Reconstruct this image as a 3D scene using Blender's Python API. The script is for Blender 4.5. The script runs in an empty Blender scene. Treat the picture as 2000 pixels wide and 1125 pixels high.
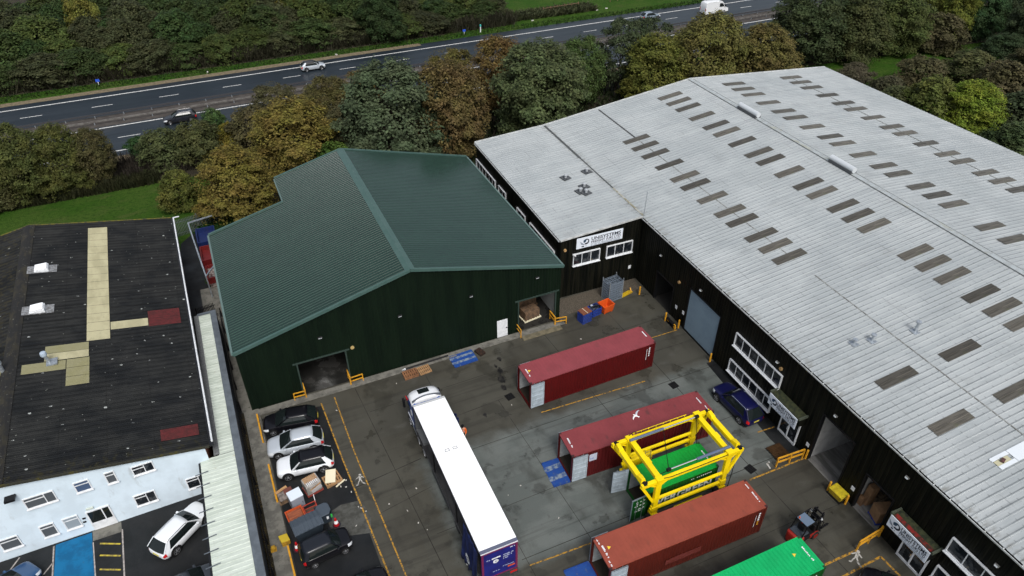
import bpy, math, random
import numpy as np
from mathutils import Vector, Matrix
C = bpy.context.scene.collection
SC = bpy.context.scene
R = math.radians

# ---------------------------------------------------------------- camera, sky, sun, exposure
cd = bpy.data.cameras.new('camera'); cam = bpy.data.objects.new('camera', cd); C.objects.link(cam)
HEAD, PITCH, ROLL, CAMH = R(-24.3), R(36.893), R(0.1425), 43.629
def _cam():
    f = Vector((0, math.cos(PITCH), -math.sin(PITCH))); r = Vector((1, 0, 0)); d = f.cross(r)
    c, s = math.cos(ROLL), math.sin(ROLL)
    r2 = c * r + s * d; d2 = -s * r + c * d
    m = Matrix((r2, -d2, -f)).transposed()
    return (Matrix.Rotation(HEAD, 3, 'Z') @ m).to_4x4()
cam.matrix_world = Matrix.Translation((0, 0, CAMH)) @ _cam()
cd.sensor_width = 36; cd.lens = 1377.1 / 2000 * 36; cd.clip_start = 0.5; cd.clip_end = 3000
SC.camera = cam
SUN_EL, SUN_AZ = R(52), R(186)      # soft high light from behind the camera, to the left
w = bpy.data.worlds.new('World'); SC.world = w; w.use_nodes = True
nt = w.node_tree; bg = nt.nodes['Background']
sky = nt.nodes.new('ShaderNodeTexSky'); sky.sky_type = 'NISHITA'; sky.sun_disc = False
sky.sun_elevation = SUN_EL; sky.sun_rotation = SUN_AZ; sky.dust_density = 4; sky.air_density = 1.2
hs = nt.nodes.new('ShaderNodeHueSaturation'); hs.inputs['Saturation'].default_value = 0.50
nt.links.new(sky.outputs[0], hs.inputs['Color']); nt.links.new(hs.outputs[0], bg.inputs[0])
bg.inputs[1].default_value = 0.125
sl = bpy.data.lights.new('sun', 'SUN'); sl.energy = 1.5; sl.angle = R(18); sl.color = (1, .985, .96)
so = bpy.data.objects.new('sun', sl); C.objects.link(so)
sd = Vector((math.sin(SUN_AZ) * math.cos(SUN_EL), math.cos(SUN_AZ) * math.cos(SUN_EL), math.sin(SUN_EL)))
so.rotation_euler = (-sd).to_track_quat('-Z', 'Y').to_euler(); so.location = (0, 0, 120)
SC.view_settings.view_transform = 'Standard'; SC.view_settings.look = 'None'
SC.view_settings.exposure = 0.42; SC.view_settings.gamma = 1
SC.view_settings.use_curve_mapping = False
SC.cycles.max_bounces = 6; SC.cycles.diffuse_bounces = 3; SC.cycles.glossy_bounces = 3
SC.cycles.transparent_max_bounces = 6; SC.cycles.use_denoising = True

# ---------------------------------------------------------------- materials
MATS = {}
def nd(t, ty, **kw):
    n = t.nodes.new(ty)
    for k, v in kw.items(): setattr(n, k, v)
    return n
def mat(name, col, rough=.6, metal=0, col2=None, scale=3., lo=.4, hi=.62, bump=0, bscale=40, stretch=(1, 1, 1), coat=0,
        emit=0, spec=.25, rough2=None, detail=5, col3=None, scale3=1, lo3=.55, hi3=.7, stretch3=(1, 1, 1)):
    if name in MATS: return MATS[name]
    m = bpy.data.materials.new(name); MATS[name] = m; m.use_nodes = True
    t = m.node_tree; p = t.nodes['Principled BSDF']; L = t.links.new
    p.inputs['Base Color'].default_value = (*col, 1); p.inputs['Roughness'].default_value = rough
    p.inputs['Metallic'].default_value = metal; p.inputs['Specular IOR Level'].default_value = spec
    if coat: p.inputs['Coat Weight'].default_value = coat; p.inputs['Coat Roughness'].default_value = .08
    if emit: p.inputs['Emission Color'].default_value = (*col, 1); p.inputs['Emission Strength'].default_value = emit
    if col2 or bump or col3: tc = nd(t, 'ShaderNodeTexCoord')
    def noise(sc, st):
        mp = nd(t, 'ShaderNodeMapping'); mp.inputs['Scale'].default_value = st
        L(tc.outputs['Object'], mp.inputs[0])
        n = nd(t, 'ShaderNodeTexNoise'); n.inputs['Scale'].default_value = sc; n.inputs['Detail'].default_value = detail
        n.inputs['Roughness'].default_value = .62
        L(mp.outputs[0], n.inputs['Vector']); return n.outputs['Fac']
    def rampd(fac, lo, hi):
        r = nd(t, 'ShaderNodeMapRange'); r.inputs[1].default_value = lo; r.inputs[2].default_value = hi
        r.interpolation_type = 'SMOOTHSTEP'; L(fac, r.inputs[0]); return r.outputs[0]
    def mix(f, a, b):
        x = nd(t, 'ShaderNodeMix', data_type='RGBA'); L(f, x.inputs[0])
        for i, v in ((6, a), (7, b)):
            if isinstance(v, tuple): x.inputs[i].default_value = (*v, 1)
            else: L(v, x.inputs[i])
        return x.outputs[2]
    cur = col
    if col2:
        f = rampd(noise(scale, stretch), lo, hi); cur = mix(f, col, col2)
        if rough2 is not None:
            rr = nd(t, 'ShaderNodeMapRange'); rr.inputs[3].default_value = rough; rr.inputs[4].default_value = rough2
            L(f, rr.inputs[0]); L(rr.outputs[0], p.inputs['Roughness'])
    if col3:
        cur = mix(rampd(noise(scale3, stretch3), lo3, hi3), cur, col3)
    if not isinstance(cur, tuple):
        L(cur, p.inputs['Base Color'])
        if emit: L(cur, p.inputs['Emission Color'])
    if bump:
        b = nd(t, 'ShaderNodeBump'); b.inputs['Strength'].default_value = bump; b.inputs['Distance'].default_value = .02
        L(noise(bscale, (1, 1, 1)), b.inputs['Height']); L(b.outputs[0], p.inputs['Normal'])
    return m

def expr_mat(name, fn):
    m = bpy.data.materials.new(name); MATS[name] = m; m.use_nodes = True
    t = m.node_tree; p = t.nodes['Principled BSDF']
    class X: pass
    x = X(); x.t = t; x.p = p; x.L = t.links.new
    x.tc = nd(t, 'ShaderNodeTexCoord'); sp = nd(t, 'ShaderNodeSeparateXYZ'); x.L(x.tc.outputs['Object'], sp.inputs[0])
    x.x, x.y, x.z = sp.outputs
    def math_(op, a, b=0., c=0.):
        n = nd(t, 'ShaderNodeMath', operation=op)
        for i, v in enumerate((a, b, c)):
            if isinstance(v, (int, float)): n.inputs[i].default_value = v
            else: x.L(v, n.inputs[i])
        return n.outputs[0]
    x.m = math_
    def noise(sc, st=(1, 1, 1), detail=5, rough=.6):
        mp = nd(t, 'ShaderNodeMapping'); mp.inputs['Scale'].default_value = st; x.L(x.tc.outputs['Object'], mp.inputs[0])
        n = nd(t, 'ShaderNodeTexNoise'); n.inputs['Scale'].default_value = sc; n.inputs['Detail'].default_value = detail
        n.inputs['Roughness'].default_value = rough; x.L(mp.outputs[0], n.inputs['Vector']); return n.outputs['Fac']
    x.noise = noise
    def vor(sc, st=(1, 1, 1)):
        mp = nd(t, 'ShaderNodeMapping'); mp.inputs['Scale'].default_value = st; x.L(x.tc.outputs['Object'], mp.inputs[0])
        n = nd(t, 'ShaderNodeTexVoronoi'); n.inputs['Scale'].default_value = sc; x.L(mp.outputs[0], n.inputs['Vector'])
        return n.outputs['Distance'], n.outputs['Color']
    x.vor = vor
    def step(f, lo, hi):
        r = nd(t, 'ShaderNodeMapRange'); r.inputs[1].default_value = lo; r.inputs[2].default_value = hi
        r.interpolation_type = 'SMOOTHSTEP'; x.L(f, r.inputs[0]); return r.outputs[0]
    x.step = step
    def mix(f, a, b):
        q = nd(t, 'ShaderNodeMix', data_type='RGBA')
        if isinstance(f, (int, float)): q.inputs[0].default_value = f
        else: x.L(f, q.inputs[0])
        for i, v in ((6, a), (7, b)):
            if isinstance(v, tuple): q.inputs[i].default_value = (*v, 1)
            else: x.L(v, q.inputs[i])
        return q.outputs[2]
    x.mix = mix
    def line(coord, period, width, off=0.):      # 1 on thin lines repeating every period
        f = math_('FRACT', math_('DIVIDE', math_('ADD', coord, 1000 * period + off), period))
        return math_('LESS_THAN', f, width / period)
    x.line = line
    def rough(f, a, b):
        r = nd(t, 'ShaderNodeMapRange'); r.inputs[3].default_value = a; r.inputs[4].default_value = b
        x.L(f, r.inputs[0]); x.L(r.outputs[0], p.inputs['Roughness'])
    x.rough = rough
    def bump(h, s, d=.02):
        b = nd(t, 'ShaderNodeBump'); b.inputs['Strength'].default_value = s; b.inputs['Distance'].default_value = d
        x.L(h, b.inputs['Height']); x.L(b.outputs[0], p.inputs['Normal'])
    x.bump = bump
    x.p.inputs['Specular IOR Level'].default_value = .25
    c = fn(x)
    x.L(c, p.inputs['Base Color'])
    return m

def _concrete(x):
    big = x.step(x.noise(.16, detail=3), .40, .60)
    c = x.mix(big, (.047, .044, .034), (.063, .060, .047))
    bay = x.m('FRACT', x.m('MULTIPLY', x.m('SINE', x.m('ADD', x.m('MULTIPLY', x.m('FLOOR', x.m('DIVIDE', x.x, 6.1)), 12.99), x.m('MULTIPLY', x.m('FLOOR', x.m('DIVIDE', x.m('ADD', x.y, .6), 4.4)), 78.2))), 4375.5))
    c = x.mix(x.m('MULTIPLY', bay, .35), c, (.060, .061, .053))
    # drier, greyer slabs across the middle of the yard
    mx = x.m('MULTIPLY', x.step(x.m('ADD', x.x, x.m('MULTIPLY', x.noise(.5), 3.)), 9.0, 10.6), x.step(x.m('ADD', x.y, x.m('MULTIPLY', x.noise(.45), 2.4)), 37.4, 35.9))
    mx = x.m('MULTIPLY', mx, x.step(x.m('ADD', x.y, x.m('MULTIPLY', x.noise(.7), 1.5)), 24.2, 25.4))
    c = x.mix(x.m('MULTIPLY', mx, .85), c, x.mix(x.step(x.noise(.5, (.5, 1, 1)), .4, .62), (.098, .112, .106), (.132, .146, .138)))
    st = x.step(x.noise(.6, (1, .4, 1), 8), .50, .72)
    c = x.mix(x.m('MULTIPLY', st, .45), c, (.020, .0185, .014))
    wet = x.step(x.noise(.33, (1, 1, 1), 6), .54, .60)
    c = x.mix(x.m('MULTIPLY', wet, .42), c, (.021, .020, .016))
    tyre = x.step(x.noise(.6, (.16, 2.6, 1), 6), .52, .68)
    c = x.mix(x.m('MULTIPLY', tyre, .38), c, (.018, .017, .014))
    pale = x.step(x.noise(.8, (.4, 1, 1), 8), .58, .74)
    c = x.mix(x.m('MULTIPLY', pale, .34), c, (.105, .105, .095))
    spots = x.step(x.noise(3.5, detail=2), .72, .78)
    c = x.mix(x.m('MULTIPLY', spots, .45), c, (.014, .013, .012))
    fine = x.noise(14, detail=3)
    c = x.mix(x.m('MULTIPLY', x.step(fine, .5, .8), .3), c, (.018, .018, .016))
    x.rough(x.m('MULTIPLY', wet, x.step(x.noise(.22, detail=4), .35, .6)), .60, .17)
    x.bump(fine, .25)
    return c
expr_mat('yard_concrete', _concrete)
def _tarmac(x):
    c = x.mix(x.step(x.noise(.5), .35, .65), (.008, .0092, .010), (.015, .016, .017))
    c = x.mix(x.m('MULTIPLY', x.step(x.noise(30, detail=2), .55, .75), .5), c, (.03, .031, .031))
    c = x.mix(x.m('MULTIPLY', x.step(x.noise(1.4), .60, .72), .5), c, (.026, .025, .021))
    x.rough(x.step(x.noise(.4), .35, .65), .35, .7)
    x.bump(x.noise(60, detail=2), .3)
    return c
expr_mat('tarmac', _tarmac)
def _road(x):
    c = x.mix(x.step(x.noise(.25, (.08, 1, 1)), .35, .65), (.010, .0155, .021), (.017, .024, .031))
    c = x.mix(x.m('MULTIPLY', x.step(x.noise(.7, (.03, 1.2, 1)), .5, .75), .5), c, (.026, .030, .035))
    c = x.mix(x.m('MULTIPLY', x.step(x.noise(.5, (.015, 2.6, 1), 3), .52, .62), .6), c, (.009, .012, .016))
    c = x.mix(x.m('MULTIPLY', x.step(x.noise(.12, (.35, 1, 1), 2), .60, .63), .35), c, (.034, .035, .037))
    x.rough(x.noise(.3, (.1, 1, 1)), .25, .55)
    return c
expr_mat('road_asphalt', _road)
def _grass(x):
    c = x.mix(x.step(x.noise(.13), .38, .64), (.028, .072, .008), (.046, .084, .014))
    c = x.mix(x.m('MULTIPLY', x.step(x.noise(.6, (.5, 1, 1)), .5, .72), .6), c, (.072, .086, .026))
    c = x.mix(x.m('MULTIPLY', x.step(x.noise(2.2, detail=8, rough=.75), .42, .66), .75), c, (.014, .040, .005))
    x.p.inputs['Roughness'].default_value = .85; x.p.inputs['Specular IOR Level'].default_value = .05
    x.bump(x.noise(9, detail=6), 1., .15)
    return c
expr_mat('grass', _grass)
def _litter(x):
    c = x.mix(x.step(x.noise(.8), .4, .6), (.018, .015, .010), (.035, .030, .016))
    c = x.mix(x.m('MULTIPLY', x.step(x.noise(6), .55, .7), .5), c, (.06, .045, .022))
    x.p.inputs['Roughness'].default_value = .9; x.bump(x.noise(12), 1., .1)
    return c
expr_mat('leaf_litter', _litter)

def _greyroof(x):          # x = up the slope from the eave, y = along the building
    c = x.mix(x.step(x.noise(.18), .36, .62), (.310, .334, .340), (.365, .388, .392))
    c = x.mix(x.m('MULTIPLY', x.step(x.noise(.9, (.12, 1.6, 1), 4), .42, .70), .30), c, (.235, .262, .275))
    streak = x.step(x.noise(1.2, (.10, 4.0, 1), 6), .50, .72)
    c = x.mix(x.m('MULTIPLY', streak, .38), c, (.17, .185, .19))
    blot = x.step(x.noise(.45, detail=7), .57, .72)
    c = x.mix(x.m('MULTIPLY', blot, .22), c, (.185, .19, .182))
    side = x.line(x.y, .4591, .07, 75.)  # dark line painted as shade along one side of each rib
    c = x.mix(x.m('MULTIPLY', side, x.m('ADD', .22, x.m('MULTIPLY', x.step(x.noise(.8, (.25, 1, 1)), .38, .62), .45))), c, (.085, .095, .10))
    lap = x.m('MULTIPLY', x.line(x.x, 2.42, .075), x.step(x.noise(1.3, (.2, .5, 1)), .47, .62))
    c = x.mix(x.m('MULTIPLY', lap, .42), c, (.10, .105, .105))
    fix = x.m('MULTIPLY', x.line(x.x, 1.21, .08, .6), x.line(x.y, .4591, .16, 75.))
    c = x.mix(x.m('MULTIPLY', fix, .42), c, (.10, .105, .105))
    moss = x.step(x.noise(3.5, (.5, 1, 1)), .67, .73)
    c = x.mix(x.m('MULTIPLY', moss, .35), c, (.10, .10, .07))
    ev = x.m('MULTIPLY', x.step(x.m('ABSOLUTE', x.x), .8, .0), x.step(x.noise(2.5, (.4, 1, 1)), .45, .65))
    c = x.mix(x.m('MULTIPLY', ev, .5), c, (.10, .09, .065))
    x.rough(x.step(x.noise(.4), .4, .6), .40, .62)
    return c
expr_mat('grey_roof_sheet', _greyroof)
def _oldroof(x):          # fibre cement, black, lichen and moss; x=0 eave, negative towards the ridge; y=0 front verge
    c = x.mix(x.step(x.noise(.35), .38, .62), (.011, .0125, .014), (.021, .022, .022))
    rib = x.line(x.y, .146, .07)
    c = x.mix(x.m('MULTIPLY', rib, .6), c, (.0055, .006, .0065))
    lap = x.line(x.y, 1.02, .06)
    c = x.mix(x.m('MULTIPLY', lap, .6), c, (.006, .006, .006))
    var = x.step(x.noise(.8, (.5, 1.2, 1)), .45, .7)
    c = x.mix(x.m('MULTIPLY', var, .5), c, (.030, .031, .030))
    lap2 = x.line(x.x, 2.85, .05, .4)
    c = x.mix(x.m('MULTIPLY', lap2, .4), c, (.008, .008, .008))
    d, col = x.vor(.9, (1, 1.4, 1))
    sp = x.m('MULTIPLY', x.m('LESS_THAN', d, .095), x.step(x.noise(5), .47, .55))
    c = x.mix(x.m('MULTIPLY', sp, .85), c, (.32, .34, .33))
    d2, _ = x.vor(2.6, (1, 1.3, 1))
    sp2 = x.m('MULTIPLY', x.m('LESS_THAN', d2, .12), x.step(x.noise(2.2), .52, .60))
    c = x.mix(x.m('MULTIPLY', sp2, .6), c, (.20, .21, .19))
    rg = x.m('MULTIPLY', x.step(x.x, -11.6, -12.4), x.step(x.noise(2.2, (1, 1.6, 1)), .48, .66))
    c = x.mix(x.m('MULTIPLY', rg, .55), c, (.040, .035, .018))
    fr = x.m('MULTIPLY', x.step(x.y, 1.7, -.3), x.step(x.noise(2.6, (1, .7, 1)), .50, .66))
    c = x.mix(x.m('MULTIPLY', fr, .55), c, (.038, .034, .012))
    x.p.inputs['Roughness'].default_value = .9; x.p.inputs['Specular IOR Level'].default_value = .1
    return c
expr_mat('old_fibre_roof', _oldroof)

def _paint_fn(col, dirt, amt, rough):
    def f(x):
        c = x.mix(x.step(x.noise(.7), .35, .65), col, tuple(v * .86 for v in col))
        c = x.mix(x.m('MULTIPLY', x.step(x.noise(1.6, (1, .5, .25), 6), .56, .74), amt), c, dirt)
        c = x.mix(x.m('MULTIPLY', x.step(x.noise(4.5, (1, 1, .2), 5), .62, .74), amt * .7), c, tuple(v * .6 for v in dirt))
        x.p.inputs['Roughness'].default_value = rough
        return c
    return f
def paint(name, col, dirt=(.04, .035, .03), amt=.5, rough=.45):
    return MATS.get(name) or expr_mat(name, _paint_fn(col, dirt, amt, rough))

white_wall = mat('white_render', (.60, .70, .78), .8, col2=(.54, .63, .70), scale=.6, col3=(.42, .47, .50), scale3=1.1, lo3=.58, hi3=.75, stretch3=(1, 1, .35))
black_clad = mat('black_cladding', (.0022, .0028, .0021), .5, col2=(.0085, .0085, .0055), scale=2.6, stretch=(1, 1, .06), spec=.14)
green_clad = mat('dark_green_cladding', (.0045, .0105, .0055), .55, col2=(.003, .0075, .0042), scale=1.1, stretch=(1, 1, .12), spec=.12)
green_roof = mat('green_roof_steel', (.0085, .029, .0205), .17, col2=(.0105, .033, .0235), scale=.5, stretch=(.3, 1, 1), spec=.45, col3=(.007, .026, .018), scale3=1.6, lo3=.5, hi3=.75)
green_trim = mat('green_trim', (.046, .090, .080), .35, col2=(.055, .10, .09), scale=1.5)
white = mat('white_paint', (.70, .72, .74), .5, col2=(.60, .62, .64), scale=3)
bright_white = mat('trailer_roof_white', (.86, .87, .88), .45)
cream = mat('cream_canopy_sheet', (.52, .57, .51), .5, col2=(.43, .48, .42), scale=1.2, stretch=(.4, 2, 1), col3=(.38, .38, .30), scale3=3, lo3=.62, hi3=.75)
steel_grey = mat('grey_flashing', (.12, .14, .16), .45, .1, col2=(.09, .105, .12), scale=1.5)
galv = mat('galvanised_steel', (.42, .46, .50), .4, .6, col2=(.30, .33, .36), scale=4)
lightgrey = mat('light_grey_paint', (.36, .42, .47), .5, col2=(.28, .33, .37), scale=2.5, stretch=(1, 1, .4))
innergrey = mat('container_inner_grey', (.42, .45, .45), .6, col2=(.33, .35, .35), scale=2)
yellow = paint('safety_yellow', (.62, .30, .022), (.16, .09, .03), .6, .5)
cyellow = paint('carrier_yellow', (.85, .62, .004), (.35, .22, .01), .25, .35)
yline = mat('yellow_line_paint', (.38, .20, .022), .7, col2=(.075, .062, .040), scale=5, lo=.45, hi=.60)
wline = mat('white_line_paint', (.62, .62, .60), .7, col2=(.40, .40, .39), scale=4)
faded = mat('faded_white_paint', (.42, .41, .38), .8, col2=(.12, .115, .10), scale=3.5, lo=.46, hi=.60)
black = mat('black_plastic', (.006, .006, .007), .5)
rubber = mat('tyre_rubber', (.012, .012, .012), .8)
glass = mat('dark_glass', (.009, .013, .013), .05, spec=.35)
wglass = mat('window_glass', (.010, .013, .017), .05, col2=(.06, .065, .07), scale=1.3, lo=.5, hi=.62, spec=.5, col3=(.14, .12, .08), scale3=1.9, lo3=.66, hi3=.70)
rim = mat('alloy_rim', (.45, .46, .48), .3, .8)
redlamp = mat('red_lamp', (.45, .012, .015), .25)
headlamp = mat('headlamp_glass', (.60, .63, .66), .15)
chrome = mat('chrome', (.80, .82, .85), .12, 1.)
hyd = mat('blue_grey_cylinder', (.09, .12, .19), .35)
wood = mat('pallet_wood', (.42, .25, .12), .8, col2=(.30, .17, .08), scale=2, stretch=(1, 6, 1))
palewood = mat('pale_board', (.72, .66, .48), .7)
wood_old = mat('weathered_wood', (.17, .11, .065), .85, col2=(.10, .065, .04), scale=2)
card = mat('brown_cardboard', (.25, .145, .075), .85, col2=(.19, .11, .06), scale=2)
wrap = mat('stretch_wrap', (.36, .34, .32), .25, col2=(.24, .22, .20), scale=3, lo=.4, hi=.6)
orange = paint('orange_plastic', (.62, .085, .012), (.25, .06, .03), .35, .5)
blue_pl = paint('blue_plastic', (.018, .045, .26), (.02, .03, .09), .5, .5)
blueramp = mat('blue_ramp_paint', (.014, .06, .24), .5, col2=(.015, .05, .22), scale=2, col3=(.07, .10, .17), scale3=3, lo3=.58, hi3=.7)
rampwear = mat('worn_ramp_metal', (.20, .24, .28), .5, col2=(.035, .075, .20), scale=3.5, lo=.38, hi=.60)
slate_pl = mat('dark_slate_plastic', (.030, .042, .055), .5, col2=(.024, .033, .045), scale=2)
kerb_c = mat('pale_kerb_concrete', (.16, .155, .135), .8, col2=(.10, .097, .085), scale=1.4, col3=(.06, .06, .05), scale3=4, lo3=.58, hi3=.72)
gravel_m = mat('gravel', (.10, .085, .065), .9, col2=(.05, .042, .032), scale=12, bump=1., bscale=25)
bluebay = mat('blue_bay_paint', (.004, .12, .27), .45, col2=(.003, .085, .20), scale=1.2, col3=(.03, .08, .16), scale3=2, lo3=.62, hi3=.75)
brick = mat('orange_brick', (.22, .085, .045), .85, col2=(.15, .06, .035), scale=6)
skyl = mat('brown_rooflight', (.052, .048, .040), .4, col2=(.095, .088, .074), scale=4, stretch=(.15, 6, 1), lo=.46, hi=.54, col3=(.075, .078, .045), scale3=.5)

def _vary(m, lo, hi):
    t = m.node_tree; p = t.nodes['Principled BSDF']; src = p.inputs['Base Color'].links[0].from_socket
    oi = nd(t, 'ShaderNodeObjectInfo'); h = nd(t, 'ShaderNodeHueSaturation'); r = nd(t, 'ShaderNodeMapRange'); r.inputs[3].default_value = lo; r.inputs[4].default_value = hi
    t.links.new(oi.outputs['Random'], r.inputs[0]); t.links.new(r.outputs[0], h.inputs['Value']); t.links.new(src, h.inputs['Color']); t.links.new(h.outputs[0], p.inputs['Base Color'])
_vary(skyl, .70, 1.35); _vary(wood, .7, 1.2)

# ---------------------------------------------------------------- mesh helpers
class MB:
    def __init__(s): s.v, s.f, s.m = [], [], []
    def add(s, vs, fs, mi=0):
        o = len(s.v); s.v += [tuple(v) for v in vs]; s.f += [tuple(i + o for i in f) for f in fs]; s.m += [mi] * len(fs); return s
    def box(s, x0, y0, z0, x1, y1, z1, mi=0):
        return s.add([(x0, y0, z0), (x1, y0, z0), (x1, y1, z0), (x0, y1, z0), (x0, y0, z1), (x1, y0, z1), (x1, y1, z1), (x0, y1, z1)],
                     [(3, 2, 1, 0), (4, 5, 6, 7), (0, 1, 5, 4), (1, 2, 6, 5), (2, 3, 7, 6), (3, 0, 4, 7)], mi)
    def cbox(s, c, d, rz=0, mi=0, rx=0, ry=0):
        m = Matrix.Translation(c) @ Matrix.Rotation(rz, 4, 'Z') @ Matrix.Rotation(ry, 4, 'Y') @ Matrix.Rotation(rx, 4, 'X')
        h = [v / 2 for v in d]
        vs = [m @ Vector(p) for p in ((-h[0], -h[1], -h[2]), (h[0], -h[1], -h[2]), (h[0], h[1], -h[2]), (-h[0], h[1], -h[2]),
                                      (-h[0], -h[1], h[2]), (h[0], -h[1], h[2]), (h[0], h[1], h[2]), (-h[0], h[1], h[2]))]
        return s.add(vs, [(3, 2, 1, 0), (4, 5, 6, 7), (0, 1, 5, 4), (1, 2, 6, 5), (2, 3, 7, 6), (3, 0, 4, 7)], mi)
    def bar(s, a, b, wd, ht, mi=0):             # rectangular beam from a to b
        a, b = Vector(a), Vector(b); d = b - a; l = d.length; d.normalize()
        side = Vector((0, 0, 1)).cross(d)
        if side.length < 1e-4: side = Vector((1, 0, 0))
        side.normalize(); up = d.cross(side)
        vs = []
        for p in (a, b):
            for i, j in ((-1, -1), (1, -1), (1, 1), (-1, 1)): vs.append(p + side * (i * wd / 2) + up * (j * ht / 2))
        return s.add(vs, [(3, 2, 1, 0), (4, 5, 6, 7), (0, 1, 5, 4), (1, 2, 6, 5), (2, 3, 7, 6), (3, 0, 4, 7)], mi)
    def tube(s, a, b, r, n=8, mi=0, r2=None):
        a, b = Vector(a), Vector(b); d = (b - a).normalized(); r2 = r if r2 is None else r2
        u = d.orthogonal().normalized(); w_ = d.cross(u); vs = []
        for p, rr in ((a, r), (b, r2)):
            for i in range(n):
                t = 2 * math.pi * i / n; vs.append(p + (u * math.cos(t) + w_ * math.sin(t)) * rr)
        fs = [(i, (i + 1) % n, n + (i + 1) % n, n + i) for i in range(n)] + [tuple(range(n))[::-1], tuple(range(n, 2 * n))]
        return s.add(vs, fs, mi)
    def path(s, pts, r, n=6, mi=0):
        for a, b in zip(pts, pts[1:]): s.tube(a, b, r, n, mi)
        return s
    def prism(s, poly, z0, z1, mi=0):
        n = len(poly); vs = [(x, y, z0) for x, y in poly] + [(x, y, z1) for x, y in poly]
        return s.add(vs, [tuple(range(n))[::-1], tuple(range(n, 2 * n))] + [(i, (i + 1) % n, n + (i + 1) % n, n + i) for i in range(n)], mi)
    def quad(s, a, b, c, d, mi=0): return s.add([a, b, c, d], [(0, 1, 2, 3)], mi)
    def grid(s, rows, mi=0, closed=False):       # rows of points -> quads
        n = len(rows[0]); vs = [p for r in rows for p in r]
        fs = []
        for i in range(len(rows) - 1):
            for j in range(n if closed else n - 1):
                k = (j + 1) % n; fs.append((i * n + j, i * n + k, (i + 1) * n + k, (i + 1) * n + j))
        return s.add(vs, fs, mi)
    def lathe(s, prof, n=16, c=(0, 0, 0), mi=0):
        rows = [[(c[0] + r * math.cos(2 * math.pi * j / n), c[1] + r * math.sin(2 * math.pi * j / n), c[2] + z) for j in range(n)] for r, z in prof]
        return s.grid(rows, mi, True)
    def xf(s, m):
        s.v = [tuple(m @ Vector(v)) for v in s.v]; return s
    def split(s, name, mats, parent=None, **kw):      # one object for each separate piece
        par = list(range(len(s.v)))
        def root(i):
            while par[i] != i: par[i] = par[par[i]]; i = par[i]
            return i
        for f in s.f:
            for i in f[1:]: par[root(i)] = root(f[0])
        grp = {}
        for f, m in zip(s.f, s.m): grp.setdefault(root(f[0]), []).append((f, m))
        out = []
        for fs in grp.values():
            used = sorted({i for f, _ in fs for i in f}); mp = {v: k for k, v in enumerate(used)}; b = MB()
            b.v = [s.v[i] for i in used]; b.f = [tuple(mp[i] for i in f) for f, _ in fs]; b.m = [m for _, m in fs]; out.append(b.build(name, mats, parent, **kw))
        return out
    def build(s, name, mats, parent=None, smooth=False, bevel=0, loc=None, rz=None, thick=0):
        me = bpy.data.meshes.new(name); me.from_pydata(s.v, [], s.f)
        for m in (mats if isinstance(mats, (list, tuple)) else [mats]): me.materials.append(m)
        if any(s.m): me.polygons.foreach_set('material_index', s.m)
        if smooth:
            me.polygons.foreach_set('use_smooth', [True] * len(s.f)); me.set_sharp_from_angle(angle=R(38))
        me.update()
        o = bpy.data.objects.new(name, me); C.objects.link(o)
        if parent: o.parent = parent
        if loc: o.location = loc
        if rz is not None: o.rotation_euler.z = rz
        if thick:
            sm = o.modifiers.new('thickness', 'SOLIDIFY'); sm.thickness = thick; sm.offset = -1
        if bevel:
            b = o.modifiers.new('bevel', 'BEVEL'); b.width = bevel; b.segments = 2; b.limit_method = 'ANGLE'; b.angle_limit = R(40)
        return o
def tag(o, label, cat, group=None):
    o['label'] = label; o['category'] = cat
    if group: o['group'] = group
    return o
def thing(name, label, cat, loc=(0, 0, 0), rz=0, group=None):
    o = bpy.data.objects.new(name, None); C.objects.link(o); o.empty_display_size = .3
    o.location = loc; o.rotation_euler.z = rz
    return tag(o, label, cat, group)
def struct(o, kind='structure'):
    o['kind'] = kind; return o
def copy_tree(o, parent=None):
    c = o.copy(); C.objects.link(c)
    if parent: c.parent = parent
    for ch in [x for x in o.children]: copy_tree(ch, c)
    return c
def text(s, name, size, loc, rot, m, parent, width=None, bold=.0, align='LEFT', depth=.004):
    cu = bpy.data.curves.new(name, 'FONT'); cu.body = s; cu.size = size; cu.align_x = align; cu.extrude = depth; cu.offset = bold
    cu.resolution_u = 2
    cu.materials.append(m); o = bpy.data.objects.new(name, cu); C.objects.link(o); o.parent = parent
    o.location = loc; o.rotation_euler = rot
    bpy.context.view_layer.update()
    me = bpy.data.meshes.new_from_object(o.evaluated_get(bpy.context.evaluated_depsgraph_get())); wx = max(o.dimensions.x, 1e-3)
    bpy.data.objects.remove(o); q = bpy.data.objects.new(name, me); C.objects.link(q); q.parent = parent; q.location = loc; q.rotation_euler = rot
    if width: q.scale.x = width / wx
    return q
def bars(n, length, h, seed=0, gap=.25):     # marks standing for lettering too small to read
    rnd = random.Random(seed); mb = MB(); x = 0; wch = length / n
    for i in range(n):
        if rnd.random() < .12: continue
        x = i * wch; hh = h * (1 if rnd.random() < .6 else .72)
        mb.box(x, 0, 0, x + wch * (1 - gap), hh, .004)
    return mb

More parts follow.
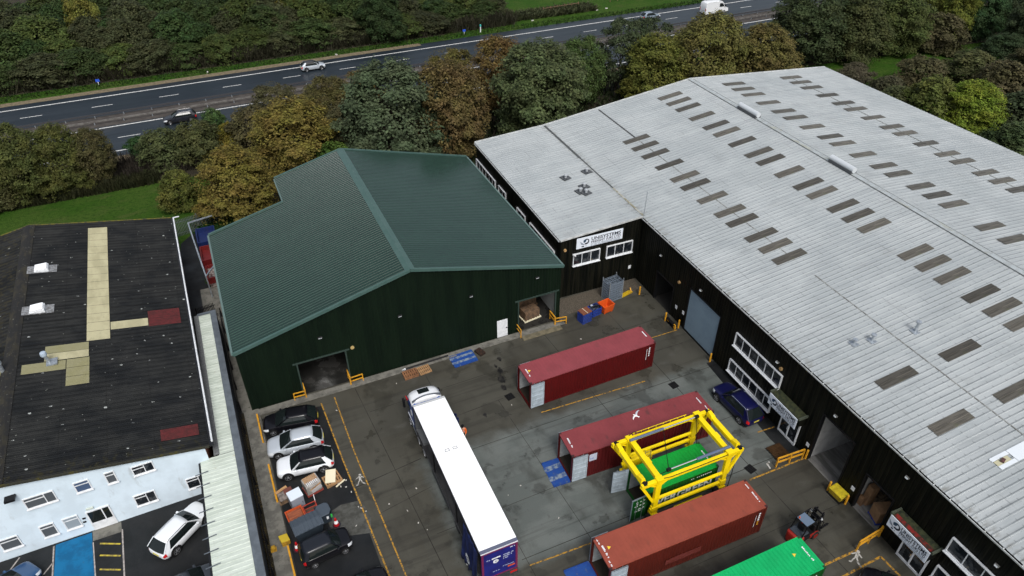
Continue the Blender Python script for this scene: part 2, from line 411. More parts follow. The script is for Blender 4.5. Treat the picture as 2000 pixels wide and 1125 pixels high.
# ---------------------------------------------------------------- ground, yard, road
def sheet(name, poly, z, m, kind='structure'):
    n = len(poly); mb = MB().add([(x, y, z) for x, y in poly], [tuple(range(n))]); return struct(mb.build(name, m), kind)
sheet('ground', [(-900, -120), (1100, -120), (1100, 1300), (-900, 1300)], -.03, MATS['grass'])
sheet('yard', [(-3.62, 3), (43.5, 3), (43.5, 49.6), (25.5, 49.6), (25.5, 47), (-2.9, 47), (-3.62, 46.4)], 0, MATS['yard_concrete'])
sheet('car_park', [(-40, 22), (-3.64, 22), (-3.64, 46.4), (-5.0, 78), (-6.6, 76), (-7.2, 70), (-6.6, 39.6), (-40, 39.6)], -.008, MATS['tarmac'])
sheet('parking_bay_tarmac', [(-2.35, 27), (3.0, 27), (2.55, 44.55), (-2.35, 45.15)], .004, MATS['tarmac'])
# concrete repair patch in the parking bay
pp = [(.55, 31.6), (3.0, 30.9), (3.35, 32.2), (3.05, 33.9), (1.6, 34.1), (.4, 33.7)]
sheet('concrete_patch', pp, .008, mat('patch_concrete', (.075, .076, .068), .7, col2=(.045, .045, .039), scale=1.6, col3=(.025, .024, .021), scale3=2.6, lo3=.6, hi3=.72))
sheet('alley_path', [(-5.4, 58), (-3.7, 46.45), (-2.95, 46.45), (-2.95, 66), (-5.4, 66)], .004, kerb_c)
sheet('path_behind', [(-5.6, 66), (-2.9, 66), (-2.9, 77.6), (-5.2, 77.6)], .0, MATS['tarmac'])
mbk = MB().box(-3.62, 24, 0, -2.42, 46.35, .12)
struct(mbk.build('kerb_walkway', kerb_c, bevel=.02))
struct(MB().box(-2.9, 45.55, 0, 26.2, 46.25, .10).build('kerb_apron', kerb_c, bevel=.02))
sheet('gutter_strip', [(-4.35, 24), (-3.62, 24), (-3.62, 46.4), (-4.35, 46.4)], .004, MATS['leaf_litter'])
sheet('gravel_strip', [(26.0, 46.75), (28.6, 46.7), (34.6, 47.0), (36.0, 47.6), (36.2, 49.2), (26.0, 49.2)], .02, gravel_m, 'stuff')
sheet('warehouse_apron', [(34.55, 24.2), (36.9, 24.2), (36.9, 35.4), (35.2, 35.4), (34.4, 26.0)], .004, MATS['tarmac'])
struct(MB().box(21.5, 44.95, 0, 25.6, 45.55, .11).build('door_apron', mat('pale_lip', (.15, .13, .085), .8, col2=(.10, .09, .06), scale=2), bevel=.02))
def strip(name, pts, wdt, z, m):
    mb = MB()
    for (a, b) in zip(pts, pts[1:]):
        a, b = Vector(a), Vector(b); d = (b - a).normalized(); n = Vector((-d.y, d.x)) * wdt / 2
        mb.quad((*(a - n), z), (*(b - n), z), (*(b + n), z), (*(a + n), z))
    return struct(mb.build(name, m))
joint_m = mat('joint_sealant', (.018, .017, .014), .9, col2=(.040, .038, .032), scale=.8, lo=.45, hi=.6)
for i, (a, b, wd) in enumerate([((5.55, 45.4), (6.9, 24), .07), ((8.1, 45.5), (9.0, 38), .0), ((3.0, 35.15), (8.3, 35.75), .09), ((4.0, 32.2), (8.2, 32.9), .05),
                  ((11.4, 38.7), (17.3, 39.05), .06), ((17.3, 39.05), (34.9, 38.6), .06), ((11.5, 34.95), (36, 34.9), .06), ((16.3, 39.0), (16.9, 24), .05),
                  ((6.0, 42.2), (36, 42.6), .05), ((23.6, 46.4), (24.6, 24), .06), ((11.8, 24.6), (34.0, 24.45), .07), ((7.2, 28.9), (34, 29.3), .05),
                  ((30.8, 46.5), (31.4, 8), .07), ((31.4, 19.2), (36, 19.0), .05), ((10, 19.5), (31.4, 19.3), .05), ((11.6, 46.2), (12.6, 3), .05)]):
    if wd: strip('slab_joint', [a, b], wd * .75, .004, joint_m)
for pts, wd in [([(2.5, 44.9), (2.72, 38.5), (3.25, 27.2), (3.5, 22)], .11), ([(3.68, 45.1), (3.75, 38.5), (4.25, 27.2), (4.5, 22)], .10),
                ([(19.0, 36.2), (28.9, 35.75)], .10), ([(32.0, 40.4), (35.5, 40.35)], .10), ([(30.3, 23.5), (35.5, 23.4)], .13),
                ([(12.1, 24.0), (17.3, 23.75)], .10), ([(30.0, 15.8), (33.2, 15.72)], .15), ([(28.5, 14.6), (34.2, 14.68), (34.3, 11)], .15), ([(33.95, 27.0), (35.6, 26.9)], .10)]:
    strip('yellow_line', pts, wd, .013, yline)
# car park markings in front of the white office
sheet('blue_bay', [(-17.2, 39.05), (-14.93, 39.1), (-14.55, 33), (-17.15, 33)], .0, bluebay)
sheet('grey_landing', [(-14.9, 39.3), (-13.05, 39.3), (-13.0, 38.3), (-14.85, 38.3)], .0, kerb_c)
pinkw = mat('worn_bay_line', (.36, .33, .31), .8, col2=(.22, .2, .19), scale=4)
for pts in ([(-17.32, 39.0), (-17.2, 33)], [(-14.85, 38.2), (-14.5, 33)], [(-12.98, 38.5), (-12.85, 33)], [(-19.4, 39.0), (-20.5, 37.2)], [(-17.3, 37.6), (-18.5, 36.0)]):
    strip('bay_line', pts, .10, .0, pinkw)
for y in (37.9, 36.9, 35.75, 34.6): strip('bay_hatch', [(-14.4, y), (-13.1, y - .62)], .12, .0, mat('bay_yellow', (.42, .33, .04), .7, col2=(.2, .16, .05), scale=4))
# dual carriageway, all in one direction (X), with verges and reserve
def road_y(x): return .014 * x
def band(name, y0, y1, z, m, x0=-500, x1=700, kind='structure'):
    xs = np.linspace(x0, x1, 25)
    return struct(MB().grid([[(x, y0 + road_y(x), z) for x in xs], [(x, y1 + road_y(x), z) for x in xs]]).build(name, m), kind)
dirt = mat('sandy_verge', (.17, .135, .085), .95, col2=(.11, .09, .055), scale=2)
concr = mat('central_reserve', (.050, .043, .038), .9, col2=(.07, .062, .055), scale=1.2)
band('road', 103.2, 130.6, -.012, MATS['road_asphalt'])
band('central_reservation', 114.8, 119.2, -.004, concr)
band('verge_strip', 129.6, 131.2, -.006, dirt, -300, 40)
band('near_verge_strip', 101.6, 103.3, -.008, dirt)
band('road_edge_line', 127.55, 127.85, -.002, wline); band('road_edge_line', 119.9, 120.15, -.002, wline)
band('road_edge_line', 114.1, 114.4, -.002, wline); band('road_edge_line', 104.9, 105.2, -.002, wline)
for yl in (123.6, 109.75):
    mb = MB()
    for k in range(-14, 40):
        x = -12.4 - 4.2 + k * 9.85 + (yl < 120) * 3.7
        mb.quad((x, yl - .09 + road_y(x), -.002), (x + 3.0, yl - .09 + road_y(x), -.002), (x + 3.0, yl + .09 + road_y(x), -.002), (x, yl + .09 + road_y(x), -.002))
    struct(mb.build('lane_line', wline))
sheet('woodland_floor', [(-300, 133.8), (46, 134.4), (52, 140), (70, 175), (80, 330), (-300, 330)], -.02, MATS['leaf_litter'])
sheet('tree_belt_floor', [(-45, 95.5), (-14, 94.5), (-2, 92), (-3, 78), (3, 70), (26, 71), (60, 73), (84, 75), (92, 92), (100, 101.5), (-45, 101.5)], -.02, MATS['leaf_litter'])
sheet('tree_belt_floor', [(84, 25), (130, 25), (150, 70), (108, 68), (98, 62), (90, 50)], -.02, MATS['leaf_litter'])
sheet('tree_belt_floor', [(97, 91), (170, 84), (260, 95), (260, 103), (97, 102.5)], -.02, MATS['leaf_litter'])
for y, nm in ((115.9, 'silver steel crash barrier along the central reservation, near rail'), (118.6, 'dark edged steel crash barrier beside the far carriageway')):
    t = thing('crash_barrier', nm, 'crash barrier', (0, y, 0))
    rb = MB(); xs = np.linspace(-120, 240, 60)
    prof = [(-.06, .42), (0, .48), (-.05, .56), (0, .64), (-.06, .70), (-.1, .70), (-.1, .42)]
    rb.grid([[(x, q[0] + road_y(x), q[1]) for q in prof] for x in xs], 0, True)
    rb.build('rail', mat('barrier_steel', (.24, .23, .215), .5, .5, col2=(.15, .14, .13), scale=2) if y < 117 else mat('dark_barrier_steel', (.05, .05, .055), .5), t)
    for k in range(50):
        x = -60 + k * 4.0; MB().box(x - .06, -.02 + road_y(x), -.01, x + .06, .10 + road_y(x), .6).build('post', galv, t)

# ---------------------------------------------------------------- buildings
def corr(mb, a, b, zb, zt, pitch=.25, depth=.03, mi=0):     # profiled wall sheet between plan points a and b; outward = right of a->b
    a, b = Vector(a), Vector(b); d = b - a; l = d.length; d.normalize(); n = Vector((d.y, -d.x))
    k = max(1, round(l / pitch)); p = l / k; ts = []
    for i in range(k):
        for f, o in ((0, 0), (.52, 0), (.64, 1), (.88, 1)): ts.append((i * p + f * p, o * depth))
    ts.append((l, 0))
    lo, up = [], []
    for t, o in ts:
        q = a + d * t + n * o
        lo.append((q.x, q.y, zb(t) if callable(zb) else zb)); up.append((q.x, q.y, zt(t) if callable(zt) else zt))
    mb.grid([lo, up], mi)
def roof_sheet(mb, p00, p10, p11, p01, pitch, depth, mi=0, wr=.18):      # ribs run p0x->p1x (eave to ridge); repeats along p00->p01
    p00, p10, p11, p01 = map(Vector, (p00, p10, p11, p01)); k = round((p01 - p00).length / pitch)
    nrm = (p10 - p00).cross(p01 - p00).normalized()
    if nrm.z < 0: nrm = -nrm
    ra, rb = [], []
    for i in range(k + 1):
        for f, o in ((0, 0), (1 - 2 * wr, 0), (1 - 1.6 * wr, 1), (1 - .4 * wr, 1)):
            t = (i + f) / k
            if t > 1: break
            ra.append(p00.lerp(p01, t) + nrm * o * depth); rb.append(p10.lerp(p11, t) + nrm * o * depth)
    mb.grid([ra, rb], mi)

# --- green warehouse
G = thing('green_warehouse', 'dark green steel warehouse with shallow green pitched roof and white personnel door', 'warehouse', (0, 46.4, 0))
GX0, GX1, GR, GE, GRZ = -2.9, 25.95, 11.75, 6.42, 10.2
def gz(x): return GE + (GRZ - GE) * ((x - GX0) / (GR - GX0) if x < GR else (GX1 - x) / (GX1 - GR))
fw = MB()
for a, b, zb in ((GX0, 1.35, 0), (1.35, 5.5, 3.62), (5.5, 19.42, 0), (19.42, 20.48, 2.04), (20.48, 21.55, 0), (21.55, 25.5, 3.62), (25.5, GX1, 0)):
    cut = [a] + ([GR] if a < GR < b else []) + [b]
    for u, v in zip(cut, cut[1:]): corr(fw, (u, 0), (v, 0), zb, lambda t, u=u: gz(u + t), .30, .028)
corr(fw, (GX0, 18.8), (GX0, 0), 0, GE, .30, .028); corr(fw, (4.55, 24.1), (4.55, 18.8), 0, gz(4.55), .30, .028)
corr(fw, (GX1, 0), (GX1, 24.1), 0, GE, .30, .028)
fw.quad((GX0, 18.8, 0), (4.55, 18.8, 0), (4.55, 18.8, gz(4.55)), (GX0, 18.8, GE))
fw.add([(4.55, 24.1, 0), (GX1, 24.1, 0), (GX1, 24.1, GE), (GR, 24.1, GRZ), (4.55, 24.1, gz(4.55))], [(0, 1, 2, 3, 4)])
fw.build('wall', green_clad, G)
for (n_, pts) in (('l', ((GX0 - .12, 0), (GX0 - .12, 18.85), (4.5, 18.85), (4.5, 24.25))), ('r', None)):
    rb = MB()
    if n_ == 'l':
        roof_sheet(rb, (GX0 - .12, -.1, gz(GX0) - .04 + .05), (4.5, -.1, gz(4.5) + .05), (4.5, 18.85, gz(4.5) + .05), (GX0 - .12, 18.85, gz(GX0) + .01), .333, .035)
        roof_sheet(rb, (4.5, -.1, gz(4.5) + .05), (GR, -.1, GRZ + .05), (GR, 24.2, GRZ + .05), (4.5, 24.2, gz(4.5) + .05), .333, .035)
    else:
        roof_sheet(rb, (GX1 + .12, -.1, GE), (GR, -.1, GRZ + .05), (GR, 24.2, GRZ + .05), (GX1 + .12, 24.2, GE), .333, .035)
    rb.build('roof', green_roof, G)
fl = MB()
for sg in (-1, 1):
    fl.add([(GR, -.2, GRZ + .14), (GR, 24.3, GRZ + .14), (GR + sg * .42, 24.3, GRZ + .02), (GR + sg * .42, -.2, GRZ + .02)], [(0, 1, 2, 3)])
fl.build('ridge_flashing', green_trim, G)
bt = MB()
for u, v, y in ((GX0 - .14, GR, -.14), (GX1 + .14, GR, -.14), (GX0 - .14, 4.5, 18.9), (4.5, GR, 24.3), (GX1 + .14, GR, 24.3)):
    bt.bar((u, y, gz(min(max(u, GX0), GX1)) + .02), (v, y, gz(v) + .02), .22, .26)
bt.split('barge_flashing', green_trim, G)
gt = MB(); gt.bar((GX0 - .2, -.1, GE - .02), (GX0 - .2, 18.85, GE - .02), .16, .13); gt.bar((GX1 + .18, -.1, GE - .02), (GX1 + .18, 24.2, GE - .02), .16, .13)
gt.bar((4.45, 18.9, gz(4.5) - .05), (4.45, 24.2, gz(4.5) - .05), .14, .14)
gt.split('gutter', mat('grey_green_gutter', (.10, .15, .14), .4), G)
dr = MB().box(19.42, -.02, .02, 20.48, .04, 2.04).build('door', white, G, bevel=.01)
MB().box(20.3, -.09, 1.0, 20.42, -.02, 1.06).build('handle', black, dr)
fr = MB()
for a, b, h in ((1.35, 5.5, 3.62), (21.55, 25.5, 3.62)):
    fr.box(a - .02, -.06, 0, a + .1, .12, h); fr.box(b - .1, -.06, 0, b + .02, .12, h); fr.box(a - .3, -.05, h - .02, b + .3, .12, h + .14)
fr.split('door_frame', mat('green_grey_frame', (.028, .045, .038), .5), G)
slabm = mat('wet_floor_slab', (.014, .014, .013), .14, col2=(.026, .025, .023), scale=.5, rough2=.35, bump=.15, bscale=3)
MB().box(GX0 + .1, .1, -.02, GX1 - .1, 18.7, .012).build('floor_slab', slabm, G)
iw = MB(); corr(iw, (GX1 - .12, 14), (GX1 - .12, .1), .1, GE - .3, .25, .02); iw.box(20.6, .3, .1, 20.75, 14, 5)
iw.build('inner_lining', mat('inner_lining_grey', (.30, .31, .30), .6), G)
# security lights, lamp and switch plates on the gable
for x, z in ((3.65, 5.8), (10.43, 5.8), (16.94, 5.85), (23.41, 5.9)):
    q = MB().cbox((0, -.12, 0), (.34, .12, .20), rx=.5).build('floodlight', black, G, loc=(x, -.02, z))
    MB().cbox((0, -.17, -.03), (.28, .03, .12), rx=.5).build('lens', headlamp, q)
MB().tube((6.08, -.10, 3.78), (6.08, .02, 3.78), .16, 16).build('round_lamp', mat('amber_lamp', (.42, .31, .13), .4), G)
# lamp burning inside the open door; its glint shows in the wet floor
lamp = MB().lathe([(0, .0), (.16, -.02), (.22, -.14), (.24, -.16), (0, -.16)], 16).build('ceiling_lamp', mat('lit_lamp', (1, .98, .94), .5, emit=60), G, loc=(3.75, 6.6, 6.0))

# --- big black clad, grey roofed warehouse, turned 1.6 degrees to the yard
B = thing('grey_roofed_warehouse', 'huge black clad warehouse under a pale grey sheet roof dotted with brown rooflights', 'warehouse', (36.4, 49.2, 0), R(-1.6))
def bz(x): return 7.6 + x * .068 if x < 0 else (7.6 + x * .1345 if x < 20.8 else 10.4 - (x - 20.8) * .070)
BY0, BY1, WX, FX = -75., 23.1, -8.95, 43.5
wl = MB()
ops = [(-3.7, -6.5, 0, 3.25), (-9.0, -13.45, 0, 4.82), (-26.0, -28.95, 0, 5.0), (-30.7, -33.0, 0, 3.6)]
y = 0.
for a, b, z0, z1 in ops:
    corr(wl, (0, y), (0, a), 0, 7.45, .32, .03); corr(wl, (0, a), (0, b), z1, 7.45, .32, .03); y = b
corr(wl, (0, y), (0, BY0), 0, 7.45, .32, .03)
wl.v = [(-v[0], v[1], v[2]) for v in wl.v]
corr(wl, (WX, 0), (0, 0), 0, lambda t: bz(WX + t) - .1, .32, .03)
corr(wl, (WX, BY1), (WX, 0), 0, bz(WX) - .1, .32, .03)
wl.add([(WX, BY1, 0), (0, BY1, 0), (20.8, BY1, 0), (FX, BY1, 0), (FX, BY1, bz(FX) - .1), (20.8, BY1, 10.3), (0, BY1, 7.5), (WX, BY1, bz(WX) - .1)], [(0, 1, 6, 7), (1, 2, 5, 6), (2, 3, 4, 5)])
wl.quad((FX, BY0, 0), (FX, BY1, 0), (FX, BY1, bz(FX) - .1), (FX, BY0, bz(FX) - .1))
wl.build('wall', black_clad, B)
for xa, xb, y0, y1 in ((WX - .15, -.02, -.12, BY1 + .15), (-.18, 20.8, BY0, BY1 + .15), (FX + .2, 20.8, BY0, BY1 + .15)):
    rb = MB()
    roof_sheet(rb, (xa, y0, bz(max(xa, WX)) if xa < -5 else bz(max(xa, 0) if xa < 5 else xa) ), (xb, y0, bz(xb if xb > 0 else -.02)), (xb, y1, bz(xb if xb > 0 else -.02)), (xa, y1, bz(max(xa, WX)) if xa < -5 else bz(max(xa, 0) if xa < 5 else xa)), .4591, .028, wr=.10)
    rb.build('roof', MATS['grey_roof_sheet'], B)
eg = mat('roof_edge_white', (.50, .52, .52), .5, col2=(.36, .37, .36), scale=2)
ed = MB(); ed.bar((WX - .12, -.16, bz(WX) + .0), (0, -.16, 7.6), .08, .18); ed.bar((WX - .12, BY1 + .18, bz(WX)), (0, BY1 + .18, 7.6), .1, .2)
ed.bar((0, BY1 + .18, 7.6), (20.8, BY1 + .18, 10.42), .1, .2); ed.bar((20.8, BY1 + .18, 10.42), (FX, BY1 + .18, bz(FX)), .1, .2)
ed.split('verge_trim', eg, B)
gu = MB(); gu.bar((-.28, -.2, 7.5), (-.28, BY0, 7.5), .05, .10); gu.bar((-.16, -.2, 7.44), (-.16, BY0, 7.44), .2, .02, 1)
gu.bar((WX - .24, -.1, bz(WX) - .08), (WX - .24, BY1, bz(WX) - .08), .06, .10)
for k in range(40): gu.box(-.3, -1.2 - k * 1.2 - .03, 7.53, -.05, -1.2 - k * 1.2 + .03, 7.58)
gu.build('gutter', [eg, black], B)
rc = MB()
for sg in (-1, 1): rc.add([(20.8, BY0, 10.49), (20.8, BY1 + .1, 10.49), (20.8 + sg * .30, BY1 + .1, 10.43), (20.8 + sg * .30, BY0, 10.43)], [(0, 1, 2, 3)])
rc.build('ridge_cap', mat('ridge_cap_grey', (.35, .385, .395), .5, col2=(.28, .30, .30), scale=2, col3=(.30, .30, .22), scale3=1.2, stretch3=(1, .3, 1)), B)
rl = MB(); rl.bar((20.46, BY0, 10.40), (20.46, BY1, 10.40), .035, .03); rl.bar((21.14, BY0, 10.42), (21.14, BY1, 10.42), .035, .03); rl.split('ridge_shadow_line', mat('ridge_shadow_gap', (.07, .075, .075), .8, col2=(.2, .21, .21), scale=1.5), B)  # thin dark bars painted as the shadow beside the ridge cap
jt = MB(); 
for a, b, w_ in ((23.0, 13.5, .26), (13.5, 6.0, .14), (6.0, -.1, .18)): jt.bar((-.0, a, bz(0) + .04), (-.0, b, bz(0) + .04), w_, .05, 0 if b > 0 else 1)
jt.split('roof_joint', [mat('dark_flashing', (.07, .075, .075), .6), mat('mossy_flashing', (.22, .20, .13), .9, col2=(.36, .36, .33), scale=2)], B)
j2 = MB()
for a, b in ((22.8, 13.6), (13.5, -13.), (-15.5, -40)): j2.bar((7.3, a, bz(7.3) + .03), (7.3, b, bz(7.3) + .03), .09 if a < 20 else .2, .04, 0 if a < 20 else 1)
j2.bar((35.1, 21, bz(35.1) + .03), (35.1, -22, bz(35.1) + .03), .07, .04)
j2.split('lap_flashing', [mat('lap_brown', (.13, .13, .12), .7, col2=(.27, .28, .27), scale=1.4), mat('lap_dark', (.055, .058, .058), .7)], B)
YB = [20.63, 18.7, 16.69, 13.85, 11.08, 9.05, 6.25, 3.4, 1.5, -1.41, -4.2, -6.1, -8.9, -10.8, -12.72, -17.35, -19.16, -21.07, -23.71, -25.59, -27.4]
YA = [13.53, 11.63, 9.48, 6.65, 3.74, 1.83, -1.08, -3.94, -5.8, -8.58, -10.54, -12.41]
pos = [(16.15, y) for y in YB] + [(7.2, y) for y in YA] + [(10.0, -27.36), (10.0, -31.82), (4.35, -27.2), (4.35, -31.8)]
pos += [(25.5, y - .35) for y in YB[:15]] + [(25.1, -17.2), (25.1, -19.5), (25.1, -23.5)] + [(35.2, y) for y in YB[:15]] + [(35.2, -17.), (35.2, -19.)]
rlm = None
for x, y in pos:
    if rlm is None:
        mb = MB(); xs = (-1.6, 1.6)
        prof = [(-.46, 0), (-.44, .03), (-.05, .03), (-.03, .065), (.03, .065), (.05, .03), (.44, .03), (.46, 0)]
        mb.grid([[(q, a, z) for a, z in prof] for q in xs]); rlm = mb.build('rooflight', skyl, B); o = rlm
    else:
        o = rlm.copy(); C.objects.link(o)
    sl_ = .1345 if x < 20.8 else -.070
    o.location = (x, y, bz(x) + .035); o.rotation_euler.y = -math.atan(sl_)
ventm = mat('vent_grey', (.045, .050, .055), .6, col2=(.085, .09, .095), scale=5)
for (x, y) in ((-3.4, 10.3), (-.8, 10.4), (-3.3, 7.0), (-2.5, 7.7), (-2.9, 6.5)):
    q = MB().cbox((0, 0, .05), (.95, .95, .08), rz=.2).build('vent_flashing', ventm, B, loc=(x, y, bz(x) + .02))
    MB().lathe([(.14, 0), (.14, .30), (.21, .36), (.19, .45), (0, .50)], 12).build('vent_cowl', mat('vent_white', (.34, .36, .38), .4), q, smooth=True)
for y0, y1 in ((13.0, 9.6), (-2.0, -5.2)):
    q = MB().tube((20.8, y1, 10.80), (20.8, y0, 10.80), .30, 20).build('ridge_ventilator', mat('bright_galvanised', (.58, .61, .63), .28, .2), B, smooth=True)
    MB().box(20.42, y1 + .05, 10.40, 21.18, y0 - .05, 10.70).build('ventilator_base', mat('ventilator_dark', (.08, .085, .09), .6), q)
for x, y, h in ((8.9, -24.4, .9), (5.6, -23.6, .55), (4.3, -23.2, .35)):
    q = MB().tube((0, 0, 0), (.1, .05, h), .10, 10).build('flue_pipe', galv, B, loc=(x, y, bz(x)))
    MB().lathe([(.2, h), (.2, h + .12), (0, h + .16)], 10).build('flue_cap', galv, q); MB().cbox((0, 0, .03), (.6, .6, .05)).build('flue_flashing', galv, q)
def slope_sheet(name, x0, x1, y0, y1, m): return MB().add([(x0, y0, bz(x0) + .07), (x1, y0, bz(x1) + .07), (x1, y1, bz(x1) + .07), (x0, y1, bz(x0) + .07)], [(0, 1, 2, 3)]).build(name, m, B, thick=.02)
slope_sheet('roof_repair_sheet', 5.36, 8.4, -35.9, -34.98, sboard_ := mat('repair_white', (.60, .64, .67), .45))
slope_sheet('new_roof_strip', 3.95, 5.33, -35.25, -34.98, sboard_); slope_sheet('new_roof_strip', 3.98, 5.33, -35.9, -35.63, sboard_)
slope_sheet('cream_roof_strip', 4.0, 5.1, -35.62, -35.27, mat('dull_cream', (.42, .40, .27), .7))
MB().cbox((4.55, -35.45, bz(4.55) + .12), (.35, .22, .12), rz=.4).build('debris', mat('red_debris', (.12, .05, .05), .8, col2=(.05, .04, .03), scale=9), B)
MB().path([(-.1, -.25, 7.5), (.0, -.25, 10.4)], .035).build('aerial_mast', galv, B)
# windows: white frames standing proud of the black cladding
def window(parent, p, ax, w_, h, n, proud=.16, fr=.07, glassm=wglass, frm=white, sill=.12):
    """p = lower left corner seen from outside; ax = plan direction along the window; outward is to the right of ax"""
    ax = Vector(ax).normalized(); out = Vector((ax.y, -ax.x)); mb = MB()
    def P(u, o, z): return (p[0] + ax.x * u + out.x * o, p[1] + ax.y * u + out.y * o, p[2] + z)
    def bx(u0, u1, z0, z1, o0, o1, tgt):
        tgt.add([P(u0, o0, z0), P(u1, o0, z0), P(u1, o1, z0), P(u0, o1, z0), P(u0, o0, z1), P(u1, o0, z1), P(u1, o1, z1), P(u0, o1, z1)],
                [(0, 1, 2, 3), (7, 6, 5, 4), (4, 5, 1, 0), (5, 6, 2, 1), (6, 7, 3, 2), (7, 4, 0, 3)])
    bx(0, w_, 0, fr, 0, proud, mb); bx(0, w_, h - fr, h, 0, proud, mb); bx(0, fr, fr, h - fr, 0, proud, mb); bx(w_ - fr, w_, fr, h - fr, 0, proud, mb)
    step = n if isinstance(n, (list, tuple)) else [w_ * i / n for i in range(1, n)]
    for u in step: bx(u - fr * .4, u + fr * .4, fr, h - fr, .02, max(proud * .55, .062), mb)
    f = mb.build('window', frm, parent)
    g_ = MB(); bx(fr * .9, w_ - fr * .9, fr * .9, h - fr * .9, .0, .045, g_); g_.build('pane', glassm, f)
    if sill:
        s_ = MB(); bx(-.04, w_ + .04, -.05, -.002, .0, proud + sill, s_); s_.build('sill', frm, f)
    return f
window(B, (WX + 1.35, -.032, 3.68), (1, 0), 2.97, 1.36, 3)
window(B, (WX + 5.06, -.032, 3.68), (1, 0), 2.97, 1.36, 3)
window(B, (-.032, -15.8, 3.62), (0, -1), 5.75, 1.36, 6)
window(B, (-.032, -15.8, .72), (0, -1), 5.5, 1.30, 6)
window(B, (-.032, -37.15, 3.85), (0, -1), 4.6, 1.36, 4)
window(B, (-.032, -37.25, 1.05), (0, -1), 4.6, 1.30, 4)
for y0, l, n in ((22.9, 6.2, 6), (15.7, 2.1, 2), (10.4, 2.2, 2), (7.0, 5.9, 6)):
    window(B, (WX - .032, y0, 3.75), (0, -1), l, 1.3, n)
# roller shutter with slats, recess, jambs
sh = MB(); prof = []
for k in range(40): prof += [(0.03, .12 * k), (.055, .12 * k + .03), (.03, .12 * k + .06), (.03, .12 * k + .119)]
sh.grid([[(.06 - o, -9.0, z) for o, z in prof], [(.06 - o, -13.45, z) for o, z in prof]]); rs = sh.build('roller_door', mat('shutter_blue_grey', (.155, .215, .26), .5, col2=(.14, .195, .24), scale=.8), B)
MB().box(-.06, -13.47, 0, .02, -8.98, .16).build('bottom_rail', black, rs)
fr = MB()
for a, b, z0, z1 in ops:
    fr.box(-.07, a - .0, 0, .25, a + .10, z1); fr.box(-.07, b - .10, 0, .25, b, z1); fr.box(-.07, b - .1, z1, .25, a + .1, z1 + .12)
fr.split('door_frame', black, B)
# rooms behind the open doorways
inw = mat('inner_wall_white', (.42, .42, .41), .8, col2=(.33, .33, .32), scale=1)
inf = mat('inner_floor', (.20, .195, .185), .55, col2=(.10, .098, .09), scale=.8, stretch=(2.5, .4, 1))
rm = MB(); rm.box(.3, -25.9, 0, 9, -25.7, 5.6); rm.box(9, -33.5, 0, 9.2, -25.7, 5.6); rm.box(.3, -33.6, 0, 9.2, -33.4, 5.6); rm.box(.3, -30.4, 0, 2.2, -29.3, 5.6)
rm.build('inner_wall', inw, B)
MB().box(.0, -33.4, -.02, 9, -25.9, .012).build('floor_slab', inf, B)
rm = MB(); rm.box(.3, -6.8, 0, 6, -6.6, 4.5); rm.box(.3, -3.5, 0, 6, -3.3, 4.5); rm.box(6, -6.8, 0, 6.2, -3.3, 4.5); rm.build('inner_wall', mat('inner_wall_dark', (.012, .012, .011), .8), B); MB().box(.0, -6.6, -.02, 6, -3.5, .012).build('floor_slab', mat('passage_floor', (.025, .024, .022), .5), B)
# porches (signs are things of their own)
pr_top = mat('mossy_felt', (.020, .026, .014), .9, col2=(.045, .05, .022), scale=4, col3=(.012, .012, .012), scale3=3)
for y0, red in ((-21.55, 0), (-33.75, 1)):
    pb = MB().box(-.82, y0 - 3.14, 2.55, -.03, y0 + .02, 3.44).build('porch', black_clad, B)
    tp = MB().add([(-.80, y0 - 3.1, 3.47), (-.03, y0 - 3.1, 3.62), (-.03, y0, 3.62), (-.80, y0, 3.47)], [(0, 1, 2, 3)])
    tp.build('porch_roof', pr_top, pb, thick=.02)
    if red: MB().add([(-.78, y0 - 3.05, 3.50), (-.50, y0 - 3.05, 3.555), (-.50, y0 - .1, 3.555), (-.78, y0 - .1, 3.50)], [(0, 1, 2, 3)]).build('red_strip', mat('red_felt', (.20, .015, .012), .7, col2=(.03, .02, .015), scale=3), pb)
    for e in (y0 + .04, y0 - 3.2): MB().box(-.88, e - .06, 3.46, .1, e + .06, 3.68).build('porch_end_trim', mat('weathered_trim', (.06, .07, .05), .9), pb)
    df = MB(); a, b = y0 - 1.05, y0 - 2.95
    df.box(-.14, a - .08, .02, -.03, a + .02, 2.5); df.box(-.14, b - .02, .02, -.03, b + .08, 2.5); df.box(-.14, (a + b) / 2 - .05, .02, -.03, (a + b) / 2 + .05, 2.5); df.box(-.13, b, .02, -.03, a, .22)
    d_ = df.build('porch_door', white, B); MB().box(-.08, b + .05, .2, -.035, a - .05, 2.5).build('pane', wglass, d_); MB().box(-.22, (a + b) / 2 + .07, .9, -.14, (a + b) / 2 + .1, 1.3).build('handle', chrome, d_)
for y, z, x in ((-4.03, 5.44, 0), (-10.5, 5.74, 0), (-20.73, 5.82, 0), (-26.97, 5.92, 0), (-33.2, 6.34, 0), (-39.8, 6.1, 0)):
    q = MB().cbox((-.14, 0, 0), (.14, .26, .14), ry=.5).build('security_light', mat('light_housing', (.20, .20, .19), .5), B, loc=(-.03, y, z)); MB().cbox((-.22, 0, -.02), (.02, .2, .09), ry=.5).build('lens', headlamp, q)
amb = mat('amber_lamp2', (.40, .25, .11), .5)
for y, z in ((-7.26, 4.4), (-21.16, 5.43)): MB().tube((-.16, y, z), (-.02, y, z), .15, 14).build('round_lamp', amb, B)
MB().tube((WX + .45, -.16, 5.75), (WX + .45, -.02, 5.75), .15, 14).build('round_lamp', amb, B)
cam_ = MB().cbox((0, -.3, 0), (.12, .34, .12), rz=.5).build('security_camera', white, B, loc=(WX + 1.35, -.05, 5.1)); MB().bar((0, 0, 0), (0, -.2, 0), .03, .03).build('bracket', white, cam_)
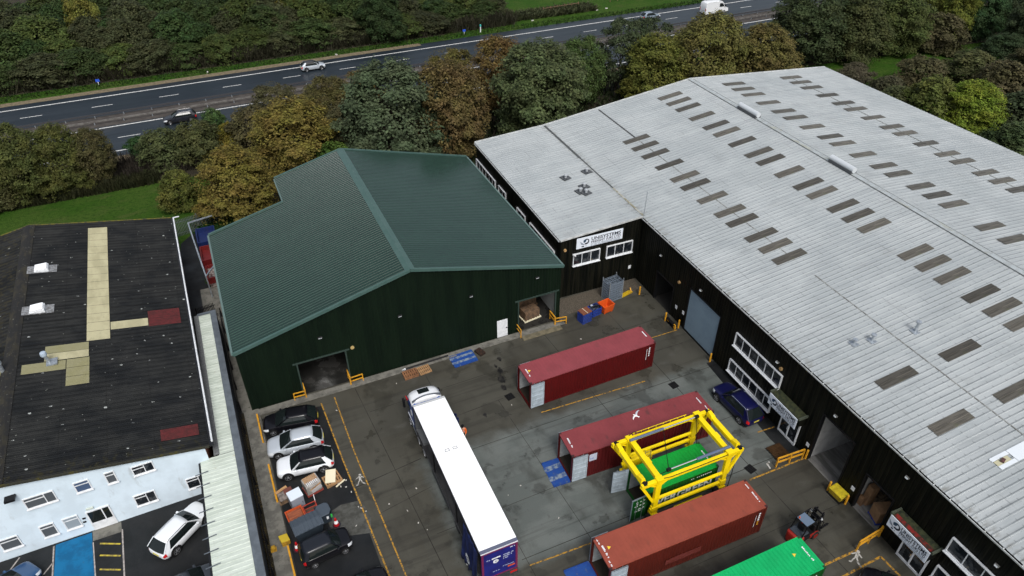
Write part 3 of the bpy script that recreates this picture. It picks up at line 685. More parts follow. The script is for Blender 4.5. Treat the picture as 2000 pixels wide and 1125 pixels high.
for y, z in ((-8.55, 1.7), (-25.6, 1.3), (-30.2, 1.5), (-7.4, 1.55)): MB().box(-.07, y - .14, z - .18, -.035, y + .14, z + .18).build('notice_plate', white, B)
MB().box(-1.05, -.06, 1.5, -.75, -.035, 1.9).build('notice_plate', white, B)

# --- white office with the old black roof
O = thing('white_office', 'white rendered two storey office with old black fibre roof patched in cream and red', 'office building', (-6.0, 39.4, -.008), R(1.0))
OR_, OZ0, OZ1, OD = -12.3, 4.72, 7.06, 34.0
def oz(x): return OZ0 + (OZ1 - OZ0) * (x / OR_) if x > OR_ else OZ1 - (OZ1 - OZ0) * ((OR_ - x) / -OR_)
ow = MB()
ow.add([(-24.6, 0, 0), (-.25, 0, 0), (-.25, 0, oz(-.25) - .1), (OR_, 0, OZ1 - .1), (-24.6, 0, OZ0 - .1)], [(0, 1, 2, 3, 4)])
ow.add([(-24.6, OD, 0), (-.25, OD, 0), (-.25, OD, oz(-.25) - .1), (OR_, OD, OZ1 - .1), (-24.6, OD, OZ0 - .1)], [(4, 3, 2, 1, 0)])
ow.quad((-24.6, OD, 0), (-24.6, 0, 0), (-24.6, 0, OZ0 - .1), (-24.6, OD, OZ0 - .1)); ow.build('wall', white_wall, O)
sw = MB().quad((-.25, 0, 0), (-.25, OD, 0), (-.25, OD, OZ0 - .15), (-.25, 0, OZ0 - .15)); sw.build('side_wall', brick, O)
for sg in (1, -1):
    rb = MB(); xe = .12 if sg > 0 else -24.72
    N = 170; rows = [[], []]
    for i in range(N * 4 + 1):
        y = -.22 + (OD + .4) * i / (N * 4); dz = .03 * math.sin(i * math.pi / 2)
        rows[0].append((xe, y, oz(xe) + dz)); rows[1].append((OR_, y, OZ1 + dz))
    rb.grid(rows); rb.build('roof', MATS['old_fibre_roof'], O)
rc = MB()
mossy = mat('mossy_ridge', (.016, .016, .016), .9, col2=(.032, .029, .020), scale=1.5, stretch=(1, .5, 1), lo=.46, hi=.66, col3=(.13, .13, .11), scale3=5, lo3=.62, hi3=.72)
rc.grid([[(OR_ + d, y, OZ1 + z) for d, z in ((-.5, -.06), (-.25, .045), (0, .085), (.25, .045), (.5, -.06))] for y in np.linspace(-.24, OD + .2, 30)])
rc.build('ridge_cap', mossy, O)
cre = mat('cream_patch', (.38, .355, .225), .7, col2=(.31, .29, .18), scale=1.2, stretch=(1, .4, 1), col3=(.28, .26, .17), scale3=3, lo3=.6, hi3=.75)
cre2 = mat('mossy_cream_patch', (.21, .20, .115), .8, col2=(.20, .19, .10), scale=1.5)
redp = mat('red_patch', (.085, .014, .015), .8, col2=(.055, .012, .012), scale=3)
def patch(name, x0, x1, y0, y1, m, n=1):
    mb = MB(); k = max(2, round((y1 - y0) / .12))
    for i in range(k):
        a = y0 + (y1 - y0) * i / k; b = y0 + (y1 - y0) * (i + 1) / k; z = .045
        mid = (a + b) / 2
        mb.quad((x0, a, oz(x0) + z - .012), (x1, a, oz(x1) + z - .012), (x1, mid, oz(x1) + z + .012), (x0, mid, oz(x0) + z + .012))
        mb.quad((x0, mid, oz(x0) + z + .012), (x1, mid, oz(x1) + z + .012), (x1, b, oz(x1) + z - .012), (x0, b, oz(x0) + z - .012))
    q = mb.build(name, m, O)
    return q
for k in range(15):
    y0 = 14.0 + k * 1.265; patch('cream_roof_sheet', -7.35, -5.72, y0, y0 + 1.235, cre)
patch('cream_roof_sheet', -5.66, -2.92, 15.2, 16.3, cre)
for k in range(2): patch('red_roof_sheet', -2.88, -.45, 15.05 + k * 1.15, 16.17 + k * 1.15, redp)
patch('red_roof_sheet', -2.82, -.4, 1.1, 2.25, redp)
patch('cream_roof_sheet', -10.1, -7.2, 12.95, 13.9, cre2); patch('cream_roof_sheet', -10.1, -7.2, 12.0, 12.92, cre)
patch('cream_roof_sheet', -11.5, -8.7, 10.75, 11.9, cre2); 
for k in range(3): patch('cream_roof_sheet', -8.65, -7.15, 8.7 + k * 1.08, 9.75 + k * 1.08, cre2)
patch('cream_roof_sheet', -13.6, -12.85, 11.2, 12.4, cre2)
for y in (25.7, 19.2):
    cx = -10.85
    q = MB().add([(cx - 1.2, y - .6, oz(cx - 1.2) + .07), (cx + 1.15, y - .6, oz(cx + 1.15) + .07), (cx + 1.15, y + .6, oz(cx + 1.15) + .07), (cx - 1.2, y + .6, oz(cx - 1.2) + .07)], [(0, 1, 2, 3)])
    q = q.build('rooflight_flashing', mat('weathered_lead', (.24, .25, .26), .7, col2=(.12, .12, .12), scale=4), O, thick=.03)
    MB().box(cx - .55, y - .5, oz(cx) - .1, cx + .55, y + .5, oz(cx) + .26).build('upstand', white, q, bevel=.03)
    MB().box(cx - .5, y - .45, oz(cx) + .26, cx + .5, y + .45, oz(cx) + .42).build('dome', bright_white, q, bevel=.08)
q = MB().tube((-9.7, 11.75, oz(-9.7)), (-9.85, 11.75, oz(-9.7) + .9), .13, 12).build('flue_pipe', galv, O, smooth=True)
MB().lathe([(.22, 0), (.24, .14), (.2, .3), (0, .34)], 12, (-9.85, 11.75, oz(-9.7) + .85)).build('flue_cap', mat('flue_cap_blue', (.35, .42, .50), .4), q, smooth=True)
MB().box(-9.95, 11.35, oz(-9.7) + .02, -9.2, 12.15, oz(-9.7) + .12).build('flue_flashing', galv, q)
q = MB().tube((-12.7, 11.6, 7.0), (-12.7, 11.6, 7.9), .14, 12).build('flue_pipe', galv, O); MB().lathe([(.24, 7.8), (.2, 8.05), (0, 8.1)], 12, (-12.7, 11.6, 0)).build('flue_cap', galv, q)
vt = MB(); vt.bar((.1, -.24, OZ0 - .03), (OR_, -.24, OZ1 - .03), .08, .2); vt.bar((-24.7, -.24, OZ0 - .03), (OR_, -.24, OZ1 - .03), .08, .2)
vt.build('verge_board', mat('mossy_verge', (.03, .03, .022), .9, col2=(.06, .052, .012), scale=2, lo=.55, hi=.66), O)
vt = MB(); vt.bar((.1, OD + .24, OZ0 - .03), (OR_, OD + .24, OZ1), .1, .14); vt.bar((-24.7, OD + .24, OZ0 - .03), (OR_, OD + .24, OZ1), .1, .14)
vt.build('rear_verge', mat('yellow_moss_verge', (.13, .12, .02), .9, col2=(.05, .05, .03), scale=3), O)
gt = MB(); gt.bar((.28, -.2, OZ0 - .06), (.28, OD + .2, OZ0 - .06), .30, .12); gt.build('gutter', mat('dark_gutter', (.012, .013, .015), .4), O)
gp = MB(); gp.tube((.34, .1, OZ0 + .07), (.34, OD, OZ0 + .07), .07, 8); gp.tube((.34, OD, OZ0 + .07), (.9, OD + .1, OZ0 + .02), .06, 8)
gp.build('white_pipe', white, O, smooth=True)
def owin(x0, x1, z0, z1, n, tr=True, gl=wglass):
    f = window(O, (x0 + 6, 0, z0), (1, 0), x1 - x0, z1 - z0, n, proud=.07, fr=.065, sill=.10, glassm=gl)
    if tr:
        e = n[0] if n and isinstance(n, list) else x1 - x0
        MB().box(x0 + 6 + .05, -.064, z1 - .34, x0 + 6 + e, -.01, z1 - .27).build('transom', white, f)
    return f
blueg = mat('blind_blue_glass', (.06, .09, .16), .2); frost = mat('frosted_glass', (.25, .29, .32), .3); grg = mat('grey_glass', (.075, .085, .095), .12)
owin(-17.45, -15.65, 4.05, 5.05, [1.2], gl=grg); owin(-14.5, -13.55, 4.08, 5.06, [], gl=blueg); owin(-12.62, -11.98, 4.0, 5.08, [], gl=grg)
owin(-11.0, -9.62, 3.98, 4.85, [.78]); owin(-8.22, -6.95, .92, 2.02, [.85]); owin(-11.68, -10.28, .95, 2.05, [.8])
owin(-16.15, -15.2, .93, 2.1, [], gl=frost); owin(-17.55, -16.65, .92, 2.12, [], gl=grg); owin(-19.98, -18.82, .95, 2.05, [], gl=grg); owin(-21.9, -20.6, .95, 2.05, [.8], gl=grg); owin(-22.5, -20.5, 4.05, 5.05, [1.2], gl=grg)
df = window(O, (-14.72 + 6, 0, .05), (1, 0), 1.5, 2.0, [.98], proud=.08, fr=.09, sill=0, glassm=glass); df.name = 'door'
MB().box(-8.62, -.075, .1, -7.32, -.05, .80).build('door_panel', white, df)
for x, z in ((-8.95, 1.5), (-9.02, 1.15)): MB().box(x - .1, -.05, z - .07, x + .1, -.01, z + .07).build('call_panel', black, O)
MB().box(-8.55, -.14, 2.25, -8.1, -.02, 2.4).build('wall_lamp', cream, O)
q = MB().box(-.0, 0, 0, .36, .02, .44).build('sign_board', mat('purple_sign', (.30, .03, .16), .5), None); q.location = (-12.98, 39.37, 1.26); tag(q, 'small purple sign fixed beside the entrance of the white office', 'sign')
MB().add([(.04, -.006, .06), (.2, -.006, .16), (.12, -.006, .36)], [(0, 1, 2)]).build('marking', white, q, thick=.003); MB().lathe([(.09, 0), (.09, .006)], 10).xf(Matrix.Translation((.24, 0, .2)) @ Matrix.Rotation(R(90), 4, 'X')).build('emblem', white, q)
q = MB().cbox((0, -.3, 0), (.6, .5, .16)).build('wall_floodlight', black, O, loc=(-11.85, 0, 5.7)); MB().bar((0, 0, 0), (0, -.2, 0), .06, .06).build('bracket', black, q)

# --- long cream canopy between the office and the yard
K = thing('covered_walkway', 'long cream ribbed canopy roof with grey edge flashing along the car park', 'canopy', (0, 0, 0))
cz = 3.15
rb = MB(); roof_sheet(rb, (-5.55, 39.55, cz + .02), (-4.45, 39.55, cz), (-4.35, 57.2, cz), (-5.55, 57.2, cz + .02), .34, .03, wr=.12); rb.build('roof', cream, K)
rb = MB(); roof_sheet(rb, (-7.12, 8, cz + .05), (-4.45, 8, cz), (-4.45, 39.5, cz), (-6.85, 39.5, cz + .05), .34, .03, wr=.12); rb.build('roof', cream, K)
fl = MB(); fl.add([(-4.5, 8, cz + .06), (-3.92, 8, cz + .03), (-4.0, 57.4, cz + .03), (-4.5, 57.4, cz + .06)], [(0, 1, 2, 3)]); fl.add([(-3.92, 8, cz + .03), (-3.92, 8, cz - .3), (-4.0, 57.4, cz - .3), (-4.0, 57.4, cz + .03)], [(0, 1, 2, 3)])
fl.add([(-5.6, 57.4, cz + .06), (-4.0, 57.4, cz + .06), (-4.0, 57.0, cz + .07), (-5.6, 57.0, cz + .07)], [(0, 1, 2, 3)]); fl.build('edge_flashing', steel_grey, K)
fl = MB(); fl.add([(-5.9, 39.6, cz + .02), (-5.5, 39.6, cz + .07), (-5.5, 57.2, cz + .07), (-5.9, 57.2, cz + .02)], [(0, 1, 2, 3)]); fl.build('lead_flashing', mat('lead_strip', (.11, .115, .12), .7, col2=(.19, .2, .2), scale=8, stretch=(1, 3, 1)), K)
gt = MB(); gt.bar((-7.2, 8, cz - .02), (-6.92, 39.3, cz - .02), .14, .14); gt.build('gutter', mat('dark_gutter', (.012, .013, .015), .4), K)
for k in range(26):
    y = 38.2 - k * 1.12; MB().bar((-7.3, y, cz + .1), (-6.4, y + .05, cz + .12), .05, .05).build('strap', steel_grey, K)
cw = MB(); corr(cw, (-4.05, 8), (-4.05, 57.2), 0, cz - .05, .3, .03); cw.build('wall', mat('dark_blue_grey_cladding', (.018, .022, .028), .5), K)
for k in range(8): MB().tube((-6.98, 38 - k * 4.2, 0), (-6.98, 38 - k * 4.2, cz), .05, 8).build('post', steel_grey, K)

# --- fences, compound and skips behind
def palisade(name, label, a, b, h, m, step=.16, rails=2):
    t = thing(name, label, 'fence', (*a, 0)); d = Vector(b) - Vector(a); l = d.length; d.normalize(); t.rotation_euler.z = math.atan2(d.y, d.x)
    mb = MB()
    for i in range(rails): mb.box(0, .03, .35 + i * (h - .8), l, .07, .41 + i * (h - .8))
    mb.build('rail', m, t)
    mb = MB(); n = int(l / step)
    for i in range(n): x = i * step; mb.add([(x, 0, .05), (x + .07, 0, .05), (x + .07, 0, h - .1), (x + .035, 0, h), (x, 0, h - .1)], [(0, 1, 2, 3, 4)])
    struct(mb.build('pale', m, t), 'stuff')
    for i in range(int(l / 2.75) + 1): MB().box(i * 2.75 - .05, .07, 0, i * 2.75 + .05, .17, h).build('post', m, t)
    return t
palisade('palisade_fence', 'galvanised palisade fence running behind the green warehouse beside the lawn', (-7.0, 77.6), (4.5, 79.6), 2.2, mat('dull_galvanised', (.13, .15, .15), .5, .4))
palisade('railing_fence', 'black steel railing across the narrow alley behind the cream canopy', (-5.85, 60.2), (-4.1, 60.6), 1.9, black, .13)
palisade('railing_fence', 'long low black railing between cream canopy and the green warehouse', (-3.95, 60.5), (-3.85, 24), 1.1, black, .16)
cp = thing('gantry_frame', 'grey steel frame rail over the blue and red skips behind the green warehouse', 'steel frame', (0, 0, 0))
MB().path([(-2.6, 76.2, 2.6), (-5.2, 75.6, 2.6)], .09, 4).build('rail', galv, cp); MB().path([(-5.2, 75.6, 2.6), (-4.35, 64.2, 2.6)], .09, 4).build('rail', galv, cp); MB().path([(-4.35, 64.2, 2.6), (-3.2, 66.2, 2.6)], .07, 4).build('rail', galv, cp)
for p_ in ((-5.2, 75.6), (-4.35, 64.2), (-4.8, 70)): MB().tube((*p_, 0), (*p_, 2.6), .07, 6).build('post', galv, cp)
def skip(label, m, x, y, lx, ly, h, fill):
    t = thing('waste_skip', label, 'skip', (x, y, 0)); mb = MB(); a, b = lx / 2, ly / 2; e = .12
    mb.grid([[(-a + i, -b + i, z) for i, z in ((.2, 0), (0, h), (e, h), (e + .15, .15))], [(a - i, -b + i, z) for i, z in ((.2, 0), (0, h), (e, h), (e + .15, .15))],
             [(a - i, b - i, z) for i, z in ((.2, 0), (0, h), (e, h), (e + .15, .15))], [(-a + i, b - i, z) for i, z in ((.2, 0), (0, h), (e, h), (e + .15, .15))], [(-a + i, -b + i, z) for i, z in ((.2, 0), (0, h), (e, h), (e + .15, .15))]])
    mb.build('tub', m, t); MB().box(-a + e, -b + e, .1, a - e, b - e, h * .72).build('load', fill, t)
    for k in range(3): MB().box(-a - .05, -b + (k + .5) * ly / 3 - .05, .2, -a + .06, -b + (k + .5) * ly / 3 + .05, h).build('rib', m, t)
redsk = paint('red_skip_paint', (.13, .012, .012), (.06, .03, .02), .5)
navysk = paint('navy_skip_paint', (.010, .020, .085), (.02, .02, .04), .5)
skip('blue skip at the far end of the compound behind the green warehouse', navysk, -3.7, 74.0, 2.0, 3.2, 1.7, navysk)
skip('red skip between the blue skip and the red gas cage behind the green warehouse', redsk, -3.7, 70.3, 1.8, 3.0, 1.6, redsk)
skip('dark red skip nearest the alley with white sacks beside it', redsk, -3.6, 67.0, 1.6, 2.6, 1.3, mat('mixed_waste', (.25, .22, .2), .9, col2=(.06, .03, .03), scale=4))

# ---------------------------------------------------------------- company signs
Bm = Matrix.Translation((36.4, 49.2, 0)) @ Matrix.Rotation(R(-1.6), 4, 'Z')
def Bw(x, y, z): return Bm @ Vector((x, y, z))
ink = mat('sign_ink', (.015, .018, .03), .6)
inkg = mat('sign_ink_grey', (.18, .21, .26), .6)
sboard = mat('sign_white', (.66, .71, .78), .45)
def sign(label, loc, rz, w_, h):
    t = thing('company_sign', label, 'sign', loc, rz)
    MB().box(0, -.05, 0, w_, 0, h).build('board', sboard, t, bevel=.01)
    y = -.056; tr = (R(90), 0, 0); k = w_ / 5.1
    text('UNISYSTEMS', 'lettering', .50 * h / 1.2, (w_ * .31, y, h * .56), tr, ink, t, width=w_ * .64, bold=.009)
    text('FREIGHT (UK) LTD', 'lettering', .38 * h / 1.2, (w_ * .31, y, h * .285), tr, ink, t, width=w_ * .64, bold=.006)
    for i, z in enumerate((.165, .05)):
        q = bars(34, w_ * .64, h * .06, i + 3).xf(Matrix.Translation((w_ * .31, y, h * z)) @ Matrix.Rotation(R(90), 4, 'X')); q.split('small_lettering', inkg, t)
    # emblem: globe behind a rising wing
    em = MB(); cx, czz, r = w_ * .205, h * .56, h * .27
    em.add([(cx + r * math.cos(a), y, czz + r * math.sin(a)) for a in np.linspace(-2.2, 2.6, 26)] + [(cx + r * .62 * math.cos(a), y, czz + r * .55 * math.sin(a) + r * .1) for a in np.linspace(2.6, -2.0, 20)], [tuple(range(46))])
    em.build('emblem_globe', ink, t)
    em = MB(); em.add([(cx - r * 1.0, y - .003, czz + r * .5), (cx - r * .3, y - .003, czz + r * .95), (cx + r * .1, y - .003, czz + r * .6), (cx - r * .2, y - .003, czz - r * .1), (cx - r * .85, y - .003, czz - r * .3)], [(0, 1, 2, 3, 4)]); em.build('emblem_land', mat('emblem_blue', (.03, .06, .10), .5), t)
    em = MB()
    for i in range(4):
        a = i * .13; em.add([(cx - r * (2.2 - a), y, czz + r * (.55 - i * .35)), (cx - r * (1.0 - a), y, czz - r * (.55 + i * .12)), (cx - r * (.95 - a), y, czz - r * (.75 + i * .12)), (cx - r * (2.1 - a), y, czz + r * (.33 - i * .35))], [(0, 1, 2, 3)])
    em.build('emblem_wing', inkg, t)
    MB().box(w_ * .11, y - .002, h * .10, w_ * .165, y + .004, h * .20).build('emblem_mark', ink, t); MB().box(w_ * .19, y - .002, h * .12, w_ * .215, y + .004, h * .18).build('emblem_mark', inkg, t)
    return t
sign('white company sign high on the black end wall above two windows', Bw(-7.28, -.04, 5.53), R(-1.6), 5.1, 1.2)
sign('white company sign over the porch door beside the blue parked car', Bw(-.86, -21.55, 2.42), R(-91.6), 3.12, 1.08)
sign('white company sign over the porch with a red strip on top', Bw(-.86, -33.75, 2.42), R(-91.6), 3.12, 1.08)

# ---------------------------------------------------------------- shipping containers
def container(name, label, loc, rz, L_, H_, side, roofm, doors=((0, 0), (0, 1)), group=None, closed=False, roof_d=.006, doorside=None, W_=2.438):
    t = thing(name, label, 'shipping container', loc, rz, group)
    e = .10; zb = .16
    fr = MB()
    for x in (0, L_ - .14):
        for y in (0, W_ - .12): fr.box(x, y, 0, x + .14, y + .12, H_)
    tr_ = MB(); tr_.box(.14, 0, H_ - e, L_ - .14, .07, H_ - .012); tr_.box(.14, W_ - .07, H_ - e, L_ - .14, W_, H_ - .012)
    for x in (0, L_ - .14): tr_.box(x, .12, H_ - .12, x + .14, W_ - .12, H_ - .008)
    tr_.build('top_rail', roofm, t)
    fr.box(.14, 0.01, .02, L_ - .14, .08, zb); fr.box(.14, W_ - .08, .02, L_ - .14, W_ - .01, zb)
    for x in (0, L_ - .14): fr.box(x + .01, .12, 0, x + .13, W_ - .12, zb + .01)
    fr.build('frame', side, t)
    ca = MB()
    for x in (-.006, L_ - .172):
        for y in (-.006, W_ - .156):
            for z in (-.0, H_ - .112): ca.box(x, y, z, x + .178, y + .162, z + .118)
    ca.split('corner_casting', paint('casting_' + side.name, (.05, .02, .02) if 'green' not in side.name else (.02, .06, .02), amt=.4), t)
    for y, sg in ((.055, 1), (W_ - .055, -1)):
        mb = MB(); k = int((L_ - .28) / .278); p = (L_ - .28) / k; lo, up = [], []
        for i in range(k):
            for f, o in ((0, 0), (.25, 0), (.5, 1), (.75, 1)): lo.append((.14 + (i + f) * p, y + sg * (o * .036 - .036), zb)); up.append((.14 + (i + f) * p, y + sg * (o * .036 - .036), H_ - e))
        lo.append((L_ - .14, y - sg * .036, zb)); up.append((L_ - .14, y - sg * .036, H_ - e)); mb.grid([lo, up]); mb.build('side_panel', side, t)
        MB().box(.16, y + sg * .012, zb + .01, L_ - .2, y + sg * .02, H_ - e).build('lining', innergrey, t)
    mb = MB(); k = int((L_ - .3) / .29); p = (L_ - .3) / k; a_, b_ = [], []
    for i in range(k):
        for f, o in ((0, 0), (.3, 0), (.5, 1), (.8, 1)): x = .15 + (i + f) * p; a_.append((x, .07, H_ - .03 - o * roof_d)); b_.append((x, W_ - .07, H_ - .03 - o * roof_d))
    mb.grid([a_, b_])
    for (x0, x1) in ((.13, .34), (L_ - .34, L_ - .13)): mb.box(x0, .07, H_ - .035, x1, W_ - .07, H_ - .02)
    mb.build('roof_panel', roofm, t)
    mb = MB(); k = 8; rows = [[], []]
    for i in range(k):
        for f, o in ((0, 0), (.3, 0), (.5, 1), (.8, 1)): y = .12 + (i + f) * (W_ - .24) / k; rows[0].append((L_ - .05 - o * .04, y, zb)); rows[1].append((L_ - .05 - o * .04, y, H_ - .12))
    mb.grid(rows); mb.build('end_wall', side, t)
    MB().box(.1, .08, .10, L_ - .1, W_ - .08, .165).build('floor', mat('container_floor', (.028, .022, .016), .7), t)
    dl = W_ / 2 - .02; dh = H_ - .30
    for (rot, far) in doors:
        mb = MB(); g_ = .0
        mb.box(.0, -.02, .16, dl, .02, .16 + dh)
        mb.box(.0, -.045, .16, .08, .045, .16 + dh, 1); mb.box(dl - .08, -.045, .16, dl, .045, .16 + dh, 1); mb.box(.08, -.045, .16, dl - .08, .045, .24, 1); mb.box(.08, -.045, .08 + dh, dl - .08, .045, .16 + dh, 1)
        for k in range(5): z = .38 + k * (dh - .35) / 4.6; mb.box(.1, -.05, z, dl - .1, -.018, z + .16, 1)
        for k in range(5): z = .38 + k * (dh - .35) / 4.6; mb.box(.1, .018, z, dl - .1, .04, z + .22, 2)
        mb.f = [f for f in mb.f]
        if far: mb.v = [(x, -y, z) for x, y, z in mb.v]; mb.f = [f[::-1] for f in mb.f]
        mb.m = [0 if m == 0 else m for m in mb.m]
        dm = doorside or side
        d = mb.build('door', [lightgrey, lightgrey, dm], t, loc=(-.02, W_ + .0 if far else 0, 0))
        # outside sheet in the body colour
        o = MB(); yo = (.022, .05) if not far else (-.05, -.022); o.box(.01, yo[0], .17, dl - .01, yo[1], .15 + dh); o.build('outer_skin', dm, d)
        lb = MB(); yy = .085 * (-1 if far else 1)
        for x in (.32, .86): lb.tube((x, yy, .10), (x, yy, .24 + dh), .02, 6)
        for x in (.32, .86): lb.box(x - .05, min(yy, 0), 1.15, x + .05, max(yy, 0), 1.25)
        lb.build('locking_bar', galv, d)
        if rot == 0: d.location = (.04, (W_ + .10) if far else -.10, 0)
        d.rotation_euler.z = R(rot)
        if dm is not side or 'green' in side.name:
            if not far:
                mk = MB()
                rnd = random.Random(4)
                for r_ in range(6):
                    for c_ in range(3): 
                        if rnd.random() < .8: mk.box(.12 + c_ * .30, .052, 2.05 - r_ * .2, .12 + c_ * .30 + rnd.uniform(.12, .26), .056, 2.13 - r_ * .2)
                mk.build('marking', white, d)
    return t
def roof_code(t, x, y, n, l, s, rot=-90, m=white):
    q = bars(n, l, s, int(abs(x * 7) + n)).build('marking', m, t); q.location = (x, y, t['h'] - .018); q.rotation_euler.z = R(rot); return q
def warn(t, x, y):
    MB().add([(0, 0, 0), (.26, 0, 0), (.13, .24, 0)], [(0, 1, 2)]).build('warning_mark', mat('warning_yellow', (.75, .52, .04), .5), t, loc=(x, y, t['h'] - .02), rz=R(150))
r1 = paint('container_red', (.078, .003, .0035), (.03, .006, .006), .4, .45); r1t = paint('container_red_roof', (.225, .047, .055), (.13, .043, .042), .4, .5)
r2 = paint('container_maroon', (.080, .0065, .007), (.028, .008, .008), .6, .5); r2t = paint('container_maroon_roof', (.200, .040, .044), (.065, .03, .028), .65, .5)
r3 = paint('container_brown', (.085, .012, .007), (.04, .010, .008), .5, .5); r3t = paint('container_brown_roof', (.255, .058, .036), (.16, .046, .03), .5, .55)
g1 = paint('container_green', (.004, .065, .008), (.008, .035, .01), .4, .45); g1t = paint('container_green_roof', (.003, .27, .03), (.01, .18, .03), .35, .5)
g2t = paint('container_bright_green_roof', (.003, .36, .105), (.012, .25, .08), .35, .5)
c1 = container('shipping_container', 'long red container with white vertical lettering at its far end, nearest the green warehouse', (18.31, 36.97, 0), R(.48), 12.19, 2.896, r1, r1t, ((0, 0), (0, 1)), 'containers standing in the yard')
c2 = container('shipping_container', 'long maroon container with dirt stained roof and a striped blue ramp at its open door', (17.87, 28.94, 0), R(-2.97), 12.19, 2.896, r2, r2t, ((0, 0), (0, 1)), 'containers standing in the yard')
c3 = container('shipping_container', 'long rusty brown container with plain blue ramp, between the yellow carrier and the forklift', (15.77, 20.04, 0), R(-1.74), 12.19, 2.896, r3, r3t, ((0, 0), (0, 1)), 'containers standing in the yard')
c4 = container('shipping_container', 'short green container with large grey name standing inside the yellow straddle carrier', (21.22, 24.12, 0), R(-.8), 6.058, 2.591, g1, g1t, ((183, 0), (172, 1)), 'containers standing in the yard', roof_d=.022)
c5 = container('shipping_container', 'bright green container at the bottom edge with its ribbed roof toward the forklift', (16.06, 14.72, 0), R(-.6), 12.19, 2.896, g1, g2t, ((90, 0), (-90, 1)), 'containers standing in the yard', roof_d=.03)
for t, h in ((c1, 2.896), (c2, 2.896), (c3, 2.896), (c4, 2.591), (c5, 2.896)): t['h'] = h
roof_code(c1, .35, 1.75, 9, 1.1, .10); warn(c1, .75, 1.45); roof_code(c1, 11.85, 1.75, 1, 1.0, .12)
roof_code(c2, .35, 1.75, 9, 1.1, .11); roof_code(c2, 11.7, 1.9, 8, .9, .10); roof_code(c2, 11.85, .8, 6, .5, .08)
roof_code(c3, .28, 1.72, 10, .95, .13); roof_code(c3, .20, 2.25, 5, .40, .08); roof_code(c3, .2, .6, 5, .45, .08); warn(c3, .85, 1.45); roof_code(c3, 11.9, 2.2, 6, .5, .08); roof_code(c3, 11.9, 1.4, 9, .9, .10)
roof_code(c4, 5.7, 1.7, 9, 1.0, .10); roof_code(c5, 11.75, 1.75, 10, 1.1, .11); warn(c5, 11.1, 1.5)
def side_codes(t, x, z, n, s, m=white):
    mb = MB(); rnd = random.Random(n)
    for i in range(n): mb.box(x, -.016, z - i * s * 1.35, x + s * .75, -.012, z - i * s * 1.35 + s)
    mb.build('marking', m, t)
side_codes(c1, 11.55, 2.35, 5, .16); mb = MB().box(11.33, -.016, 1.15, 11.37, -.012, 2.4).build('marking', white, c1)
side_codes(c3, 11.6, 2.3, 4, .17); side_codes(c3, 11.62, 1.35, 2, .18, yellow); MB().box(11.38, -.016, 1.0, 11.41, -.012, 2.3).build('marking', white, c3)
side_codes(c5, 11.2, 2.3, 5, .13); side_codes(c5, 11.5, 2.3, 4, .12)
# faded patch of old lettering on the brown container, sticker on the maroon one
MB().box(4.3, -.018, .75, 7.1, -.013, 1.3).build('faded_lettering', mat('ghost_lettering', (.16, .035, .032), .6, col2=(.115, .022, .014), scale=6, lo=.45, hi=.55), c3)
q = MB().box(1.42, -.02, 1.75, 2.05, -.014, 2.5).build('sticker', mat('pale_sticker', (.45, .48, .58), .5), c2); text('cai', 'lettering', .30, (1.48, -.024, 1.95), (R(90), 0, 0), mat('sticker_blue', (.10, .16, .40), .5), q)
text('EVERGREEN', 'lettering', 1.10, (.45, -.022, .68), (R(90), 0, 0), mat('grey_white_lettering', (.50, .55, .51), .6), c4, width=5.2, bold=.035)
bars(12, 2.0, .10, 8, .45).xf(Matrix.Translation((3.7, -.02, 2.2)) @ Matrix.Rotation(R(90), 4, 'X')).split('small_lettering', white, c4)
def ramp(label, x, y, rz, l, w_, z0, z1, wear=True):
    t = thing('loading_ramp', label, 'ramp', (x, y, 0), rz)
    mb = MB(); mb.add([(0, 0, .0), (l, 0, .0), (l, w_, 0), (0, w_, 0), (0, 0, z0), (l, 0, z1), (l, w_, z1), (0, w_, z0)], [(3, 2, 1, 0), (4, 5, 6, 7), (0, 1, 5, 4), (1, 2, 6, 5), (2, 3, 7, 6), (3, 0, 4, 7)])
    mb.build('plate', blueramp, t)
    if wear:
        for f in (.30, .72):
            a, b = w_ * (f - .10), w_ * (f + .09); s_ = MB().add([(-.06, a, z0 + .006), (l - .05, a + .02, z1 + .006), (l - .05, b, z1 + .006), (-.06, b + .02, z0 + .006)], [(0, 1, 2, 3)]); s_.build('wheel_track', rampwear, t, thick=.005)
    ed = MB().box(0, -.05, 0, l, -.004, max(z0, z1) * .8); ed.box(0, w_ + .004, 0, l, w_ + .05, max(z0, z1) * .8); ed.split('side_rail', blueramp, t)
    return t
ramp('blue ramp with worn wheel tracks leading into the maroon container', 16.5, 29.05, R(-3), 1.35, 2.25, .05, .20)
ramp('plain blue ramp at the open door of the rusty brown container', 13.9, 20.3, R(-1.7), 1.85, 2.3, .05, .22, False)
ramp('unused blue ramp lying on the concrete along the green warehouse wall', 14.35, 44.25, R(2), 2.25, 1.45, .08, .14)

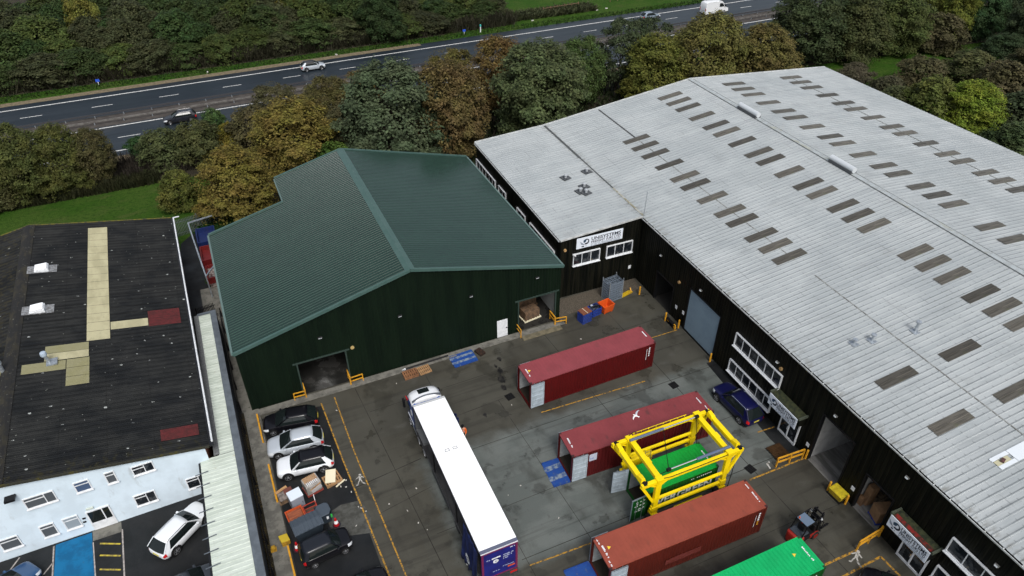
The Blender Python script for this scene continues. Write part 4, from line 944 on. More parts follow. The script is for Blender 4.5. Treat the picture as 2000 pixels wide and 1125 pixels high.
# ---------------------------------------------------------------- yellow straddle carrier
S = thing('straddle_carrier', 'bright yellow straddle carrier frame standing over the short green container', 'straddle carrier', (24.4, 25.45, 0), R(-1.0))
def sx(x, y, z): return (x - 24.4, y - 25.45, z)
NY, FY = 23.5, 27.4
for nm, Y, zt, zu, zl in (('side_frame', NY, 4.55, 2.55, 1.5), ('side_frame', FY, 4.55, 2.75, 2.0)):
    mb = MB(); sg = -1 if Y == NY else 1
    mb.bar(sx(20.15, Y, zt), sx(28.5, Y, zt), .27, .30)
    mb.bar(sx(21.2, Y, zu), sx(27.5, Y, zu), .18, .18); mb.bar(sx(21.2, Y, zl), sx(27.5, Y, zl), .20, .20)
    for x in (21.55, 27.35):
        mb.add([sx(x - .17, Y - .12, .95), sx(x + .17, Y - .12, .95), sx(x + .17, Y + .12, .95), sx(x - .17, Y + .12, .95), sx(x - .24, Y - .12, zt - .12), sx(x + .24, Y - .12, zt - .12), sx(x + .24, Y + .12, zt - .12), sx(x - .24, Y + .12, zt - .12)],
               [(3, 2, 1, 0), (4, 5, 6, 7), (0, 1, 5, 4), (1, 2, 6, 5), (2, 3, 7, 6), (3, 0, 4, 7)])
        mb.cbox(sx(x, Y, zt + .16), (.52, .42, .26)); mb.cbox(sx(x, Y, zl), (.5, .30, .55))
        for q_ in (-1, 1): mb.bar(sx(x + q_ * .15, Y, zt - .55), sx(x + q_ * .75, Y, zt - .15), .14, .12)
    mb.bar(sx(20.2, Y, zt - .05), sx(21.35, Y, zu - .2), .20, .22); mb.bar(sx(28.45, Y, zt - .05), sx(27.55, Y, zu - .2), .20, .22)
    mb.build(nm, cyellow, S, bevel=.02)
for x in (21.6, 27.35):
    mb = MB(); mb.bar(sx(x, NY + .15, 4.6), sx(x, FY - .15, 4.6), .40, .32); mb.cbox(sx(x + .2, (NY + FY) / 2 - .3, 4.66), (.16, .5, .18)); mb.build('cross_beam', cyellow, S, bevel=.02)
for x in (20.45, 28.25):
    mb = MB(); mb.bar(sx(x, NY + .55, 4.62), sx(x, FY - .55, 4.62), .36, .26)
    for y, sg in ((NY + .55, 1), (FY - .55, -1)):
        mb.add([sx(x - .22, y - sg * .35, 4.55), sx(x + .22, y - sg * .35, 4.55), sx(x + .22, y + sg * .3, 4.55), sx(x - .22, y + sg * .3, 4.55), sx(x - .16, y - sg * .30, 4.98), sx(x + .10, y - sg * .30, 4.98), sx(x + .16, y + sg * .2, 4.86), sx(x - .16, y + sg * .2, 4.86)],
               [(3, 2, 1, 0), (4, 5, 6, 7), (0, 1, 5, 4), (1, 2, 6, 5), (2, 3, 7, 6), (3, 0, 4, 7)])
    mb.bar(sx(x - .12, NY + 1, 4.45), sx(x - .12, FY - 1, 4.45), .1, .14)
    a_ = mb.build('lifting_arm', cyellow, S, bevel=.02)
    pn = MB()
    for y in (NY + .1, FY - .1): pn.tube(sx(x, y - .22, 4.62), sx(x, y + .22, 4.62), .16, 12); pn.cbox(sx(x + .05, y, 4.58), (.34, .2, .3))
    pn.build('pivot', black, a_)
for Y, a, b, c in ((FY - .3, 21.4, 24.2, 27.1), (NY + .33, 27.6, 24.8, 22.5)):
    q = MB().tube(sx(a, Y, 4.85), sx(b, Y, 4.85), .105, 12).build('hydraulic_cylinder', hyd, S, smooth=True)
    MB().tube(sx(b, Y, 4.85), sx(c, Y, 4.85), .05, 10).build('rod', chrome, q, smooth=True); MB().cbox(sx(c, Y, 4.85), (.3, .2, .2)).build('rod_end', black, q)
hs_ = MB()
for p_ in ([(24.2, FY - .3, 4.8), (22.5, NY + .33, 4.8)], [(27.1, FY - .3, 4.8), (27.0, 26.4, 2.65)], [(21.5, NY + .3, 4.7), (22.5, NY + .33, 4.78)], [(20.5, NY + .2, 4.4), (21.4, 24.3, 2.7)],
           [(28.3, NY + .1, 4.4), (28.1, NY, 3.3), (28.0, NY - .1, 2.2), (27.7, NY - .3, .9), (27.2, NY - .4, .7)], [(28.2, FY, 4.4), (28.1, FY - .1, 3.2), (27.9, FY - .2, 2.4)], [(21.6, NY - .05, 4.75), (22.4, NY - .14, 4.68), (25, NY - .14, 4.68), (27.4, NY - .14, 4.7)],
           [(21.4, FY + .1, 4.78), (22.0, FY + .2, 4.95), (22.5, FY + .12, 4.72), (27.2, FY + .14, 4.70)]):
    hs_.path([sx(*v) for v in p_], .028, 5)
hs_.build('hose', black, S)
lg = MB()
for k in range(8): lg.box(*sx(22.0 + k * .62, FY + .15, 4.66), *sx(22.04 + k * .62, FY + .2, 4.86))
lg.bar(sx(21.9, FY + .18, 4.86), sx(26.5, FY + .18, 4.86), .03, .03); lg.build('hose_rail', cyellow, S)
mb = MB(); mb.box(*sx(23.2, NY - .45, .45), *sx(25.6, NY - .12, 1.0)); mb.box(*sx(23.4, NY - .4, 1.0), *sx(25.4, NY - .15, 1.06)); q = mb.build('engine_housing', cyellow, S, bevel=.04)
MB().box(*sx(23.4, NY - .47, .55), *sx(25.4, NY - .45, .9)).build('grille', black, q)
mb = MB(); mb.box(*sx(22.2, FY + .12, 1.0), *sx(24.0, FY + .6, 1.9)); mb.build('fuel_tank', cyellow, S, bevel=.04)
la = MB()
for x in (23.0, 23.5): la.bar(sx(x, FY - .2, 2.9), sx(x, FY - .45, .6), .05, .05)
for k in range(7): la.bar(sx(23.0, FY - .22 - k * .03, 2.7 - k * .3), sx(23.5, FY - .22 - k * .03, 2.7 - k * .3), .03, .03)
la.build('ladder', mat('ladder_olive', (.28, .24, .06), .6), S)
for x in (21.5, 27.3):
    for Y in (NY, FY):
        y_ = Y + (-.02 if Y == NY else .02)
        wq = MB().lathe([(.22, -.2), (.5, -.2), (.56, -.12), (.56, .12), (.5, .2), (.22, .2)], 20).xf(Matrix.Translation(sx(x, y_, .56)) @ Matrix.Rotation(R(90), 4, 'X')).build('wheel', rubber, S, smooth=True)
        MB().tube(sx(x, y_ - .205, .56), sx(x, y_ + .205, .56), .26, 16).build('hub', cyellow, wq)
        MB().cbox(sx(x, y_, 1.02), (.5, .5, .28)).build('wheel_fork', cyellow, S)

# ---------------------------------------------------------------- cars
def carpaint(name, col, flake=0.):
    return MATS.get(name) or mat(name, col, .35, flake, coat=1.0 if max(col) > .1 else .35, spec=.5 if max(col) > .1 else .25)
def wheel(parent, x, y, r, wd, rimm=rim):
    sgn = 1 if y > 0 else -1
    q = MB().lathe([(r * .55, -wd / 2), (r * .93, -wd / 2), (r, -wd * .3), (r, wd * .3), (r * .93, wd / 2), (r * .55, wd / 2)], 22).xf(Matrix.Translation((x, y, r)) @ Matrix.Rotation(R(90), 4, 'X')).build('wheel', rubber, parent, smooth=True)
    rm_ = MB(); rm_.tube((x, y - sgn * wd * .2, r), (x, y + sgn * wd * .38, r), r * .2, 10)
    for k in range(5):
        a = 2 * math.pi * k / 5 + .3; rm_.bar((x, y + sgn * wd * .36, r), (x + math.cos(a) * r * .62, y + sgn * wd * .42, r + math.sin(a) * r * .62), r * .22, .03)
    rm_.lathe([(r * .58, .0), (r * .68, .02), (r * .68, -.05)], 22).v
    for i in range(len(rm_.v) - 66, len(rm_.v)):
        a_, b_, c_ = rm_.v[i]; rm_.v[i] = (x + a_, y + sgn * (wd * .46 + c_), r + b_)
    rm_.build('rim', rimm, q)
    return q
def car(label, x, y, rz, L_, W_, H_, pm, roofm=None, style='hatch', group=None, name='parked_car', front_plate=True, rails=None, cat='car', rimm=rim):
    t = thing(name, label, cat, (x, y, 0), R(rz), group); hw = W_ / 2; roofm = roofm or pm
    P_ = dict(hatch=(.25, .46, .82, .965, .62, .50, .80), suv=(.26, .43, .85, .975, .60, .53, .83), smart=(.23, .40, .92, .985, .62, .55, .86), estate=(.28, .45, .90, .985, .62, .48, .84))[style]
    w0, w1, r1_, r0, bf, hf, sc_ = P_; hb, hh = H_ * bf, H_ * hf; zb = .2 if style != 'suv' else .26
    fx = lambda f: L_ / 2 - f * L_
    st = [(0, hh * .66, .46, .32), (.004, hh * .80, .62, .28), (.016, hh * .92, .76, zb + .02), (.04, hh * .99, .87, zb), (.08, hh + (hb - hh) * .12, .945, zb), (.14, hh + (hb - hh) * .45, .985, zb), (w0 - .01, hb - .015, 1, zb), (.40, hb, 1, zb), (.6, hb + .01, 1, zb), (.8, hb + .03, .995, zb), (.90, hb + .035, .96, zb), (.955, hb + .01, .90, zb + .04), (.985, hb - .12, .80, zb + .08), (.997, hb - .26, .68, zb + .13), (1, hb - .40, .54, zb + .18)]
    rows = []
    for f, zt, k, z0 in st:
        w_ = hw * k; h_ = zt - z0
        half = [(w_ * .55, z0), (w_ * .90, z0 + .015), (w_ * .965, z0 + h_ * .16), (w_ * 1.0, z0 + h_ * .48), (w_ * .985, z0 + h_ * .74), (w_ * .935, z0 + h_ * .93), (w_ * .84, zt), (w_ * .45, zt + .022)]
        ring = [(0, z0)] + half + [(0, zt + .03)]
        pts = [(fx(f), a, b) for a, b in ring] + [(fx(f), -a, b) for a, b in ring[-2:0:-1]]
        rows.append(pts)
    b = MB(); b.grid(rows, 0, True); n = len(rows[0]); b.add(rows[0], [tuple(range(n))]); b.add(rows[-1], [tuple(range(n))[::-1]])
    b.build('body', pm, t, smooth=True)
    # dark sill and lower bumpers
    MB().box(fx(.965), -hw * .93, zb - .04, fx(.03), hw * .93, zb + .06).build('sill', black, t, bevel=.03)
    zg, zr = hb - .01, H_ - .075; bw, tw = hw * .91, hw * .68
    def col_(f0, f1, k, w0_, w1_, z0_, z1_, bow=.0): return None
    def scr(f0, f1, wb, wt, z0_, z1_, bow, name):
        m_ = MB(); us = np.linspace(-1, 1, 7)
        rws = []
        for s_ in (0, .5, 1):
            f = f0 + (f1 - f0) * s_; w_ = wb + (wt - wb) * s_; z = z0_ + (z1_ - z0_) * s_ + .025 * math.sin(s_ * math.pi)
            rws.append([(fx(f) + bow * (1 - u * u), u * w_, z) for u in us])
        m_.grid(rws); return m_.build(name, glass, t, smooth=True)
    scr(w0, w1, bw, tw, zg, zr, .10, 'windscreen'); scr(r0, r1_, bw * .93, tw * .95, zg + .03, zr - .01, -.08, 'rear_window')
    for sg in (1, -1):
        fw0, fw1 = w0 + .035, w1 + .012; c0, c1 = sc_ + .035, sc_ - .03
        m_ = MB(); m_.grid([[(fx(fw0 + (c0 - fw0) * u), sg * bw * 1.0, zg + .01) for u in np.linspace(0, 1, 6)], [(fx((fw0 + fw1) / 2 + ((c0 + c1) / 2 - (fw0 + fw1) / 2) * u), sg * (bw * .62 + tw * .42), (zg + zr) / 2) for u in np.linspace(0, 1, 6)], [(fx(fw1 + (c1 - fw1) * u), sg * tw * 1.02, zr - .02) for u in np.linspace(0, 1, 6)]])
        m_.build('side_window', glass, t)
        pl = MB(); pl.add([(fx(c0), sg * bw, zg), (fx(r0 - .005), sg * bw * .94, zg + .03), (fx(r1_), sg * tw * .98, zr), (fx(c1), sg * tw * 1.02, zr)], [(0, 1, 2, 3)])
        pl.bar((fx(w0), sg * bw, zg), (fx(w1), sg * tw * 1.01, zr), .05, .05); pl.bar((fx(r0), sg * bw * .93, zg + .02), (fx(r1_), sg * tw * .97, zr), .06, .05)
        pl.split('pillar', roofm if style in ('smart',) else pm, t)
        MB().bar((fx((w0 + sc_) / 2 + .04), sg * bw * 1.005, zg), (fx((w0 + sc_) / 2 + .035), sg * tw * 1.03, zr), .02, .07).build('door_pillar', black, t)
    m_ = MB(); us = np.linspace(-1, 1, 7); rws = []
    for s_ in np.linspace(0, 1, 7):
        f = w1 - .008 + (r1_ + .015 - w1) * s_; k = .96 + .05 * math.sin(s_ * math.pi)
        rws.append([(fx(f) + (.06 if s_ == 0 else (-.05 if s_ == 1 else 0)) * (1 - u * u), u * tw * 1.04 * k, zr + .075 * (1 - abs(u) ** 2.6) * (.30 + .70 * math.sin(.30 + s_ * 2.4))) for u in us])
    m_.grid(rws); m_.build('roof', roofm, t, smooth=True, thick=.03)
    if rails:
        for sg in (1, -1): MB().path([(fx(w1 + .03), sg * tw * .98, zr + .03), (fx(w1 + .07), sg * tw * .98, zr + .10), (fx(r1_ - .05), sg * tw * .98, zr + .09), (fx(r1_ - .01), sg * tw * .98, zr + .02)], .02, 5).build('roof_rail', rails, t)
    wr = .33 if style != 'suv' else .37
    if style == 'smart': wr = .30
    for f in (.185, .80):
        for sg in (1, -1):
            ar = MB(); ar.tube((fx(f), sg * hw * .80, wr + .02), (fx(f), sg * (hw + .004), wr + .02), wr + .07, 22); ar.build('wheel_arch', black, t)
            wheel(t, fx(f), sg * (hw - .085), wr, .22, rimm)
    for sg in (1, -1):
        def skinpatch(f0, f1, i0, i1, name, m, off=.012, nf=6, ni=5):
            g_ = MB(); rr = []
            fs_ = [q_[0] for q_ in st]
            for f in np.linspace(f0, f1, nf):
                k_ = max(0, min(len(st) - 2, int(np.searchsorted(fs_, f)) - 1)); u = (f - fs_[k_]) / (fs_[k_ + 1] - fs_[k_]); line = []
                for i in np.linspace(i0, i1, ni):
                    j = int(i); v = i - j
                    P0 = Vector(rows[k_][j]).lerp(Vector(rows[k_][j + 1]), v); P1 = Vector(rows[k_ + 1][j]).lerp(Vector(rows[k_ + 1][j + 1]), v); p = P0.lerp(P1, u)
                    d = Vector(((.5 - f) * 1.6, p.y, (p.z - hb * .6) * .8)).normalized(); p = p + d * off; line.append((p.x, p.y * sg, p.z))
                rr.append(line)
            g_.grid(rr); return g_.build(name, m, t, smooth=True)
        skinpatch(.010, .115, 4.35, 6.05, 'headlight', headlamp); skinpatch(.945, .991, 4.0, 6.0, 'tail_light', redlamp)
        MB().cbox((fx(w0 + .075), sg * (hw + .06), hb + .05), (.16, .22, .14), rz=sg * .15).build('mirror', pm, t, bevel=.04)
        for f in ((w0 + sc_) / 2 + .005, sc_ - .06):
            if f < .78: MB().cbox((fx(f), sg * (hw * .99), hb - .12), (.18, .03, .03)).build('handle', pm, t)
    MB().cbox((fx(.004), 0, hh * .55), (.06, W_ * .5, .14)).build('grille', black, t)
    MB().cbox((fx(1.0) - .0, 0, hb - .30), (.03, .52, .12)).build('number_plate', mat('plate_yellow', (.55, .46, .06), .5), t)
    if front_plate: MB().cbox((fx(.0) + .01, 0, hh * .42), (.03, .52, .11)).build('number_plate', white, t)
    return t
kblack = carpaint('black_car_paint', (.004, .004, .006)); ksilver = carpaint('silver_car_paint', (.50, .545, .59), .25); kwhite = carpaint('white_car_paint', (.72, .75, .78)); knavy = carpaint('navy_car_paint', (.004, .005, .040)); kblue = carpaint('blue_car_paint', (.008, .05, .14)); kgrey = carpaint('slate_car_paint', (.035, .042, .052))
gp_ = 'cars parked around the buildings'
car('black hatchback parked nearest the green warehouse doorway', -.20, 43.45, 169, 4.35, 1.80, 1.48, kblack, style='hatch', group=gp_)
car('silver hatchback parked between the black and the white car', -.28, 40.95, 172.5, 4.35, 1.80, 1.50, ksilver, style='hatch', group=gp_)
car('white crossover with black roof parked beside the pallets', .02, 38.55, 172.5, 4.25, 1.80, 1.54, kwhite, kblack, 'suv', gp_)
car('small black two door car parked beside the dark lidded bin', -.15, 30.75, 6, 3.45, 1.68, 1.54, kblack, carpaint('grey_black_roof', (.011, .013, .018)), 'smart', gp_)
car('dark car roof just showing at the bottom edge below the small black car', 1.05, 26.7, 8, 4.2, 1.75, 1.47, kblack, style='hatch', group=gp_)
car('white crossover parked beside the white office under the canopy edge', -9.05, 36.3, 40, 4.42, 1.82, 1.50, kwhite, None, 'suv', gp_, rails=black)
car('dark slate car half hidden under the cream canopy at the bottom edge', -8.9, 31.55, 9, 4.6, 1.82, 1.46, kgrey, None, 'estate', gp_)
car('blue car beside the office cut off by the lower left corner', -19.75, 36.15, 38, 4.1, 1.76, 1.46, kblue, None, 'hatch', gp_)
car('dark navy estate car with silver roof rails parked under the office windows', 34.05, 29.85, 91.5, 4.65, 1.92, 1.66, knavy, None, 'suv', gp_, rails=chrome)
car('black car with only its roof showing beside the yellow box line', 32.6, 12.2, 120, 4.3, 1.8, 1.46, kblack, None, 'hatch', gp_)
gm = 'vehicles driving on the dual carriageway'
car('silver hatchback driving right on the far carriageway', 18.6, 126.0, 1, 4.25, 1.8, 1.52, ksilver, carpaint('silver_dark_roof', (.03, .03, .033)), 'hatch', gm, 'moving_car')
car('dark estate car driving left on the near carriageway', -4.2, 112.1, 181, 4.75, 1.85, 1.46, carpaint('dark_blue_black_paint', (.012, .014, .02)), None, 'estate', gm, 'moving_car', rails=chrome)
car('pale blue car with red tail lights driving right behind the treetops', 89.0, 126.6, 1, 4.4, 1.8, 1.46, carpaint('pale_blue_paint', (.22, .27, .33), .3), None, 'hatch', gm, 'moving_car')
# white panel van
V = thing('panel_van', 'white high roof panel van driving right on the far carriageway', 'van', (103.5, 124.2, 0), R(1), gm)
prof = [(-2.95, .35), (-3.0, .9), (-2.98, 2.3), (-2.85, 2.55), (-2.2, 2.66), (.9, 2.62), (1.35, 2.45), (2.05, 1.42), (2.75, 1.12), (2.98, .85), (2.98, .4)]
rows = []
for y, k in ((-.98, .93), (-.99, 1.0), (-.93, 1.015), (.93, 1.015), (.99, 1.0), (.98, .93)):
    rows.append([(x, y * (1 if z < 1.2 else .96), .3 + (z - .3) * (k if z > 2 else 1)) for x, z in prof])
b = MB(); b.grid(rows); b.add(rows[0], [tuple(range(len(prof)))]); b.add(rows[-1], [tuple(range(len(prof)))[::-1]]); b.quad(rows[0][0], rows[0][-1], rows[-1][-1], rows[-1][0]); b.build('body', mat('van_white', (.68, .70, .71), .4, coat=.6), V, smooth=True)
MB().add([(1.40, -.86, 2.41), (1.40, .86, 2.41), (2.08, .9, 1.46), (2.08, -.9, 1.46)], [(0, 1, 2, 3)]).build('windscreen', glass, V, thick=.03)
for sg in (1, -1):
    MB().add([(.55, sg * .985, 1.5), (1.85, sg * .985, 1.5), (1.30, sg * .965, 2.2), (.55, sg * .965, 2.2)], [(0, 1, 2, 3)]).build('side_window', glass, V, thick=.03)
    MB().cbox((2.0, sg * 1.12, 1.6), (.14, .2, .3)).build('mirror', black, V); MB().cbox((2.86, sg * .78, .98), (.2, .3, .2)).build('headlight', headlamp, V); MB().cbox((-2.97, sg * .9, 1.2), (.1, .14, .6)).build('tail_light', redlamp, V)
    for x in (1.95, -1.75): wheel(V, x, sg * .88, .36, .24)
MB().box(-3.0, -.95, .25, 2.99, .95, .42).build('bumper', black, V)

# ---------------------------------------------------------------- curtain side lorry
T = thing('articulated_lorry', 'white roofed curtain side lorry with blue cab and its curtain drawn open', 'lorry', (9.785, 23.70, 0), R(-.36))
TL, TW, TH = 13.65, 2.55, 4.05; hx = TW / 2
deck = mat('trailer_deck', (.022, .022, .023), .7, col2=(.045, .045, .046), scale=1.5, stretch=(1, .2, 1)); chas = mat('chassis_grey', (.035, .037, .04), .6)
bl = mat('trailer_blue', (.012, .016, .16), .4, col2=(.012, .012, .11), scale=1.2); dkb = mat('curtain_blue', (.010, .018, .075), .45, col2=(.006, .010, .04), scale=3, stretch=(1, 1, .2))
# (local x across, y forward)
MB().box(-hx, .25, TH - .06, hx, TL, TH).build('roof', bright_white, T, bevel=.012)
for x in (-.35, .25): vq = MB(); vq.box(x - .16, 8.55, TH + .001, x + .16, 8.58, TH + .012); vq.box(x - .16, 8.75, TH + .001, x + .16, 8.78, TH + .012); vq.box(x - .16, 8.58, TH + .001, x - .13, 8.75, TH + .012); vq.box(x + .13, 8.58, TH + .001, x + .16, 8.75, TH + .012); vq.build('roof_vent', black, T)
q = MB().box(-hx, .0, TH - .10, hx, .24, TH - .02).build('roof_edge', mat('roof_edge_grey', (.10, .11, .16), .5), T); MB().box(-hx, -.03, TH - .12, hx, .0, TH - .05).build('trim', white, q)
MB().box(-hx, TL + .0, TH - .12, hx, TL + .22, TH - .01).build('roof_front_edge', mat('front_edge_grey', (.42, .43, .43), .5), T)
MB().box(-hx, .05, 1.15, hx, TL + .15, 1.28).build('deck', deck, T)
MB().box(-hx, .05, 1.02, -hx + .05, TL, 1.27).build('side_rail', mat('side_rail_grey', (.13, .13, .135), .5), T); MB().box(hx - .05, .05, 1.02, hx, TL, 1.27).build('side_rail', chas, T)
MB().box(-hx, TL + .05, 1.28, hx, TL + .15, TH - .06).build('front_bulkhead', mat('bulkhead_grey', (.09, .095, .10), .6), T)
MB().box(-hx + .05, TL - 1.6, 1.29, hx - .05, TL, 1.55).build('front_step', mat('step_grey', (.10, .105, .11), .6), T)
for k, y in enumerate((4.6, 9.3)): MB().box(-hx + .01, y, 1.28, -hx + .09, y + .1, TH - .06).build('side_post', black, T)
for x in (-.35, .1): MB().box(x, 5.5, 1.29, x + .22, TL - 1.8, 1.40).build('load_bar', mat('load_bar_grey', (.12, .13, .145), .5), T)
rt = MB()
for sg in (-1, 1): rt.box(sg * hx - .04, .2, TH - .16, sg * hx + .04, TL, TH - .062)
rt.build('curtain_rail', mat('rail_dark', (.03, .03, .035), .5), T)
# right hand curtain still closed, left one bunched at the back
rc_ = MB(); rc_.grid([[(hx - .005 + .012 * math.sin(y * 9), y, z) for z in (1.05, TH - .1)] for y in np.linspace(.4, TL - 2.6, 160)]); rc_.build('curtain', dkb, T, thick=.01)
rc_ = MB(); rc_.grid([[(hx + .10 + .13 * math.sin(y * 14), y, z) for z in (1.0, TH - .12)] for y in np.linspace(TL - 2.6, TL - 1.6, 60)]); rc_.build('curtain', dkb, T, thick=.02)
lc = MB(); ys = np.linspace(.25, 2.7, 110)
lc.grid([[(-hx - .10 - (.05 + .16 * (1 - z)) * abs(math.sin(y * 5.2 + z)) - .25 * (1 - z) * (y / 2.7), y - (1 - z) * .35 * (y / 2.7), .75 + (TH - .9) * z + .12 * (1 - z) * math.sin(y * 7)) for z in np.linspace(0, 1, 8)] for y in ys])
lc = lc.build('curtain', dkb, T, smooth=True, thick=.02)
em = MB(); em.lathe([(.0, .01), (.38, .01), (.38, 0)], 24); em.v = [(-hx - .42 + z * 0 - .04, 1.25 + x * .9, 2.1 + y * 1.15) for x, y, z in em.v]; em = em.build('emblem', white, lc)
e2 = MB()
for cy, cz_, rr in ((1.12, 2.22, .16), (1.38, 2.0, .13)):
    e2.grid([[(-hx - .475, cy + rr * a * math.cos(u), cz_ + rr * a * math.sin(u)) for u in np.linspace(0, 5.2, 18)] for a in (.7, 1.0)])
e2.build('emblem_detail', ink, lc)
st_ = MB(); 
for y, z in ((.4, 1.0), (.9, .8), (1.9, .75), (2.3, .9)): st_.bar((-hx - .34, y, z), (-hx - .34, y - .05, z - .35), .05, .03)
st_.build('curtain_strap', white, lc)
rd = MB().box(-hx + .02, -.02, 1.1, hx - .02, .04, TH - .12).build('rear_door', bl, T)
fr = MB(); pm_ = mat('door_frame_maroon', (.14, .015, .06), .5)
for b_ in ((-hx + .03, 1.1, -hx + .17, TH - .14), (hx - .17, 1.1, hx - .03, TH - .14), (-hx + .17, TH - .22, hx - .17, TH - .14), (-hx + .17, 1.1, hx - .17, 1.2)): fr.box(b_[0], -.05, b_[1], b_[2], -.02, b_[3])
fr.build('door_frame', pm_, rd)
tr = (R(90), 0, 0)
lt = mat('rear_lettering', (.42, .46, .58), .5)
text('the', 'lettering', .20, (-.92, -.026, 3.02), tr, lt, rd)
MB().box(-.55, -.03, 3.03, .05, -.022, 3.15).build('lettering', white, rd)
em = MB().lathe([(.19, .004), (.19, 0)], 20).add([(.19 * math.cos(a), .19 * math.sin(a), .004) for a in np.linspace(0, 6.0, 20)], [tuple(range(20))]).xf(Matrix.Translation((-.27, -.024, 2.72)) @ Matrix.Rotation(R(90), 4, 'X')).build('emblem', white, rd)
e2 = MB().box(-.37, -.033, 2.70, -.17, -.029, 2.73); e2.box(-.285, -.033, 2.6, -.255, -.029, 2.84); e2.build('emblem_detail', bl, rd)
for i, (x, l) in enumerate(((.25, .72), (.25, .62), (.25, .34))): bars(9 - 2 * i, l, .11, i + 20).xf(Matrix.Translation((x, -.024, 3.06 - i * .2)) @ Matrix.Rotation(R(90), 4, 'X')).split('small_lettering', lt, rd)
bars(5, .34, .09, 5, .1).xf(Matrix.Translation((.72, -.024, 3.62)) @ Matrix.Rotation(R(90), 4, 'X')).split('small_lettering', white, rd)
bars(16, .8, .06, 6).xf(Matrix.Translation((.2, -.024, 1.82)) @ Matrix.Rotation(R(90), 4, 'X')).split('small_lettering', lt, rd)
bars(10, .5, .06, 7).xf(Matrix.Translation((-.5, -.024, 1.6)) @ Matrix.Rotation(R(90), 4, 'X')).split('small_lettering', lt, rd)
MB().box(.55, -.035, 1.55, 1.05, -.022, 1.68).build('reflector', orange, rd)
bp_ = MB().box(-hx, -.08, .55, hx, .1, 1.05).build('rear_bumper', chas, T)
for sg in (1, -1): MB().box(sg * .95 - .25, -.10, .8, sg * .95 + .25, -.075, .98).build('tail_light', redlamp, T)
MB().box(-.5, .3, .75, -.35, TL - .5, 1.02).build('chassis_beam', chas, T); MB().box(.35, .3, .75, .5, TL - .5, 1.02).build('chassis_beam', chas, T)
MB().box(-hx + .02, 6.5, .45, -hx + .06, TL - 3.6, .95).build('side_guard', chas, T)
for y in (2.2, 3.5, 4.8):
    for sg in (1, -1): wheel(T, 0, 0, .5, .38, chas).matrix_basis = Matrix.Translation((sg * (hx - .25), y, 0)) @ Matrix.Rotation(R(90) * sg, 4, 'Z')
# tractor unit
cabm = carpaint('cab_blue', (.014, .07, .32)); cabw = carpaint('cab_white', (.74, .76, .78))
cy0, cy1 = TL + .65, TL + 2.75
cb = MB(); cx_ = 1.22
secs = [(cy0, cx_, 1.0, 3.55), (cy0 + .3, cx_ + .02, 1.0, 3.62), (cy1 - .75, cx_ + .02, 1.0, 3.45), (cy1 - .25, cx_ - .02, .95, 2.9), (cy1 - .02, cx_ - .1, .45, 2.0), (cy1, cx_ - .15, .40, .9)]
rows = []
for y, w_, z0, z1 in secs: rows.append([(-w_, y, z0), (-w_, y, z0 + (z1 - z0) * .6), (-w_ + .05, y, z1 - .15), (-w_ + .22, y, z1), (w_ - .22, y, z1), (w_ - .05, y, z1 - .15), (w_, y, z0 + (z1 - z0) * .6), (w_, y, z0)])
cb.grid(rows, 0, True); cb.add(rows[0], [tuple(range(8))[::-1]]); cb.add(rows[-1], [tuple(range(8))]); cb.build('cab', cabm, T, smooth=True)
rf = MB(); rows = []
for y, w_, z in ((cy0 + .05, 1.22, 3.58), (cy0 + .25, 1.235, 3.80), (cy0 + .9, 1.235, 3.82), (cy1 - .75, 1.22, 3.66), (cy1 - .35, 1.14, 3.30), (cy1 - .22, 1.1, 2.96)):
    rows.append([(u * w_, y + .12 * (1 - u * u) * (1 if y > cy1 - 1 else 0), z - .28 * abs(u) ** 5) for u in np.linspace(-1, 1, 13)])
rf.grid(rows); rf.build('cab_roof', cabw, T, smooth=True, thick=.06)
MB().add([(-.44, cy1 - 1.36, 3.855), (.44, cy1 - 1.36, 3.855), (.44, cy1 - .80, 3.765), (-.44, cy1 - .80, 3.765)], [(0, 1, 2, 3)]).build('sunroof', glass, T, thick=.03)
MB().add([(-1.1, cy1 - .22, 2.85), (1.1, cy1 - .22, 2.85), (1.08, cy1 + .02, 2.0), (-1.08, cy1 + .02, 2.0)], [(0, 1, 2, 3)]).build('windscreen', glass, T, thick=.05)
df = MB(); df.grid([[(u * 1.15, cy0 + .10 + .28 * (1 - u * u), z) for u in np.linspace(-1, 1, 9)] for z in (3.70, 3.92)]); df.build('air_deflector', mat('deflector_grey', (.10, .11, .13), .5), T, thick=.04)
